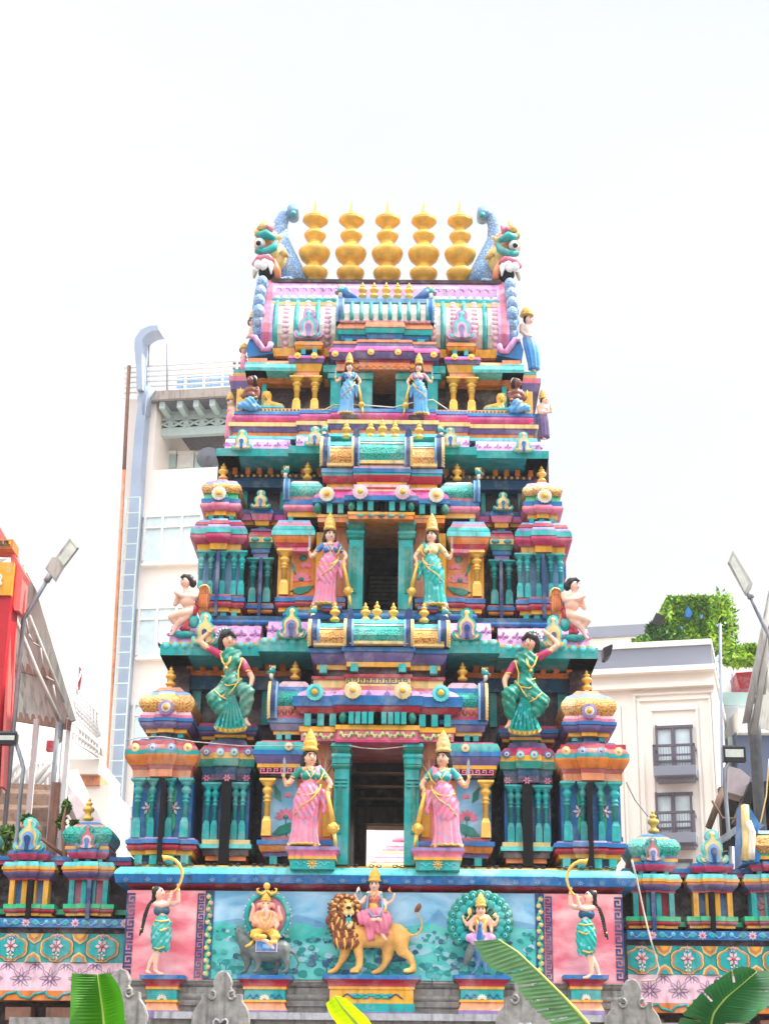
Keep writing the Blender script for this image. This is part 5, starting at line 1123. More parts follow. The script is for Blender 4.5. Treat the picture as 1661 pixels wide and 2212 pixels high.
    blob('blouse', t, [F.el(805, 570, 96, 74, 64, 114), F.el(765, 590, 48, 44, 44, 160), F.el(850, 590, 48, 44, 44, 160), F.ch([(800, 640, 80, 112), (795, 670, 80, 112)])], 'E', .013)
    blob('waistband', t, [F.ch([(790, 685, 86, 112), (790, 725, 90, 112)])], 'Y', .014); blob('sleeve', t, [F.ch([(702, 515, 44, 108), (650, 580, 40, 122)])], 'G', .013); blob('sleeve', t, [F.ch([(908, 515, 44, 108), (945, 590, 40, 122)])], 'G', .013)
    blob('sari', t, [F.ch([(770, 780, 100, 110), (610, 840, 76, 190), (640, 900, 76, 210), (760, 920, 60, 220)]), F.ch([(830, 780, 100, 110), (1000, 880, 90, 190), (960, 980, 80, 200), (900, 1060, 60, 190)]), F.ch([(770, 900, 70, 170), (740, 1060, 80, 150), (750, 1140, 76, 150)]), F.ch([(900, 950, 80, 180), (960, 1060, 80, 160)])], 'P', .014,
         disp=lambda c: .010*np.sin((c[:, 0]*1.5 + c[:, 2]*.4)*70))
    trim(F, t, [[(720, 490, 160), (700, 640, 180), (690, 740, 210), (780, 840, 260), (880, 830, 260), (930, 720, 200), (910, 500, 150)]], 13, 'U', 'garland'); trim(F, t, [[(750, 480, 160), (800, 600, 215), (850, 480, 160)], [(770, 470, 160), (805, 520, 190), (840, 470, 160)]], 7, 'gold', 'necklace')
    mb = MB(); mb.tube([F.p(535, 500, 215), F.p(570, 430, 215), F.p(575, 400, 215)], [8*F.s, 22*F.s, 4*F.s], 'W', n=8); mb.tube([F.p(585, 420, 215), F.p(610, 540, 215)], 4*F.s, 'W', n=5); mb.tube([F.p(1060, 500, 205), F.p(1020, 450, 205), F.p(1035, 405, 205)], [10*F.s, 22*F.s, 3*F.s], 'F', n=8); mb.build('emblem', t)
    mb = MB(); c = F.p(968, 740, 270); mb.ball(c, (26*F.s, 20*F.s, 40*F.s), 'gold', 10, 7); mb.build('pot', t)
lion_rider()

# ---- figure before a fan of peacock feathers
def peacock_god():
    F = Fig(2.8262, 795.1, 1841, -.25, 685, 450); b = F.p(680, 750)
    t = thing('peacock_statue', 'peacock statue with teal feather fan spread in scallops', 'statue', b)
    mb = MB()
    for rr, off, y in ((172, 38, -30), (128, 34, -20)):
        n = 19 if rr > 150 else 14
        for i in range(n):
            a = -.75 + (math.pi + 1.5)*i/(n - 1); x, yy = 685 + rr*math.cos(a), 430 - rr*.97*math.sin(a); c = F.p(x, yy, y)
            mb.ball(c, (off*F.s*.86, 14*F.s, off*F.s*.86), 'G' if rr > 150 else 'T', 12, 8)
            if rr > 150: mb.ball(F.p(x, yy, y + 14), (11*F.s, 6*F.s, 14*F.s), 'A', 8, 6); mb.ball(F.p(x, yy, y + 19), (6*F.s, 4*F.s, 8*F.s), 'N', 7, 5)
            mb.tube([F.p(685, 430, y + 4), F.p(685 + rr*.85*math.cos(a), 430 - rr*.85*math.sin(a), y + 8)], [3*F.s, 5*F.s], 'G', n=4)
    P = [F.p(685 + 150*math.cos(a*.262), 430 - 150*math.sin(a*.262), -34) for a in range(24)]; mb.plate([(q.x, q.z) for q in P], P[0].y, P[0].y + .1, 'G'); mb.build('feather_fan', t)
    blob('body', t, [F.ch([(684, 440, 11, 66), (680, 470, 13, 60), (684, 520, 22, 50), (680, 590, 52, 10), (690, 640, 44)]), F.ch([(684, 440, 12, 66), (680, 452, 4, 84)]), F.ch([(672, 640, 22, 10), (668, 690, 12, 10), (652, 735, 9, 10), (630, 745, 6, 20)]), F.ch([(708, 640, 22, 10), (716, 700, 12, 10), (720, 740, 8, 10)])], 'B', .01, 3)
    blob('wing', t, [F.ch([(640, 580, 34, 20), (610, 640, 26, 20), (590, 690, 12, 20)]), F.ch([(730, 580, 34, 20), (760, 640, 26, 20), (780, 690, 12, 20)])], 'mousefur', .012)
    t = thing('crowned_rider_statue', 'crowned four armed figure seated before the teal peacock feathers', 'statue', F.p(685, 560, 40)); B = []
    H = head(F, B, 687, 360, 28, 36, 0, 0, d=20)
    B += [F.el(690, 425, 44, 44, 30, 16), F.ch([(690, 460, 36, 16), (690, 510, 40, 16)]), F.ch([(652, 400, 16, 14), (728, 400, 16, 14)]), F.ch([(650, 402, 15, 14), (612, 440, 13, 20), (602, 446, 12, 24), (590, 425, 10, 34), (582, 412, 8, 36)]), F.ch([(730, 402, 15, 14), (765, 440, 13, 20), (775, 446, 12, 24), (785, 425, 10, 34), (790, 412, 8, 36)]),
          F.ch([(650, 410, 14, 14), (625, 470, 12, 30), (640, 480, 9, 50), (648, 488, 8, 60)]), F.ch([(730, 410, 14, 14), (752, 465, 12, 30), (752, 485, 9, 50)])]
    B += F.hand(582, 412, -10, 9, 38, .3) + F.hand(790, 412, 10, 9, 38, .3) + F.hand(752, 480, 170, 10, 54, .3)
    body = blob('body', t, B, 'skin', .009, 3); face(body, H)
    blob('hair', t, [F.el(687, 348, 34, 36, 28, 6), F.ch([(662, 365, 14, 6), (655, 395, 11, 4)]), F.ch([(712, 365, 14, 6), (720, 395, 11, 4)])], 'hair', .011); crown(F, t, 687, 250, 332, 30, 20)
    blob('trousers', t, [F.ch([(670, 515, 32, 16), (622, 525, 28, 40), (650, 550, 22, 50)]), F.ch([(710, 515, 32, 16), (752, 525, 28, 40), (720, 550, 22, 50)])], 'L', .012, disp=lambda c: .005*np.sin(c[:, 0]*90))
    trim(F, t, [[(655, 398, 40), (670, 440, 56), (690, 470, 60), (712, 440, 56), (726, 398, 40)], [(668, 398, 40), (688, 415, 50), (708, 398, 40)]], 6, 'gold', 'necklace')
    mb = MB(); mb.ball(F.p(620, 365, 30), (14*F.s, 6*F.s, 24*F.s), 'Q', 10, 6); mb.tube([F.p(620, 385, 30), F.p(600, 415, 36)], 4*F.s, 'gold', n=5); mb.tube([F.p(770, 380, 30), F.p(785, 405, 36)], [14*F.s, 5*F.s], 'Q', n=6); mb.build('emblem', t)
peacock_god()

# ---- small figures of the upper storey
def dark_lady(sgn, label):
    global S
    S = sgn; F = Fig(6.734, 475.4, 639.6, 1.25, 450, 1400); b = F.p(440, 1680); t = thing('seated_figure_statue', label, 'statue', (b.x*S, b.y, b.z), 'dark seated figures at the top storey'); B = []
    H = head(F, B, 442, 1232, 58, 76, -.9, 0)
    B += [F.el(460, 1375, 78, 66, 60), F.el(450, 1450, 74, 66, 66, 10), F.ch([(540, 1345, 38), (556, 1420, 32, 20), (545, 1450, 30, 30), (520, 1490, 24, 50)]), F.ch([(390, 1350, 34, -20), (350, 1420, 28), (340, 1480, 22, 10), (310, 1440, 18, 20)])]
    body = blob('body', t, B, 'skindark', .011, 3); face(body, H, 'E')
    blob('hair', t, [F.el(480, 1210, 62, 66, 54, -10), F.el(510, 1260, 34, 50, 34, -20)], 'hair', .013); blob('hair_flowers', t, [F.ch([(505, 1165, 20), (525, 1195, 22), (525, 1230, 14)])], 'white', .013)
    blob('skirt', t, [F.ch([(480, 1520, 70), (430, 1530, 72, 50), (400, 1600, 60, 60)]), F.ch([(430, 1560, 60), (300, 1590, 56, 30), (280, 1610, 44, 40)]), F.el(470, 1620, 120, 56, 80)], 'sari_blue', .013, disp=lambda c: .007*np.sin((c[:, 0] + c[:, 2])*70))
    mb = MB(); mb.ball(F.p(520, 1470, 56), (28*F.s, 28*F.s, 12*F.s), 'gold', 8, 5); mb.ball(F.p(548, 1370, 10), (38*F.s, 38*F.s, 16*F.s), 'F', 8, 5); mb.tube([F.p(300, 1460, 20), F.p(300, 1330, 20)], [16*F.s, 6*F.s], 'gold', n=7); mb.build('jewellery', t)
    S = 1
dark_lady(1, 'dark skinned seated figure in blue skirt with white hair flowers, beside the left yellow lion')
dark_lady(-1, 'dark skinned seated figure in blue skirt and white headdress, beside the right yellow lion')
def small_lion(sgn, label):
    global S
    S = sgn; F = Fig(6.734, 475.4, 639.6, 1.42, 700, 1550); b = F.p(760, 1640); t = thing('small_lion_statue', label, 'statue', (b.x*S, b.y, b.z), 'small yellow lions of the top storey')
    B = [F.el(680, 1455, 56, 66, 56, 20), F.ch([(690, 1500, 54), (690, 1570, 56, 10), (800, 1590, 52), (880, 1605, 46), (910, 1620, 30)]), F.ch([(660, 1560, 28, 30), (640, 1620, 24, 60)]), F.ch([(710, 1570, 26, 40), (690, 1625, 22, 70)]), F.ch([(860, 1600, 40, 30), (820, 1632, 22, 50)]), F.ch([(640, 1400, 14, 10), (630, 1385, 9)]), F.ch([(715, 1400, 14, 10), (725, 1385, 9)]), F.el(665, 1480, 26, 22, 24, 66)]
    blob('body', t, B, 'lionstone', .011, 3); mb = MB()
    for e in (-1, 1): mb.ball(F.p(668 + e*22, 1452, 74), (7*F.s,)*3, 'hair', 6, 4)
    mb.ball(F.p(665, 1470, 92), (9*F.s,)*3, 'K', 6, 4); mb.tube([F.p(645, 1495, 84), F.p(665, 1500, 92), F.p(685, 1495, 84)], 4*F.s, 'K', n=5); mb.build('face_paint', t)
    mb = MB()
    for i in range(16): a = i*.39; mb.ball(F.p(680 + 60*math.cos(a), 1460 - 70*math.sin(a), 10), 16*F.s, 'gold', 7, 5)
    mb.build('mane', t); mb = MB(); a, c = F.p(590, 1636), F.p(930, 1670); mb.box(a.x, c.x, a.y - .12, a.y + .25, c.z, a.z, 'A'); mb.build('plinth', t)
    S = 1
small_lion(1, 'small yellow reclining lion on the left of the top storey'); small_lion(-1, 'small yellow reclining lion on the right of the top storey')
# figures on the tower's flanks, seen from the side
def flank(F, sgn, label, hd, cr_, torso, arms, sk, c_sk, c_top, a, held=None, skin_='skinlight', crk='crown'):
    global S
    S = sgn; x, y = sk[-1][0], sk[-1][1]; b = F.p(x, y); t = thing('side_figure_statue', label, 'statue', (b.x*S, b.y, b.z)); B = []
    H = head(F, B, hd[0], hd[1], hd[2], hd[3], a, 0); B += [F.el(torso[0], torso[1], torso[2], torso[3], torso[2]*.7), F.ch([(torso[0], torso[1], torso[2]*.8), (sk[0][0], sk[0][1], sk[0][2]*.85)])] + [F.ch(q) for q in arms]
    for q in arms: B += F.hand(q[-1][0], q[-1][1], 90, q[-1][2], q[-1][3], .4)
    if len(sk) > 2: B += [F.ch([(sk[-1][0] - 20, sk[-1][1], 22, 10), (sk[-1][0] + 10, sk[-1][1] + 14, 20, 50)])]
    body = blob('body', t, B, skin_, .013, 3); face(body, H)
    blob('hair', t, [F.el(hd[0] - hd[2]*.4, hd[1] - hd[3]*.15, hd[2]*1.05, hd[3], hd[2]*.9, -hd[2]*.15)], 'hair', .014)
    crown(F, t, cr_[0], cr_[1], cr_[2], cr_[3], k=crk); blob('bodice', t, [F.el(torso[0], torso[1] + torso[3]*.1, torso[2]*1.08, torso[3]*.8, torso[2]*.78)], c_top, .014)
    skirt(F, t, sk, c_sk, 9, .1); 
    if held: mb = MB(); mb.tube([F.p(*held[0]), F.p(*held[1])], held[2]*F.s, 'crown', n=6); mb.build('held_rod', t)
    S = 1
FR = Fig(7.108, 1089, 639.6, 2.3, 400, 700)
def Fr(Y, cx, cy): return Fig(7.108, 1089, 639.6, Y, cx, cy)
flank(Fr(2.05, 400, 600), 1, 'crowned lady statue in pale blue skirt on the right flank below the crown', (375, 370, 62, 82), (345, 160, 300, 92), (345, 520, 90, 100), [[(270, 450, 40, 10), (260, 540, 34, 20), (340, 600, 26, 60), (400, 610, 20, 70)]], [(370, 640, 90, 70), (400, 760, 105, 80), (430, 880, 100, 80), (455, 1030, 85, 70), (460, 1130, 78, 66)], 'sari_blue', 'W', .9)
flank(Fr(2.0, 600, 1700), 1, 'crowned figure in violet cloth holding a rod on the right flank', (618, 1622, 52, 64), (590, 1425, 1570, 52), (590, 1720, 82, 84), [[(530, 1700, 36, 10), (540, 1780, 32, 40), (640, 1790, 26, 60), (700, 1775, 20, 60)]], [(580, 1810, 82, 60), (585, 1900, 88, 70), (600, 2040, 82, 66), (615, 2180, 74, 60)], 'V', 'X', .9, [(715, 1790, 60), (712, 1640, 60), 12])
FL = lambda Y, cx, cy: Fig(6.734, 475.4, 639.6, Y, cx, cy)
flank(FL(2.2, 470, 400), 1, 'crowned statue with raised open hand on the left flank beside the crown', (470, 390, 52, 68), (485, 195, 320, 56), (500, 500, 60, 70), [[(450, 480, 30, 0), (430, 560, 26, 10), (390, 600, 22, 20)]], [(500, 560, 60, 50), (490, 700, 60, 50), (480, 900, 60, 50)], 'sari_pink', 'Y', -.9)
flank(FL(2.3, 350, 800), 1, 'pink statue with round golden cap half hidden on the left flank', (345, 790, 48, 60), (350, 680, 770, 60), (345, 890, 50, 60), [], [(345, 930, 50, 45), (350, 1100, 50, 45)], 'sari_pink', 'P', -.9)
flank(FL(2.0, 150, 1700), 1, 'crowned statue in long pink sari at the left edge of the top storey', (150, 1560, 54, 66), (150, 1390, 1510, 52), (165, 1670, 68, 80), [[(200, 1640, 30, 20), (205, 1720, 26, 40), (200, 1760, 22, 50)]], [(160, 1740, 66, 55), (150, 1850, 72, 60), (135, 1980, 64, 55), (125, 2080, 54, 50)], 'sari_pink', 'P', -.8)
# ================================================================ surroundings
S = 1
mat('ground', (104, 100, 96), kind='grime', rough=.9, scale=2); mat('cream', (252, 240, 230), kind='plain', var=.04, rough=.8, scale=.6, alb=1.0); mat('creamw', (250, 242, 232), kind='plain', var=.04, rough=.8, scale=.6)
mat('wallwhite', (232, 234, 240), kind='plain', var=.05, rough=.8, scale=.8); mat('duct', (160, 174, 196), kind='plain', var=.08, rough=.5, scale=1.2); mat('slab', (176, 164, 156), kind='grime', rough=.9, scale=1.)
mat('undergrey', (120, 122, 130), kind='grime', rough=.9, scale=1.5); mat('truss', (196, 214, 212), kind='plain', var=.05); mat('pane', (176, 206, 204), kind='plain', rough=.15, var=.1, scale=1.5, bump=0, spec=.8); mat('curtain', (214, 232, 236), kind='plain', var=.1, scale=3, rough=.1, spec=1., bump=.02)
mat('framegrey', (104, 96, 106), kind='plain', var=.05); mat('slate', (136, 140, 154), kind='plain', var=.06, rough=.5, scale=.5); mat('navywall', (88, 100, 128), kind='plain', var=.06, scale=.7); mat('rust', (150, 108, 90), kind='grime', rough=.8)
mat('tin', (206, 204, 196), kind='grime', rough=.6, scale=2); mat('tinbrown', (128, 104, 88), kind='grime', rough=.8, scale=2); mat('steelpaint', (178, 174, 166), kind='grime', rough=.6, scale=3); mat('redsign', (196, 20, 36), kind='plain', rough=.45, var=.06); mat('pinkpaint', (236, 116, 110), kind='plain', var=.06)
mat('black', (22, 22, 26), kind='plain', rough=.4); mat('lens', (206, 210, 198), kind='plain', rough=.2); mat('beige', (196, 182, 184), kind='plain', var=.05); mat('darkroof', (52, 46, 42), kind='grime', rough=.8)
mat('leafA', (66, 138, 16), kind='leaf', rgb2=(116, 176, 26), rough=.35, var=.15, scale=3, trans=.35, spec=.6); mat('leafB', (54, 112, 62), kind='leaf', rgb2=(150, 190, 130), rough=.26, var=.2, scale=3, trans=.3, spec=.8)
mat('leafSheen', (96, 146, 88), kind='leaf', rgb2=(206, 224, 180), rough=.24, var=.2, scale=3, trans=.42, spec=.9); mat('leafC', (214, 250, 0), kind='leaf', rgb2=(190, 240, 0), rough=.4, var=.1, scale=3, trans=.5, spec=.5); mat('rib', (170, 190, 90), kind='plain', rough=.4); mat('stem', (120, 140, 60), kind='grime')  # arching leaf: leafB paled, the sun's silvery sheen put into its colour
for k, c in (('fol1', (60, 110, 30)), ('fol2', (110, 160, 40)), ('fol3', (30, 70, 28)), ('fol4', (170, 205, 50))): mat(k, c, kind='plain', trans=.2, var=.2, scale=4)

g = MB(); g.add([(-900, -900, 0), (900, -900, 0), (900, 1500, 0), (-900, 1500, 0)], [(0, 1, 2, 3)], 'ground'); g.build('ground', None, kind='structure')

# ---- side walls with their little roof shrines
def side_wall(label, pa, pb, dv, pavs, pref, Y=.55):
    r = at(pref, 2000, Y); t = thing('boundary_wall', label, 'wall', (r.x, Y, 0)); xa, xb = at(pa, 2000, Y).x, at(pb, 2000, Y).x
    z = lambda v: at(pref, v + dv, Y).z
    s = sc_at(pref, 2000, Y)
    mb = MB(); mb.box(xa, xb, Y + .35, Y + .7, 0, z(1858), 'K'); mb.build('wall_body', t)
    mb = MB(); mb.box(xa, xb, Y + .1, Y + .6, z(1857), z(1848), 'B'); mb.box(xa, xb, Y + .12, Y + .6, z(1866), z(1857), 'C'); mb.box(xa, xb, Y + .2, Y + .6, z(1884), z(1866), 'D')
    mb.box(xa, xb, Y + .16, Y + .6, z(1973), z(1962), 'H'); mb.build('coping', t)
    mb = MB(); mb.box(xa, xb, Y - .1, Y + .5, z(2006), z(1987), 'B'); n = max(2, round((xb - xa)/.62))
    for i in range(n + 1):
        c = xa + (xb - xa)*(i + .5)/(n + .5); zz = z(1996.5); flower(mb, c, zz, Y - .1, .055, 'X', 8, 'P')
        for e in (-1, 1):
            mb.tube([(c + e*(.07 + .2*q/10), Y - .105, zz + .03*math.sin(q*.75)) for q in range(11)], .009, 'U', n=4); mb.lathe((c + e*.25, Y - .1, zz + .01), [(.03, -.01), (.026, .008), (.001, .01)], 'A', n=8, axis='y')
            mb.plate([(c + e*.06, zz), (c + e*.12, zz + .03), (c + e*.19, zz), (c + e*.12, zz - .03)], Y - .11, Y, 'T')
    mb.build('scroll_band', t)
    mb = MB(); mb.box(xa, xb, Y, Y + .4, z(2018), z(2006), 'K'); mb.box(xa, xb, Y - .02, Y + .4, z(2081), z(2018), 'T'); dx_ = 98*s; k0 = at(pavs[0][0], 2000, Y).x - 3*dx_
    Hh = (z(2018) - z(2081)); i = 0; cx = at(26 if pa < 500 else 1482, 2040, Y).x; cx -= dx_*8
    while cx < xb + .3:
        if cx > xa - .1:
            zc_ = (z(2018) + z(2081))/2
            for sc_, k, dy in ((1.0, 'K', -.028), (.97, 'Q', -.035), (.89, 'rustrim', -.045), (.8, 'T', -.052)):
                P = []
                for j in range(40):
                    a = 2*math.pi*j/40; rr = 1 + .1*abs(math.sin(3*a + .0))*1 + (.16*max(0, abs(math.sin(a)) - .9)*10)
                    P.append((max(xa, min(xb, cx + math.cos(a)*dx_*.36*rr*sc_)), zc_ + math.sin(a)*Hh*.43*sc_*min(rr, 1.15)))
                mb.plate(P, Y + dy, Y - .015, k)
            if xa + .1 < cx < xb - .1: flower(mb, cx, zc_ + .02, Y - .062, .085, 'X', 6, 'E', .25); flower(mb, cx, zc_ + .13, Y - .062, .04, 'X', 5); flower(mb, cx, zc_ - .09, Y - .062, .05, 'W', 5); flower(mb, cx, zc_ - .14, Y - .062, .03, 'Q', 5)
        for zz, f in ((z(2019), -1), (z(2080), 1)):
            c2 = cx + dx_/2
            if xa + .1 < c2 < xb - .1:
                for w_, h_, k, dy in ((.1, .12, 'Q', -.035), (.08, .095, 'rustrim', -.042), (.05, .06, 'T' if f > 0 else 'Y', -.05)):
                    mb.plate([(c2 - w_, zz), (c2 - w_*.75, zz + f*h_*.6), (c2, zz + f*h_), (c2 + w_*.75, zz + f*h_*.6), (c2 + w_, zz)], Y + dy, Y - .01, k)
        cx += dx_
    mb.build('medallion_band', t)
    mb = MB(); zt2, zb2 = z(2081), z(2143); mb.sweepx(xa, xb, [(Y - .02, zt2), (Y - .1, zb2), (Y + .4, zb2), (Y + .4, zt2)], 'X'); cx = xa - .1; j = 0
    while cx < xb + .2:
        for f, off in ((.56, 0), (.0, .17)):
            c = cx + off; zz = zt2 - (zt2 - zb2)*(f if j % 1 == 0 else f)
            if xa + .15 < c < xb - .15:
                yy = Y - .02 - .08*f - .012
                for q in range(8):
                    a = q*math.pi/4; P = [(c + .02*math.cos(a), zz + .02*math.sin(a)), (c + .06*math.cos(a + .32), zz + .06*math.sin(a + .32)), (c + .1*math.cos(a + .14), zz + .1*math.sin(a + .14)), (c + .13*math.cos(a), zz + .13*math.sin(a)), (c + .1*math.cos(a - .14), zz + .1*math.sin(a - .14)), (c + .06*math.cos(a - .32), zz + .06*math.sin(a - .32)), (c + .02*math.cos(a), zz + .02*math.sin(a))]
                    if all(zb2 + .005 < p[1] < zt2 - .003 for p in P): mb.tube([(p[0], yy - .0 + (zz - p[1])*-.0 - (zz - p[1])*.1, p[1]) for p in P], .0036, 'V', n=4)
        cx += .345; j += 1
    mb.build('flower_band', t)
    mb = MB(); z3 = z(2164); mb.box(xa, xb, Y - .12, Y + .4, z3, zb2, 'O'); n = int((xb - xa)/.165); m = (z3 + zb2)/2
    for q in range(n): x = xa + .165*q; f = 1 if q % 2 else -1; mb.tube([(x, Y - .125, m - f*.04), (x + .04, Y - .125, m + f*.015), (x + .08, Y - .125, m + f*.02), (x + .165, Y - .125, m + f*.04)], .016, 'T', n=5)
    mb.build('zigzag_band', t)
    mb = MB(); mb.box(xa, xb, Y + .2, Y + .3, z(2240), z3, 'K')
    q = xa + .1
    while q < xb - .3: mb.sweepx(q, q + .3, [(Y - .05, z(2178)), (Y - .02, z(2205)), (Y + .3, z(2235)), (Y + .3, z(2170))], 'rust'); q += .48
    mb.build('under_bracket', t)
    for px, hw, kind, ck, ik in pavs:
        mb = MB(); R = lambda rows: [(a + dv, b, c, d, e) for a, b, c, d, e in rows]
        top = 1836 if kind != 'om' else 1839
        stack(mb, px, hw*.78, Y - .05, .5, top + dv, R([(top + 6, 0, 0, 'l', 'B'), (top + 19, 0, -8, 'p', 'C')]), mids=[(hw*.35, .05)])
        stack(mb, px, hw*.78, Y + .02, .4, top + 19 + dv, R([(1864, -10, -10, 'l', 'D')]))
        for q in (-.45, 0, .45): ubox(mb, px + q*hw - 5, px + q*hw + 5, top + 18 + dv, 1864 + dv, Y, Y + .3, 'T')
        stack(mb, px, hw, Y - .05, .5, 1862 + dv, R([(1873, -6, -2, 'q', 'A'), (1879, 0, 0, 'l', 'Y'), (1884, -2, -3, 'l', 'O'), (1897, -3, -14, 'p', 'V'), (1901, -14, -14, 'l', 'R')]), mids=[(hw*.42, .06)])
        stack(mb, px, hw*.72, Y + .12, .4, 1900 + dv, R([(1955, 0, 0, 'l', ik)]))
        stack(mb, px, hw*.95, Y - .02, .5, 1954 + dv, R([(1964, 0, 0, 'l', 'H'), (1973, -2, -4, 'r', 'R'), (1979, -6, -6, 'l', 'Y'), (1988, -14, -14, 'l', 'D')]), mids=[(hw*.45, .04)])
        ubox(mb, px - 4, px + 5, 1900 + dv, 1986 + dv, Y - .12, Y + .2, 'N' if kind != 'om' else 'D')
        pv = mb.build('wall_pavilion', t)
        for q in (-.62, -.16, .18, .64):
            mb = MB(); ubox(mb, px + q*hw - 5.5, px + q*hw + 5.5, 1899 + dv, 1955 + dv, Y + .03, Y + .2, ck); mb.build('column', pv)
        if kind == 'om': gable(pv, px, 1766 + dv, 1840 + dv, Y - .02, hw*.58, ('A', 'Q', 'U', 'N'), th=.1)
        elif kind == 'dome':
            mb = MB(); stack(mb, px, hw*.78, Y - .0, .6, 1772 + dv, R([(1780, -28, -14, 'l', 'B'), (1786, -14, -8, 'l', 'F'), (1823, -2, 0, 'r', 'Tr'), (1829, 0, 0, 'l', 'V'), (1836, 2, 2, 'l', 'Y')])); dm = mb.build('dome_roof', pv)
            finial(dm, px, 1722 + dv, 1774 + dv, Y + .3, 13, 'crown' if px > 800 else 'gold'); gable(dm, px - 2, 1783 + dv, 1835 + dv, Y - .06, 26, ('T', 'E', 'X', 'B'), th=.06)
        else:
            mb = MB(); a = at(1620, 1820, Y).x; b = at(1700, 1820, Y).x; zz = lambda v: at(1640, v, Y).z
            mb.sweepx(a, b, [(Y + .3, zz(1786)), (Y + .05, zz(1800)), (Y - .02, zz(1803)), (Y + .5, zz(1803))], 'U'); mb.sweepx(a, b, [(Y + .02, zz(1803)), (Y - .16, zz(1815)), (Y - .18, zz(1832)), (Y - .08, zz(1846)), (Y + .4, zz(1846)), (Y + .4, zz(1803))], 'Yr'); mb.sweepx(a, b, [(Y - .06, zz(1846)), (Y - .06, zz(1852)), (Y + .4, zz(1852)), (Y + .4, zz(1846))], 'H'); mb.sweepx(a, b, [(Y - .08, zz(1852)), (Y - .08, zz(1859)), (Y + .4, zz(1859)), (Y + .4, zz(1852))], 'Y'); br = mb.build('barrel_roof', pv)
            mb = MB(); P = [(1604, 1867), (1602, 1820), (1605, 1770), (1607, 1735), (1620, 1745), (1640, 1778), (1652, 1783), (1634, 1790), (1630, 1812), (1634, 1835), (1644, 1852), (1640, 1862)]
            P = [(at(q[0], q[1], Y - .15)) for q in P]; mb.plate([(p.x, p.z) for p in P], Y - .15, Y + .3, 'B')
            mb.tube([at(q[0], q[1], Y - .17) for q in ((1610, 1860), (1612, 1820), (1610, 1780), (1609, 1740))], .05, 'Q', n=7); mb.tube([at(q[0], q[1], Y - .19) for q in ((1622, 1858), (1622, 1840), (1624, 1800), (1614, 1776))], .05, 'W', n=7); mb.build('gable_arch', br)
            c = at(1661, 1960, Y + .1); mb = MB(); flower(mb, c.x, c.z, Y + .1, .17, 'E', 8, 'Y'); mb.build('flower_relief', pv)
    return t
side_wall('turquoise medallion wall with little roof shrines on the left of the tower', -420, 272, 0, [(61, 58, 'om', 'Y', 'B'), (190, 58, 'dome', 'T', 'P'), (-70, 58, 'dome', 'T', 'P')], 120)
side_wall('turquoise medallion wall with little roof shrines on the right of the tower', 1352, 2050, 27, [(1540, 58, 'om', 'Y', 'B'), (1412, 62, 'dome', 'T', 'R'), (1668, 62, 'barrel', 'T', 'bluesky')], 1500)

# ---- grey carved stone parapet of the porch in front
t = thing('porch_parapet', 'grey carved stone parapet in front of the coloured pedestals', 'parapet', (0, -1.5, 0))
mb = MB(); Yp = -1.5; a, b = at(20, 2200, Yp).x, at(1600, 2200, Yp).x; mb.box(a, b, Yp, Yp + .9, 0, at(800, 2205, Yp).z, 'stone'); a, b = at(335, 2200, Yp).x, at(1345, 2200, Yp).x; mb.box(a, b, Yp - .08, Yp + .95, at(800, 2206, Yp).z, at(800, 2191, Yp).z, 'granite'); mb.build('ledge', t)
OR = [(0, 735), (28, 745), (46, 770), (58, 800), (52, 830), (74, 852), (72, 872), (44, 880), (60, 892), (95, 868), (122, 868), (126, 905), (158, 945), (178, 1000), (180, 1060), (150, 1130)]
for px, v in ((262, 2092), (482, 2097), (1132, 2106), (1364, 2114)):
    mb = MB(); c = at(px, v, Yp - .1); k = sc_at(px, v, Yp)/2.868; P = [(c.x + x*k, c.z - (y - 735)*k*1.06) for x, y in OR]; P += [(2*c.x - x, z) for x, z in reversed(P[1:])]
    mb.plate(P, Yp - .12, Yp + .02, 'stone', bev=.01); Hc = [(0, 12), (14, -6), (34, -12), (48, 2), (44, 22), (22, 44), (12, 70), (0, 80)]; hz = c.z - 285*k*1.06
    mb.plate([(c.x + x*k*.9, hz - y*k) for x, y in Hc] + [(c.x - x*k*.9, hz - y*k) for x, y in reversed(Hc[1:-1])], Yp - .13, Yp - .1, 'K')
    P = [Vector((c.x + x*k*.9, Yp - .13, hz - y*k)) for x, y in Hc]; mb.tube(P + [Vector((2*c.x - q.x, q.y, q.z)) for q in reversed(P)], 7*k, 'granite', n=6)
    for e in (-1, 1): mb.tube([(c.x + e*(60 + 22*math.cos(q*.7))*k, Yp - .13, c.z - (150 + 26*math.sin(q*.7))*k) for q in range(8)], 8*k, 'stone', n=6)
    mb.build('carved_crest', t)

# ---- shrine roof glimpsed through the passage
t = thing('inner_shrine', 'pink and cream stepped shrine roof seen through the lowest doorway', 'shrine', (at(868, 1870, 12).x, 12, 0)); mb = MB()
w = 80
c = at(872, 1850, 12); s = sc_at(872, 1850, 12); mb.box(c.x - 70*s, c.x + 120*s, 12, 16, 0, at(872, 1880, 12).z, 'F')
for i, (v, hw, k) in enumerate(((1880, 76, 'Q'), (1868, 66, 'X'), (1857, 56, 'L'), (1848, 46, 'Q'), (1838, 40, 'P'), (1826, 30, 'X'), (1812, 18, 'P'))):
    mould(mb, c.x, hw*s, 12 + i*.1, 3 - i*.2, at(872, v - 14, 12).z, at(872, v, 12).z, 0, .05, 'r', k)
mb.build('stepped_roof', t)

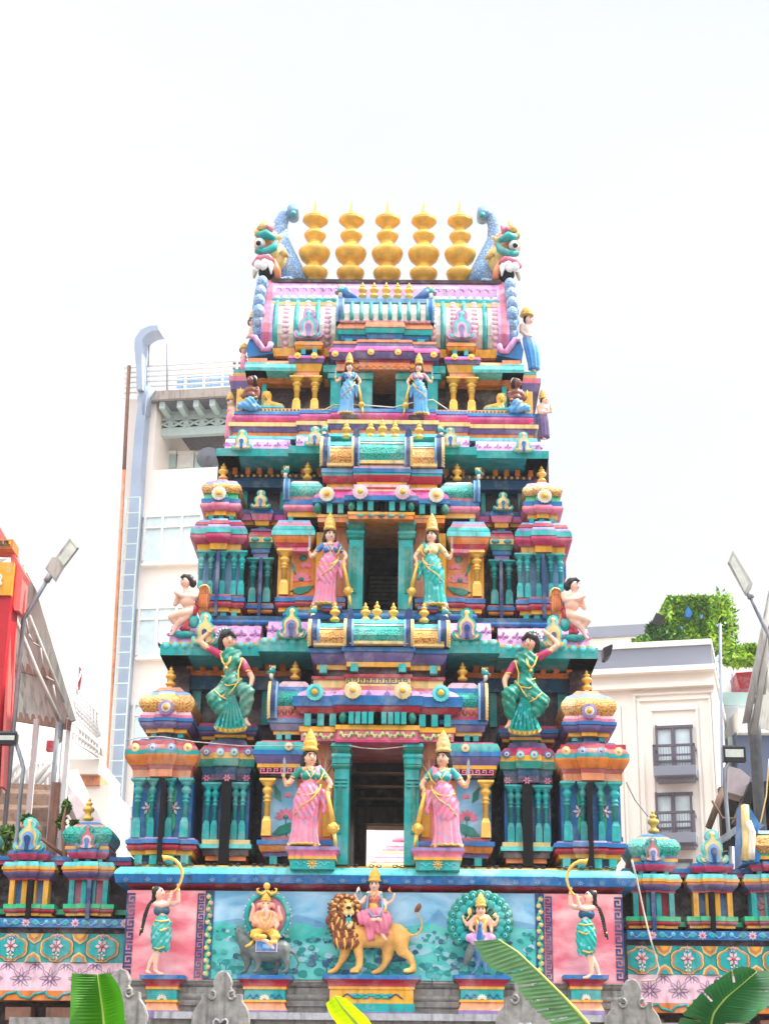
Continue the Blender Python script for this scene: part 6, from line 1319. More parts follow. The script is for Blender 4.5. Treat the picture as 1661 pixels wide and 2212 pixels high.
# ---- buildings behind
class Facade:
    def __init__(s, px, v, Y, deg): s.o = at(px, v, Y); f = math.radians(deg); s.u = Vector((math.cos(f), -math.sin(f), 0)); s.n = Vector((-math.sin(f), -math.cos(f), 0))
    def uz(s, px, v, d=0.):
        r = ray(px, v); o = s.o + s.n*d; t = (o - CAM).dot(s.n)/r.dot(s.n); p = CAM + r*t - s.o; return p.dot(s.u), CAM.z + r.z*t
    def P(s, u, z, d=0.): q = s.o + s.u*u + s.n*d; return Vector((q.x, q.y, z))
    def box(s, mb, u0, u1, z0, z1, d0, d1, k):
        vs = [s.P(u, z, d) for z in (z0, z1) for d in (d1, d0) for u in (u0, u1)]
        mb.add(vs, [(0, 2, 3, 1), (4, 5, 7, 6), (0, 1, 5, 4), (2, 6, 7, 3), (0, 4, 6, 2), (1, 3, 7, 5)], k)
    def pbox(s, mb, xa, xb, va, vb, d0, d1, k):     # photo rectangle at depth d1 (front)
        u0, z1 = s.uz(xa, (va + vb)/2, d1)[0], s.uz((xa + xb)/2, va, d1)[1]; u1, z0 = s.uz(xb, (va + vb)/2, d1)[0], s.uz((xa + xb)/2, vb, d1)[1]; s.box(mb, u0, u1, z0, z1, d0, d1, k)
F1 = Facade(204, 1840, 24, 9)
t = thing('apartment_building', 'tall pale pink apartment building with rooftop railing and metal duct, left behind the tower', 'building', (F1.o.x, F1.o.y, 0))
zt3 = F1.uz(400, 1012)[1]; uR = F1.uz(700, 1500)[0]; u33 = F1.uz(333, 950)[0]; zT = F1.uz(290, 862)[1]; uL = 0.
mb = MB(); F1.box(mb, uL, uR, 0, zt3, -8, 0, 'cream'); F1.box(mb, uL, u33, zt3, zT, -8, 0, 'cream'); F1.box(mb, u33, uR, zt3, F1.uz(420, 925)[1], -2.2, -1.6, 'creamw'); mb.build('wall', t)
mb = MB(); zs0, zs1 = F1.uz(420, 866)[1], F1.uz(420, 848)[1]; F1.box(mb, u33 - .3, uR + .5, zs0, zs1, -7, .25, 'slab'); F1.box(mb, u33, uR, zs0 - .02, zs0, -6, .1, 'undergrey')
for q in (352, 390, 425, 460, 495): u = F1.uz(q, 880)[0]; F1.box(mb, u - .08, u + .08, zs0 - .22, zs0 - .02, -1.6, .1, 'truss')
mb.build('roof_slab', t)
mb = MB(); za, zb_ = F1.uz(420, 921, -.6)[1], F1.uz(420, 905, -.6)[1]; u0, u1 = F1.uz(336, 910, -.6)[0], F1.uz(640, 910, -.6)[0]
F1.box(mb, u0, u1, zb_, zb_ + .5, -.8, -.6, 'truss'); F1.box(mb, u0, u1, za - .25, za, -.8, -.6, 'truss'); F1.box(mb, u0, u1, za, zb_, -.9, -.85, 'D')
n = 9
for i in range(n):
    ua, ub = u0 + (u1 - u0)*i/n, u0 + (u1 - u0)*(i + 1)/n; mb.tube([F1.P(ua, za, -.6), F1.P(ub, zb_, -.6)], .04, 'truss', n=5); mb.tube([F1.P(ua, zb_, -.6), F1.P(ub, za, -.6)], .04, 'truss', n=5); F1.box(mb, ua - .08, ua + .08, za, zb_, -.7, -.58, 'truss')
mb.build('truss_beam', t)
for (xa, xb) in ((335, 380), (383, 418), (421, 480)):
    mb = MB(); F1.pbox(mb, xa, xb, 978, 1010, -1.6, -1.5, 'pane' if xa != 383 else 'white'); F1.pbox(mb, xa, xb, 974, 979, -1.6, -1.4, 'creamw'); mb.build('window', t)
for row, (va, vb, xs_) in enumerate(((1112, 1209, (311, 349, 391, 433, 470)), (1311, 1413, (298, 337, 379, 420, 458)), (1519, 1610, (287, 327, 369, 410, 450)), (1740, 1850, (277, 317, 359, 400, 440)))):
    mb = MB(); F1.pbox(mb, xs_[0], xs_[-1], va, vb, -.1, .03, 'curtain'); wn = mb.build('window', t); mb = MB()
    for x in xs_: F1.pbox(mb, x - 2.5, x + 2.5, va - 2, vb + 2, 0, .1, 'white')
    for v in (va - 2, va + 22, vb): F1.pbox(mb, xs_[0] - 2.5, xs_[-1] + 2.5, v, v + 4, 0, .09, 'white')
    F1.pbox(mb, xs_[0] - 6, xs_[-1] + 4, vb + 4, vb + 9, 0, .2, 'creamw'); mb.build('frame', wn)
mb = MB()      # railing of the roof terrace
for i in range(6): q0 = F1.uz(268, 800 + i*10.5, .1); z0 = F1.uz(400, 786 + i*11, .1)[1]; mb.tube([F1.P(q0[0], z0, .1), F1.P(uR, z0, .1)], .035, 'white', n=5)
for q in (270, 300, 322, 360, 400, 440, 480, 510): u = F1.uz(q, 830, .1)[0]; F1.box(mb, u - .03, u + .03, zs1 - .1, F1.uz(400, 784, .1)[1], .07, .12, 'white')
mb.build('railing', t)
mb = MB(); F1.pbox(mb, 382, 497, 812, 842, -2, -1.9, 'U'); F1.pbox(mb, 376, 500, 826, 846, -2.4, -2.2, 'wallwhite'); mb.build('solar_tank', t)
mb = MB(); F1.pbox(mb, 497, 560, 756, 845, -5, -3.5, 'wallwhite')
for v in (778, 792, 806, 820): F1.pbox(mb, 503, 530, v, v + 5, -3.5, -3.4, 'framegrey')
mb.build('roof_house', t)
mb = MB(); D = [(308, 845, 8), (300, 926, 10), (294, 1004, 10), (286, 1124, 10), (275, 1272, 10), (267, 1420, 10), (257, 1569, 10), (248, 1717, 10), (236, 1900, 10)]
for (a, va, wa), (b, vb, wb) in zip(D[:-1], D[1:]):
    R = []
    for q, v, w_ in ((a, va, wa), (b, vb, wb)): u0, z0 = F1.uz(q - w_, v, .5); u1 = F1.uz(q + w_, v, .5)[0]; R.append([F1.P(u0, z0, .45), F1.P(u1, z0, .45), F1.P(u1, z0, .02), F1.P(u0, z0, .02)])
    mb.loft(R, 'duct')
R = []
for q, v, a_, w_ in ((308, 850, 0, 8), (307, 800, 0, 8), (306, 784, 0, 9), (305, 756, 0, 11), (306, 742, .35, 11), (316, 727, .9, 11), (332, 719, 1.3, 9), (348, 717, 1.3, 7)):
    u, z = F1.uz(q, v, .3); r = w_*.0105; R.append([F1.P(u + r*math.cos(a_)*e, z - r*math.sin(a_)*e, .3 + f) for e, f in ((-1, .3), (1, .3), (1, -.3), (-1, -.3))])
mb.loft(R, 'duct')
u, z = F1.uz(316, 842, .3); mb.tube([F1.P(F1.uz(312, 900, .3)[0], F1.uz(312, 900, .3)[1], .3), F1.P(F1.uz(312, 860, .3)[0], F1.uz(312, 860, .3)[1], .3), F1.P(F1.uz(325, 838, .3)[0], F1.uz(325, 838, .3)[1], .3)], [.18, .2, .18], 'duct', n=4)
mb.build('air_duct', t)
mb = MB()
for e in (-1, 1): mb.tube([F1.P(*F1.uz(q + e*15, v, .75), .75) for q, v in ((288, 1075), (286, 1124), (275, 1272), (267, 1420), (257, 1569), (248, 1717), (236, 1900))], .025, 'truss', n=5)
for i in range(27): v = 1075 + i*33.5; q = 288 - (v - 1075)*.0625; u0, z0 = F1.uz(q - 15, v, .75); u1 = F1.uz(q + 15, v, .75)[0]; F1.box(mb, u0, u1, z0 - .018, z0 + .018, .72, .76, 'truss')
mb.build('ladder_frame', t)
mb = MB(); mb.tube([F1.P(*F1.uz(q, v, .3), .3) for q, v in ((279, 790), (272, 930), (268, 1015))], .055, 'rust', n=7); mb.tube([F1.P(*F1.uz(q, v, .3), .3) for q, v in ((268, 1015), (250, 1350), (232, 1700), (220, 1900))], .05, 'F', n=7); mb.build('drain_pipe', t)
mb = MB(); mb.tube([F1.P(*F1.uz(361, 850, .2), .2), F1.P(*F1.uz(361, 742, .2), .2)], .02, 'slate', n=4); mb.tube([F1.P(*F1.uz(320, 790, .2), .2), F1.P(*F1.uz(322, 745, .2), .2)], .02, 'slate', n=4); mb.build('antenna', t)
mb = MB(); c = F1.P(*F1.uz(451, 992, -.4), -.4); mb.lathe(c, [(.32, 0), (.34, .1), (.06, .12), (.05, .2)], 'undergrey', n=18, axis='y'); mb.build('satellite_dish', t)

F2 = Facade(1550, 1440, 15, 13)
t = thing('hotel_building', 'cream building with dark balconied windows and slate parapet, right behind the tower', 'building', (F2.o.x, F2.o.y, 0))
uR = F2.uz(1555, 1700)[0]; uL = F2.uz(1180, 1600)[0]; zc_ = F2.uz(1500, 1480)[1]; zp = F2.uz(1450, 1447)[1]; z9 = F2.uz(1450, 1398)[1]
mb = MB(); F2.box(mb, uL, uR, 0, zc_, -7, 0, 'creamw'); F2.box(mb, uL, uR, zc_, zp, -7, .12, 'creamw'); F2.box(mb, uL, uR + .05, zp - .12, zp, -7, .35, 'creamw'); F2.box(mb, uL, uR, zc_ - .06, zc_ + .03, 0, .2, 'creamw')
for xa, xb, va in ((1367, 1541, 1500), (1376, 1535, 1512), (1403, 1507, 1533)):
    u0, z1 = F2.uz(xa, va); u1 = F2.uz(xb, va)[0]
    for a, b in ((u0, u0 + .05), (u1 - .05, u1)): F2.box(mb, a, b, 0, z1, 0, .05, 'creamw')
    F2.box(mb, u0, u1, z1 - .05, z1, 0, .06, 'creamw')
for q in (1338, 1346, 1384, 1515): u = F2.uz(q, 1600)[0]; F2.box(mb, u, u + .05, 0, F2.uz(1450, 1520)[1], 0, .05, 'creamw')
mb.build('wall', t)
mb = MB(); F2.box(mb, uL, uR - .02, zp, z9, -6, .05, 'slate'); F2.box(mb, uL, uR, z9, z9 + .12, -6, .1, 'creamw'); mb.build('parapet', t)
for va, vb in ((1567, 1655), (1712, 1800), (1857, 1940)):
    mb = MB(); F2.pbox(mb, 1416, 1496, va, vb, -.1, .02, 'curtain'); wn = mb.build('window', t); mb = MB()
    for x0, x1 in ((1416, 1421), (1450, 1459), (1491, 1496)): F2.pbox(mb, x0, x1, va, vb, 0, .09, 'framegrey')
    F2.pbox(mb, 1416, 1496, va, va + 6, 0, .095, 'framegrey'); F2.pbox(mb, 1416, 1496, va + 75, va + 79, 0, .09, 'framegrey'); mb.build('frame', wn)
    mb = MB(); u0, z0 = F2.uz(1411, va + 89, .6); u1 = F2.uz(1503, va + 89, .6)[0]; z1 = F2.uz(1450, va + 41, .6)[1]; F2.box(mb, u0, u1, z0 - .2, z0, 0, .62, 'slate'); F2.box(mb, u0 + .05, u1 - .05, z0 - .27, z0 - .2, 0, .4, 'slate')
    F2.box(mb, u0, u1, z1 - .05, z1, .56, .62, 'framegrey'); F2.box(mb, u0, u1, (z0 + z1)/2 - .02, (z0 + z1)/2 + .02, .57, .61, 'framegrey')
    for e in (u0, u1 - .05): F2.box(mb, e, e + .05, z0, z1, .0 + .5, .62, 'framegrey'); F2.box(mb, e, e + .05, z1 - .05, z1, 0, .6, 'framegrey')
    for i in range(1, 16): u = u0 + (u1 - u0)*i/16; F2.box(mb, u, u + .008, z0, z1, .58, .6, 'framegrey')
    mb.build('balcony', t)
mb = MB(); F2.pbox(mb, 1230, 1412, 1352, 1374, -9, -6, 'slate'); F2.pbox(mb, 1230, 1405, 1374, 1384, -9, -6.2, 'creamw'); F2.pbox(mb, 1230, 1440, 1384, 1405, -9, -7, 'undergrey'); mb.build('penthouse', t)
def foliage(parent, name, boxes, n, sz, keys, seed=1, tagargs=None):
    rnd = random.Random(seed); mb = MB()
    for k in range(n):
        b = boxes[k % len(boxes)]; a = [rnd.gauss(0, 1) for _ in range(3)]; L_ = math.sqrt(sum(x*x for x in a)); rr = rnd.uniform(.55, 1.05)
        if len(b) == 7: p = [b[i] + b[3 + i]*(rnd.uniform(-1, 1) if i != 1 else rnd.choice((-1, 1))*rnd.uniform(.85, 1.05)) for i in range(3)]; 
        else: p = [b[i] + b[3 + i]*a[i]/L_*rr for i in range(3)]
        d = Vector([rnd.gauss(0, 1) for _ in range(3)]).normalized(); e = d.cross(Vector((rnd.gauss(0, 1), rnd.gauss(0, 1), rnd.gauss(0, 1)))).normalized(); s = sz*rnd.uniform(.6, 1.4); p = Vector(p)
        mb.add([p - d*s, p + e*s*.4, p + d*s, p - e*s*.4], [(0, 1, 2, 3)], keys[int(rnd.random()**1.5*len(keys))])
    return mb.build(name, parent)
def pel(px, v, Y, rx, rz, ry=None): c = at(px, v, Y); s = sc_at(px, v, Y); return (c.x, c.y, c.z, rx*s, (ry or rx)*s, rz*s)
h = thing('hedge', 'clipped green hedge block with blue patches on the cream building roof', 'hedge', at(1500, 1390, 18))
mb = MB(); c = at(1502, 1345, 18); s = sc_at(1502, 1345, 18); mb.box(c.x - 66*s, c.x + 60*s, 17.7, 19.3, c.z - 48*s, c.z + 46*s, 'fol3'); mb.build('core', h)
foliage(h, 'foliage', [(c.x - 3*s, 18.4, c.z, 64*s, .9, 46*s, 1)], 15000, .055, ['fol1', 'fol2', 'fol2', 'fol4'])
foliage(h, 'foliage', [(c.x + 60*s, 18.2, c.z - 12*s, .08, 1., 46*s), (c.x, 18.4, c.z + 45*s, 62*s, 1., .08), (c.x - 64*s, 18.2, c.z, .08, 1., 44*s), (c.x + 45*s, 17.2, c.z - 30*s, .35, .3, .9)], 3500, .075, ['fol4', 'fol2', 'fol1'], 5)
mb = MB()
for q in (((1480, 1320), (1486, 1310), (1492, 1318), (1496, 1326), (1490, 1334), (1480, 1332)), ((1512, 1328), (1520, 1328), (1518, 1336), (1513, 1334)), ((1471, 1352), (1475, 1356), (1473, 1361), (1470, 1357))): P = [at(a, b, 17.35) for a, b in q]; mb.plate([(p.x, p.z) for p in P], 17.35, 17.6, 'B')
mb.build('blue_patch', h)
p = thing('rooftop_shrub', 'dark green shrub beside the hedge block on the slate parapet', 'shrub', at(1425, 1392, 17.5)); foliage(p, 'foliage', [pel(1430, 1372, 17.5, 30, 18), pel(1395, 1386, 17.5, 26, 8), pel(1412, 1360, 17.5, 14, 12)], 2600, .09, ['fol3', 'fol1', 'fol2'], 8)
p = thing('banana_shrub', 'lime green leafy plants in a roof planter right of the hedge', 'plant', at(1592, 1435, 19)); foliage(p, 'foliage', [pel(1575, 1405, 19, 14, 16), pel(1600, 1412, 19, 22, 14), pel(1622, 1410, 19, 16, 16), pel(1600, 1428, 19, 38, 8)], 2200, .12, ['fol4', 'fol4', 'fol2', 'fol1'], 9)
mb = MB(); c = at(1421, 1342, 17.4); s = sc_at(1421, 1342, 17.4); mb.loft([[(c.x + (x*math.cos(.45) - z*math.sin(-.45))*s, y, c.z + (x*math.sin(-.45) + z*math.cos(.45))*s) for x, z in ((-11, -13), (11, -13), (11, 13), (-11, 13))] for y in (17.3, 17.8)], 'black'); tag(mb.build('loudspeaker', None), 'black box loudspeaker beside the rooftop hedge', 'speaker')
t = thing('white_building', 'white and slate stepped building with rooftop umbrella behind the right lamp', 'building', (at(1610, 1700, 20).x, 20, 0)); mb = MB()
def vb_(xa, xb, va, vb, Y, dep, k, mb_): ubox(mb_, xa, xb, va, vb, Y, Y + dep, k)
vb_(1556, 1680, 1436, 1500, 20.5, 5, 'wallwhite', mb); vb_(1555, 1700, 1496, 1524, 19.6, .1, 'pane', mb); vb_(1556, 1700, 1524, 2300, 20, 5, 'wallwhite', mb); vb_(1595, 1700, 1532, 1583, 19, 1, 'white', mb); vb_(1592, 1720, 1583, 1700, 19.3, .8, 'navywall', mb); vb_(1573, 1593, 1592, 1640, 19.7, .4, 'curtain', mb); mb.build('wall', t)
mb = MB(); a = at(1606, 1488, 19.8); b = at(1640, 1455, 19.8); P = [at(x, y, 19.7) for x, y in ((1588, 1456), (1640, 1452), (1640, 1486), (1597, 1490))]; mb.plate([(q.x, q.z) for q in P], 19.6, 20.4, 'R'); mb.tube([at(1582, 1456, 19.7), at(1582, 1500, 19.7)], .03, 'slate', n=5); mb.build('umbrella', t)
mb = MB(); mb.tube([at(1549, 1352, 15.5), at(1555, 1348, 15.5), at(1557, 1500, 15.5), at(1560, 1700, 15.5)], .035, 'duct', n=6); mb.build('downpipe', t)

# ---- shed roofs, posts and lamps left and right
def corrugated(mb, A, B, C, D_, n, amp, k):
    """sheet A-B (ribs run this way) to D-C"""
    nrm = (B - A).cross(D_ - A).normalized(); r = [[], []]
    for i in range(n*4 + 1):
        f = i/(n*4); o = nrm*amp*math.sin(i*math.pi/2)
        for q, (p0, p1) in enumerate(((A, D_), (B, C))): r[q].append(p0.lerp(p1, f) + o)
    m = len(r[0]); vs = [p for q in r for p in q] + [p + nrm*.01 for q in r for p in q]; fs = [(i, i + 1, i + 1 + m, i + m) for i in range(m - 1)] + [(i + 2*m, i + 1 + 2*m, i + 1 + 3*m, i + 3*m) for i in range(m - 1)]
    mb.add(vs, fs, k)
t = thing('shed_canopy', 'white corrugated shed roof on trusses and grey post at the left edge', 'canopy', (at(129, 1900, 4).x, 4, 0))
mb = MB(); A, B = at(50, 1225, 4), at(160, 1562, 4); C, D_ = at(0, 1545, 8), at(-150, 1150, 8); corrugated(mb, A, B, C, D_, 12, .09, 'tin'); mb.build('roof_sheet', t)
mb = MB()
for f in (.62, .93):
    a = A.lerp(B, f); b = D_.lerp(C, f); d = Vector((0, 0, -.12)); mb.loft([[a + d, a + d*2.2, a + d*2.2 + Vector((.0, .1, 0)), a + d + Vector((0, .1, 0))], [b + d, b + d*2.2, b + d*2.2 + Vector((0, .1, 0)), b + d + Vector((0, .1, 0))]], 'rust')
mb.build('purlin', t)
mb = MB(); P = [at(x, v, 3.8) for x, v in ((58, 1235), (78, 1275), (108, 1375), (140, 1480), (163, 1555), (152, 1558), (118, 1470), (84, 1370), (60, 1300), (48, 1250))]; mb.plate([(q.x, q.z) for q in P], 3.8, 3.86, 'steelpaint'); mb.build('barge_board', t)
mb = MB(); mb.tube([at(30, 1328, 3.7), at(80, 1450, 3.7), at(129, 1558, 3.7)], .032, 'steelpaint', n=8); mb.tube([at(64, 1330, 3.75), at(100, 1420, 3.75), at(138, 1516, 3.75)], .022, 'steelpaint', n=8)
for a, b in (((70, 1388), (84, 1396)), ((100, 1462), (116, 1472)), ((56, 1335), (62, 1370)), ((88, 1400), (93, 1445)), ((115, 1480), (122, 1520)), ((62, 1370), (70, 1385))): mb.tube([at(*a, 3.72), at(*b, 3.72)], .014, 'steelpaint', n=6)
mb.build('truss', t)
for px, w, va in ((129, 9, 1562), (78, 5, 1553), (150, 5, 1550)): 
    mb = MB(); c = at(px, va, 4.1); r = w*sc_at(px, va, 4.1); 
    if w > 8: mb.lathe((c.x, c.y, 0), [(r, 0), (r, c.z)], 'metal', n=16)
    else: mb.box(c.x - r, c.x + r, 4.1, 4.2, 0, c.z, 'white')
    mb.build('post', t)
t = thing('sign_pillar', 'red sign pillar with yellow board at the left edge', 'sign', (at(10, 1500, 3).x, 3, 0)); mb = MB()
c0, c1 = at(-160, 1290, 3), at(31, 1215, 3); z = lambda v: at(10, v, 3).z
mb.loft([[(c0.x, 3, 0), (at(-90, 2440, 3).x, 3, 0), (at(-84, 2440, 3).x, 3.3, 0), (c0.x, 3.6, 0)], [(c0.x, 3, z(1215)), (c1.x, 3, z(1215)), (at(38, 1215, 3).x, 3.3, z(1215)), (c0.x, 3.6, z(1215))]], 'redsign'); mb.build('pillar_body', t)
mb = MB(); mb.box(c0.x, at(26, 1260, 2.95).x, 2.95, 3.05, z(1288), z(1217), 'Y'); mb.build('board', t)
mb = MB(); c = at(0, 1254, 2.94); r = sc_at(0, 1254, 2.94); mb.tube([(c.x - 3*r, 2.94, c.z + 14*r), (c.x + 3*r, 2.94, c.z + 8*r), (c.x, 2.94, c.z), (c.x + 4*r, 2.94, c.z - 8*r), (c.x - 3*r, 2.94, c.z - 14*r)], 2*r, 'white', n=6); mb.build('letter', t)
mb = MB(); mb.box(c0.x, at(27, 1180, 2.9).x, 2.9, 3.3, z(1190), z(1170), 'O'); mb.box(c0.x, at(24, 1180, 2.9).x, 2.88, 2.9, z(1186), z(1174), 'Y'); greek(mb, at(-60, 1180, 2.88).x, at(22, 1180, 2.88).x, z(1186), z(1174), 2.875, 'K'); mb.plate([(at(-40, 1170, 2.9).x, z(1170)), (at(-10, 1140, 2.9).x, z(1130)), (at(14, 1170, 2.9).x, z(1170))], 2.92, 3.2, 'pinkpaint'); mb.build('cornice', t)
mb = MB(); P = [at(x, v, 3.1) for x, v in ((24, 1172), (32, 1200), (54, 1240), (48, 1250), (42, 1320), (30, 1318), (26, 1290), (6, 1700), (0, 1700), (22, 1280))]
mb.plate([(q.x, q.z) for q in P], 3.1, 3.5, 'pinkpaint'); mb.build('side_fin', t)
def street_lamp(label, poly, pole, Y, lens):
    b = at(*pole[-1], Y); t = thing('lamp', label, 'lamp', (b.x, Y, 0), 'flat street lamps on slanting poles'); mb = MB(); P = [at(x, v, Y) for x, v in poly]; mb.plate([(q.x, q.z) for q in P], Y - .05, Y + .03, 'steelpaint', bev=.01); hd = mb.build('lamp_head', t)
    mb = MB(); P = [at(x, v, Y - .06) for x, v in lens]; mb.plate([(q.x, q.z) for q in P], Y - .062, Y - .04, 'lens'); mb.build('lens', hd); mb = MB(); r = 5*sc_at(100, 1300, Y); mb.tube([at(x, v, Y) for x, v in pole] + [(b.x, Y, 0)], [r*.9] + [r]*(len(pole)), 'metal', n=10); mb.tube([at(*pole[0], Y), at((pole[0][0]*3 + pole[1][0])/4, (pole[0][1]*3 + pole[1][1])/4, Y)], r*1.5, 'metal', n=10); mb.build('pole', t)
street_lamp('flat grey street lamp on slanting pole above the left canopy', [(99, 1230), (113, 1206), (122, 1205), (153, 1163), (170, 1184), (138, 1226), (120, 1257)], [(108, 1243), (76, 1297), (51, 1338)], 3.4, [(126, 1206), (152, 1172), (165, 1186), (137, 1222)])
street_lamp('flat pale street lamp tilted on slanting pole above the right canopy', [(1582, 1191), (1625, 1262), (1622, 1273), (1611, 1287), (1572, 1216)], [(1617, 1280), (1640, 1330), (1664, 1380)], 3.4, [(1583, 1200), (1617, 1262), (1609, 1278), (1577, 1216)])
def flood(label, Y, box, pole, kind=0):
    b = at(*pole[-1], Y); t = thing('floodlight', label, 'floodlight', (b.x, Y, 0)); mb = MB(); xa, xb, va, vb = box; ubox(mb, xa, xb, va, vb, Y - .05, Y + .06, 'black'); c = at(xa, va, Y)
    for i in range(12): q = xa + (xb - xa)*(i + .5)/12; ubox(mb, q - .8, q + .8, va - 5, va, Y - .03, Y + .06, 'undergrey')
    hd = mb.build('lamp_head', t); mb = MB(); ubox(mb, xa + 5, xb - 5, va + 5, vb - 9, Y - .06, Y - .04, 'lens'); mb.build('lens', hd)
    mb = MB(); r = 4.5*sc_at(xa, va, Y); mb.tube([at(x, v, Y) for x, v in pole] + [(b.x, Y, 0)], r, 'metal', n=8); mb.build('pole', t)
flood('black floodlight on grey bent pole at the left edge', 2.2, (-14, 36, 1584, 1608), [(20, 1604), (36, 1610), (44, 1635), (51, 1660), (46, 1700), (32, 1850)])
flood('black finned floodlight on grey pole before the cream building', 2.6, (1562, 1611, 1614, 1645), [(1575, 1642), (1567, 1662), (1566, 1700), (1578, 1860)])
t = thing('tilted_floodlight', 'grey floodlight tilted upward behind the right wall gable', 'floodlight', at(1590, 1870, 2.4)); mb = MB(); P = [at(x, v, 2.4) for x, v in ((1546, 1816), (1598, 1780), (1600, 1786), (1592, 1800), (1556, 1826))]; mb.plate([(q.x, q.z) for q in P], 2.3, 2.5, 'metal'); mb.build('lamp_head', t); mb = MB(); P = [at(x, v, 2.42) for x, v in ((1560, 1826), (1592, 1802), (1580, 1835), (1564, 1838))]; mb.plate([(q.x, q.z) for q in P], 2.45, 2.6, 'black'); mb.tube([at(1586, 1806, 2.35), at(1606, 1816, 2.35), at(1596, 1850, 2.35)], .02, 'metal', n=6); mb.tube([at(1580, 1830, 2.4), at(1582, 1900, 2.4), Vector((at(1582, 1900, 2.4).x, 2.4, 0))], .04, 'metal', n=8); mb.build('bracket', t)
t = thing('shed_canopy', 'weathered truss canopy on a grey post at the right edge', 'canopy', (at(1629, 1900, 4).x, 4, 0))
mb = MB(); A, B = at(1690, 1150, 4), at(1606, 1560, 4); C, D_ = at(1720, 1600, 8), at(1900, 1150, 8); corrugated(mb, A, B, C, D_, 14, .04, 'tin'); mb.build('roof_sheet', t)
mb = MB(); P = [at(x, v, 3.85) for x, v in ((1661, 1275), (1640, 1380), (1620, 1480), (1604, 1562), (1612, 1562), (1634, 1470), (1664, 1340))]; mb.plate([(q.x, q.z) for q in P], 3.85, 3.9, 'steelpaint'); mb.build('barge_board', t)
mb = MB()
for P, r in ((((1668, 1290), (1640, 1420), (1612, 1560)), .05), (((1672, 1340), (1650, 1440), (1628, 1585)), .052), (((1662, 1440), (1650, 1500)), .022), (((1640, 1430), (1652, 1440)), .015), (((1628, 1500), (1640, 1520)), .015), (((1636, 1450), (1628, 1520)), .015)): mb.tube([at(*q, 3.7) for q in P], r, 'steelpaint', n=8)
mb.build('truss', t); mb = MB(); c = at(1629, 1572, 4.05); mb.lathe((c.x, 4.05, 0), [(.085, 0), (.085, c.z - .2), (.1, c.z - .2), (.1, c.z + .25)], 'metal', n=16); mb.build('post', t)
t = thing('awning', 'black awning frame and grey box behind the right wall', 'awning', (at(1640, 1800, 5).x, 5, 0)); mb = MB(); P = [at(x, v, 4.6) for x, v in ((1590, 1770), (1620, 1690), (1720, 1684), (1720, 1704), (1632, 1712), (1606, 1780))]; mb.plate([(q.x, q.z) for q in P], 4.6, 5, 'black'); vb_(1596, 1720, 1712, 1900, 5.2, .2, 'D', mb); vb_(1560, 1600, 1700, 1900, 5.6, .2, 'darkroof', mb); mb.build('frame', t)
mb = MB(); P = [at(x, v, 4.8) for x, v in ((1573, 1655), (1600, 1662), (1621, 1680), (1607, 1722), (1573, 1712))]; mb.plate([(q.x, q.z) for q in P], 4.8, 5.2, 'beige'); mb.build('grey_box', t); mb = MB(); mb.tube([at(1530, 1790, 4.7), at(1563, 1703, 4.7)], .05, 'tinbrown', n=4); mb.tube([at(1538, 1730, 4.6), at(1560, 1768, 4.6), at(1605, 1770, 4.6)], .02, 'tinbrown', n=5); mb.build('beam', t)
t = thing('awning', 'brown corrugated awning with torn edge at the left, under the white shed', 'awning', (at(60, 1900, 5).x, 5, 0)); mb = MB(); A, B = at(-60, 1688, 5), at(128, 1697, 5); corrugated(mb, A, B, at(140, 1870, 3.6), at(-60, 1880, 3.6), 5, .03, 'tinbrown'); mb.build('roof_sheet', t); mb = MB(); vb_(105, 122, 1690, 1850, 3.4, .1, 'rust', mb); vb_(126, 134, 1760, 1850, 3.4, .1, 'beige', mb); mb.build('post', t)
mb = MB(); P0 = [at(x, v, 4.6) for x, v in ((122, 1668), (167, 1662), (172, 1708), (126, 1722))]; P1 = [at(x, v, 3.6) for x, v in ((185, 1815), (226, 1790), (230, 1812), (200, 1850))]; mb.loft([P0, P1], 'beige'); tag(mb.build('ventilation_box', None), 'pale square ventilation duct leaning behind the left wall dome', 'duct')
t = thing('small_tree', 'small green leafy tree behind the left roof shrine', 'tree', (at(140, 1850, 3).x, 3, 0)); foliage(t, 'crown', [pel(20, 1800, 3, 26, 16), pel(60, 1770, 3, 14, 10), pel(142, 1745, 3.1, 10, 16), pel(160, 1782, 3, 9, 10), pel(132, 1775, 3.1, 9, 18), pel(8, 1830, 3, 16, 12)], 800, .045, ['fol1', 'fol2', 'fol3', 'fol2'], 12)
mb = MB(); mb.tube([(at(140, 1850, 3).x, 3, 0), at(140, 1850, 3), at(136, 1780, 3), at(142, 1745, 3)], [.06, .04, .03, .01], 'rust', n=6); mb.tube([at(140, 1850, 3), at(60, 1790, 3), at(20, 1800, 3)], [.03, .02, .01], 'rust', n=5); mb.build('trunk', t)
# stepped terraces with white railings beyond the left canopy
t = thing('terrace_building', 'white terraced building with lattice railings between the canopy and the tall building', 'building', (at(180, 1800, 18).x, 18, 0)); mb = MB(); vb_(150, 214, 1640, 1672, 18, 3, 'creamw', mb); vb_(120, 216, 1672, 1696, 18.2, 3, 'F', mb); vb_(120, 216, 1696, 2300, 18.3, 3, 'cream', mb); vb_(-40, 130, 1560, 2300, 19, 3, 'creamw', mb); vb_(-40, 112, 1575, 1650, 18.9, .1, 'creamw', mb); mb.build('wall', t); mb = MB()
P = [at(x, v, 17.6) for x, v in ((157, 1480), (170, 1500), (213, 1545), (213, 1592), (165, 1545))]
for i in range(7): f = i/6; mb.tube([P[0].lerp(P[4], f), P[1].lerp(P[4], f) if 0 else P[2].lerp(P[3], f)], .05, 'white', n=4)
for i in range(9): f = i/8; mb.tube([P[0].lerp(P[2], f), P[4].lerp(P[3], f)], .05, 'white', n=4)
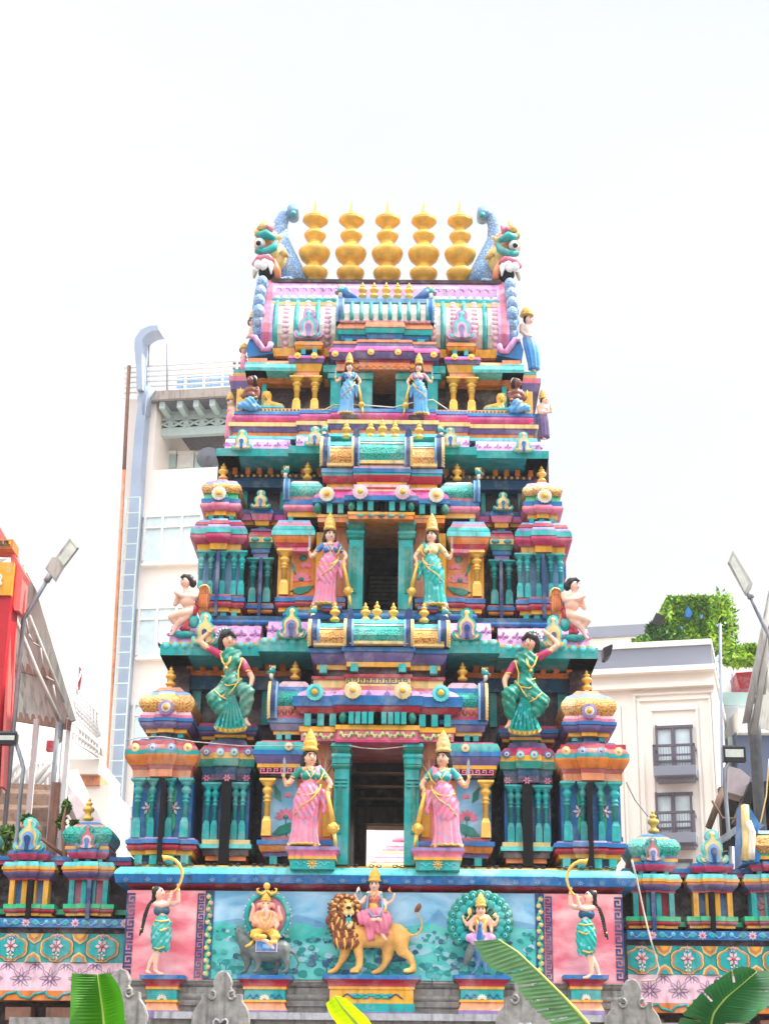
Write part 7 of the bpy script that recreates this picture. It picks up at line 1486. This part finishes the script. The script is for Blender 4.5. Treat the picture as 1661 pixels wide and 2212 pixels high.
P = [at(x, v, 17.5) for x, v in ((158, 1560), (213, 1610), (213, 1635), (158, 1600))]
for i in range(3): mb.tube([P[0].lerp(P[3], i/2), P[1].lerp(P[2], i/2)], .04, 'white', n=4)
for i in range(10): mb.tube([P[0].lerp(P[1], i/9), P[3].lerp(P[2], i/9)], .02, 'white', n=4)
for (xa, va, xb, vb) in ((10, 1690, 66, 1612), (20, 1700, 70, 1640), (75, 1690, 128, 1615), (80, 1700, 128, 1640)): mb.tube([at(xa, va, 17.4), at(xb, vb, 17.4)], .06, 'white', n=4); 
for i in range(12): x = 8 + i*10; mb.tube([at(x, 1700, 17.45), at(x, 1650 - (i % 6)*4, 17.45)], .03, 'white', n=4)
mb.build('railing', t); mb = MB(); P = [at(x, v, 17.2) for x, v in ((160, 1560), (213, 1610), (213, 1622), (160, 1585))]; mb.plate([(q.x, q.z) for q in P], 17.65, 18, 'slab'); vb_(100, 128, 1600, 1622, 17.6, .2, 'R', mb); mb.build('stair', t)
mb = MB(); P = [at(x, v, 17.4) for x, v in ((168, 1492), (171, 1440), (178, 1496 - 48), (172, 1490))]; mb.plate([(q.x, q.z) for q in P], 17.4, 17.43, 'R'); mb.tube([at(167, 1500, 17.4), at(165, 1480, 17.4), at(178, 1446, 17.4)], .02, 'white', n=4); tag(mb.build('flag', None), 'small red flag above the white lattice railing', 'flag')
# cables and the black lamp on the eave corner
def cable(pts, label, k='steelpaint', r=.007):
    P = [at(*q) for q in pts]; Q = []
    for a, b in zip(P[:-1], P[1:]): Q += [a.lerp(b, i/4) for i in range(4)]
    mb = MB(); mb.tube(Q + [P[-1]], r, k, n=5); tag(mb.build('cable', None), label, 'cable')
cable([(272, 1600, .0), (300, 1594, .0), (350, 1592, .0), (420, 1603, -.02), (520, 1612, .0), (640, 1612, 0), (690, 1608, .0)], 'grey cable along the lowest storey roofs on the left')
cable([(753, 1611, .05), (780, 1616, .03), (820, 1619, .03), (860, 1615, .03), (880, 1612, .05)], 'thin cable sagging across the lowest doorway')
cable([(697, 887, 1.2), (720, 875, 1.15), (760, 873, 1.2), (800, 876, 1.2), (850, 880, 1.2), (905, 866, 1.2), (935, 863, 1.15), (968, 885, 1.25)], 'pale cable slung across the topmost doorway', 'W', .009)
cable([(1352, 1690, .6), (1372, 1730, .6), (1400, 1765, .6)], 'dark cable running down to the right dome finial', 'undergrey')
cable([(1365, 1860, .0), (1375, 1900, .2), (1390, 1970, .3), (1402, 2020, .35), (1414, 2060, .38), (1424, 2095, .38), (1415, 2118, .38), (1385, 2120, .38)], 'pale cable hanging over the right wall panels', 'W', .012)
cable([(1661, 1640, 2.6), (1655, 1720, 2.6), (1640, 1790, 2.6)], 'yellow cable hanging beside the right post', 'Q', .01)
mb = MB(); P = [at(x, v, 1.) for x, v in ((1301, 1404), (1320, 1396), (1322, 1400), (1318, 1418), (1308, 1426), (1302, 1424))]; mb.plate([(q.x, q.z) for q in P], .9, 1.15, 'black'); tag(mb.build('spotlight', None), 'small black spotlight on the right corner of the lowest eave', 'spotlight')
mb = MB(); P = [at(x, v, 1.) for x, v in ((343, 1392), (350, 1396), (349, 1402), (344, 1400))]; mb.plate([(q.x, q.z) for q in P], .9, 1.0, 'black'); tag(mb.build('spotlight', None), 'tiny black fitting on the left corner of the lowest eave', 'spotlight')

# ---- banana leaves in the foreground
def blade(mb, rib, edge, k, n=60, m=8, corr=.004, tears=(), fringe=0., seed=1, droop=.0):
    """one half of a leaf between midrib and margin, ribbed across, with tears"""
    rnd = random.Random(seed); rib = [Vector(p) for p in rib]; edge = [Vector(p) for p in edge]
    def smp(P, f): f *= len(P) - 1; i = min(int(f), len(P) - 2); t = f - i; p0, p1, p2, p3 = P[max(i - 1, 0)], P[i], P[i + 1], P[min(i + 2, len(P) - 1)]; return .5*((2*p1) + (p2 - p0)*t + (2*p0 - 5*p1 + 4*p2 - p3)*t*t + (-p0 + 3*p1 - 3*p2 + p3)*t**3)
    nr = (edge[len(edge)//2] - rib[len(rib)//2]).cross(rib[-1] - rib[0]).normalized(); vs = []; fs = []
    for i in range(n + 1):
        f = i/n; a, b = smp(rib, f), smp(edge, f); L_ = 1 - fringe*rnd.random()
        for j in range(m + 1): g_ = j/m*(L_ if j == m else 1); vs.append(a.lerp(b, g_) + nr*(corr*math.sin(i*1.9)*math.sin(math.pi*min(1, j/m*1.2)) + droop*math.sin(math.pi*g_)*.1))
    for i in range(n):
        for j in range(m):
            if i in tears and j > m*.35: continue
            a = i*(m + 1) + j; fs.append((a, a + 1, a + m + 2, a + m + 1))
    mb.add(vs, fs, k, smooth=True)
def banana(label, Y, rib, halves, k, foot, tears=(), fr=0., corr=.004, grp=None):
    R = [at(*q[:2], Y + (q[2] if len(q) > 2 else 0)) for q in rib]; t = thing('banana_plant', label, 'plant', (foot[0], foot[1], 0), grp)
    for i, h_ in enumerate(halves):
        mb = MB(); blade(mb, R, [at(*q[:2], Y + (q[2] if len(q) > 2 else 0)) for q in h_], k, corr=corr, tears=tears, fringe=fr, seed=i + 3, n=90); mb.build('leaf_blade', t)
    mb = MB(); w = .006*(Y + 20)/8 + .004; n = len(R); mb.tube(R, [w*(.35 + .65*i/(n - 1)) for i in range(n)], 'rib', n=8); last = R[-1]
    mb.tube([last, last + (R[-1] - R[-2]).normalized()*.15 + Vector((0, 0, -.1)), Vector((foot[0], foot[1], .7*last.z)), Vector((foot[0], foot[1], 0))], [w, w*1.6, .07, .12], 'stem', n=10); mb.build('midrib', t)
banana('broad bright green banana leaf with folded middle at the bottom left', -14., [(211, 2106), (216, 2140), (222, 2180), (228, 2240), (232, 2300)], [[(155, 2104, -.05), (153, 2140, -.05), (152, 2180, -.06), (151, 2240, -.06), (155, 2300)], [(236, 2102, -.08), (256, 2130, -.14), (266, 2165, -.16), (271, 2230, -.16), (268, 2300, -.1)]], 'leafA', (-1.1, -14, 0))
banana('arching dark green banana leaf with painted silvery sheen and torn edge in front of the peacock statue', -12., [(1076, 2030), (1118, 2058), (1168, 2105), (1215, 2152), (1255, 2195), (1300, 2250)], [[(1020, 2034), (1046, 2084), (1104, 2116), (1130, 2160), (1180, 2208), (1236, 2262)]], 'leafSheen', (.9, -12, 0), tears=(30, 42, 43, 55, 63, 71, 78), fr=.08, corr=.007)
banana('wide dark banana leaf with ragged margin at the bottom right corner', -12.5, [(1634, 2100), (1600, 2130), (1567, 2158), (1542, 2190), (1534, 2225), (1530, 2280)], [[(1628, 2094, -.02), (1596, 2088, -.1), (1550, 2114, -.12), (1498, 2158, -.12), (1462, 2215, -.12), (1450, 2290)], [(1690, 2092, .0), (1700, 2125, -.15), (1668, 2172, -.18), (1640, 2192, -.2), (1610, 2225, -.16), (1580, 2290)]], 'leafB', (1.5, -12.5, 0), tears=(24, 47, 66, 80), fr=.09, corr=.006)
banana('small lime yellow banana leaf tip at the bottom centre', -13.5, [(724, 2152), (742, 2178), (768, 2208), (800, 2250)], [[(704, 2169, .02), (712, 2190, .02), (735, 2222, .03), (770, 2262, .02)], [(746, 2158, -.05), (776, 2184, -.06), (800, 2210, -.05), (815, 2250)]], 'leafC', (0, -13.5, 0))
# ---------------------------------------------------------------- daylight
SKY_FRONT = 4.6
w = bpy.data.worlds.new('World'); SC.world = w; w.use_nodes = True
nt = w.node_tree; N = nt.nodes; L = nt.links; bg = N['Background']
SUN_EL, SUN_AZ = math.radians(56), math.radians(96)       # azimuth from the viewing direction's reverse (towards the camera), clockwise to the right
sky = N.new('ShaderNodeTexSky'); sky.sky_type = 'NISHITA'; sky.sun_disc = False; sky.sun_elevation = SUN_EL
sd = Vector((math.sin(SUN_AZ)*math.cos(SUN_EL), -math.cos(SUN_AZ)*math.cos(SUN_EL), math.sin(SUN_EL)))
sky.sun_rotation = math.atan2(sd.x, sd.y); sky.dust_density = 4; sky.air_density = 1.2
tc = N.new('ShaderNodeTexCoord'); mp = N.new('ShaderNodeMapping'); mp.inputs['Scale'].default_value = (1, 1, 2.6)
no = N.new('ShaderNodeTexNoise'); no.inputs['Scale'].default_value = 1.5; no.inputs['Detail'].default_value = 7; no.inputs['Roughness'].default_value = .5
L.new(tc.outputs['Generated'], mp.inputs[0]); L.new(mp.outputs[0], no.inputs['Vector'])
def ramp_(src, st):
    rp = N.new('ShaderNodeValToRGB'); L.new(src, rp.inputs[0]); e = rp.color_ramp.elements
    while len(e) < len(st): e.new(.5)
    for i, (p, c) in enumerate(st): e[i].position = p; e[i].color = (*c, 1)
    return rp.outputs[0]
def mul(a, b):
    m = N.new('ShaderNodeMix'); m.data_type = 'RGBA'; m.blend_type = 'MULTIPLY'; m.inputs[0].default_value = 1; L.new(a, m.inputs[6]); L.new(b, m.inputs[7]); return m.outputs[2]
# bright cloud veil over the clear sky: thinner low in front, densest and brightest overhead and behind the viewer
cl = ramp_(no.outputs[0], [(.36, (.87, .905, .96)), (.6, (1, 1, 1))])
sp = N.new('ShaderNodeSeparateXYZ'); L.new(tc.outputs['Generated'], sp.inputs[0])
mr = N.new('ShaderNodeMapRange'); mr.inputs[1].default_value = -.1; mr.inputs[2].default_value = .7; mr.inputs[4].default_value = SKY_FRONT; L.new(sp.outputs[1], mr.inputs[0])
mm = N.new('ShaderNodeMath'); mm.operation = 'MULTIPLY_ADD'; mm.inputs[1].default_value = 16.; mm.inputs[2].default_value = 3.6; L.new(sp.outputs[2], mm.inputs[0]); L.new(mm.outputs[0], mr.inputs[3])
vm = N.new('ShaderNodeVectorMath'); vm.operation = 'SCALE'; L.new(cl, vm.inputs[0]); L.new(mr.outputs[0], vm.inputs['Scale'])
mx = N.new('ShaderNodeMix'); mx.data_type = 'RGBA'; mx.inputs[0].default_value = .93; L.new(sky.outputs[0], mx.inputs[6]); L.new(vm.outputs[0], mx.inputs[7])
L.new(mx.outputs[2], bg.inputs[0]); bg.inputs[1].default_value = 0.15
sl = bpy.data.lights.new('sun', 'SUN'); sl.energy = 5.0; sl.angle = math.radians(.8); sl.color = (1, .95, .87)
so = bpy.data.objects.new('sun', sl); COL.objects.link(so); so.rotation_euler = sd.to_track_quat('Z', 'Y').to_euler()
vs = SC.view_settings; vs.view_transform = 'Standard'; vs.look = 'None'; vs.exposure = 0.6; vs.gamma = 1
SC.cycles.max_bounces = 6; SC.cycles.diffuse_bounces = 4; SC.cycles.use_denoising = True

hz = MB(); hz.box(-45, 45, -24, 60, -1, 45, 'white'); ho = hz.build('haze', None, kind='stuff'); hm = bpy.data.materials.new('haze'); hm.use_nodes = True; hn = hm.node_tree
for q in list(hn.nodes): hn.nodes.remove(q)
out = hn.nodes.new('ShaderNodeOutputMaterial'); pv_ = hn.nodes.new('ShaderNodeVolumePrincipled'); pv_.inputs['Color'].default_value = (.95, .97, 1, 1); pv_.inputs['Density'].default_value = .0007; pv_.inputs['Anisotropy'].default_value = .3
hn.links.new(pv_.outputs[0], out.inputs['Volume']); ho.data.materials.clear(); ho.data.materials.append(hm)
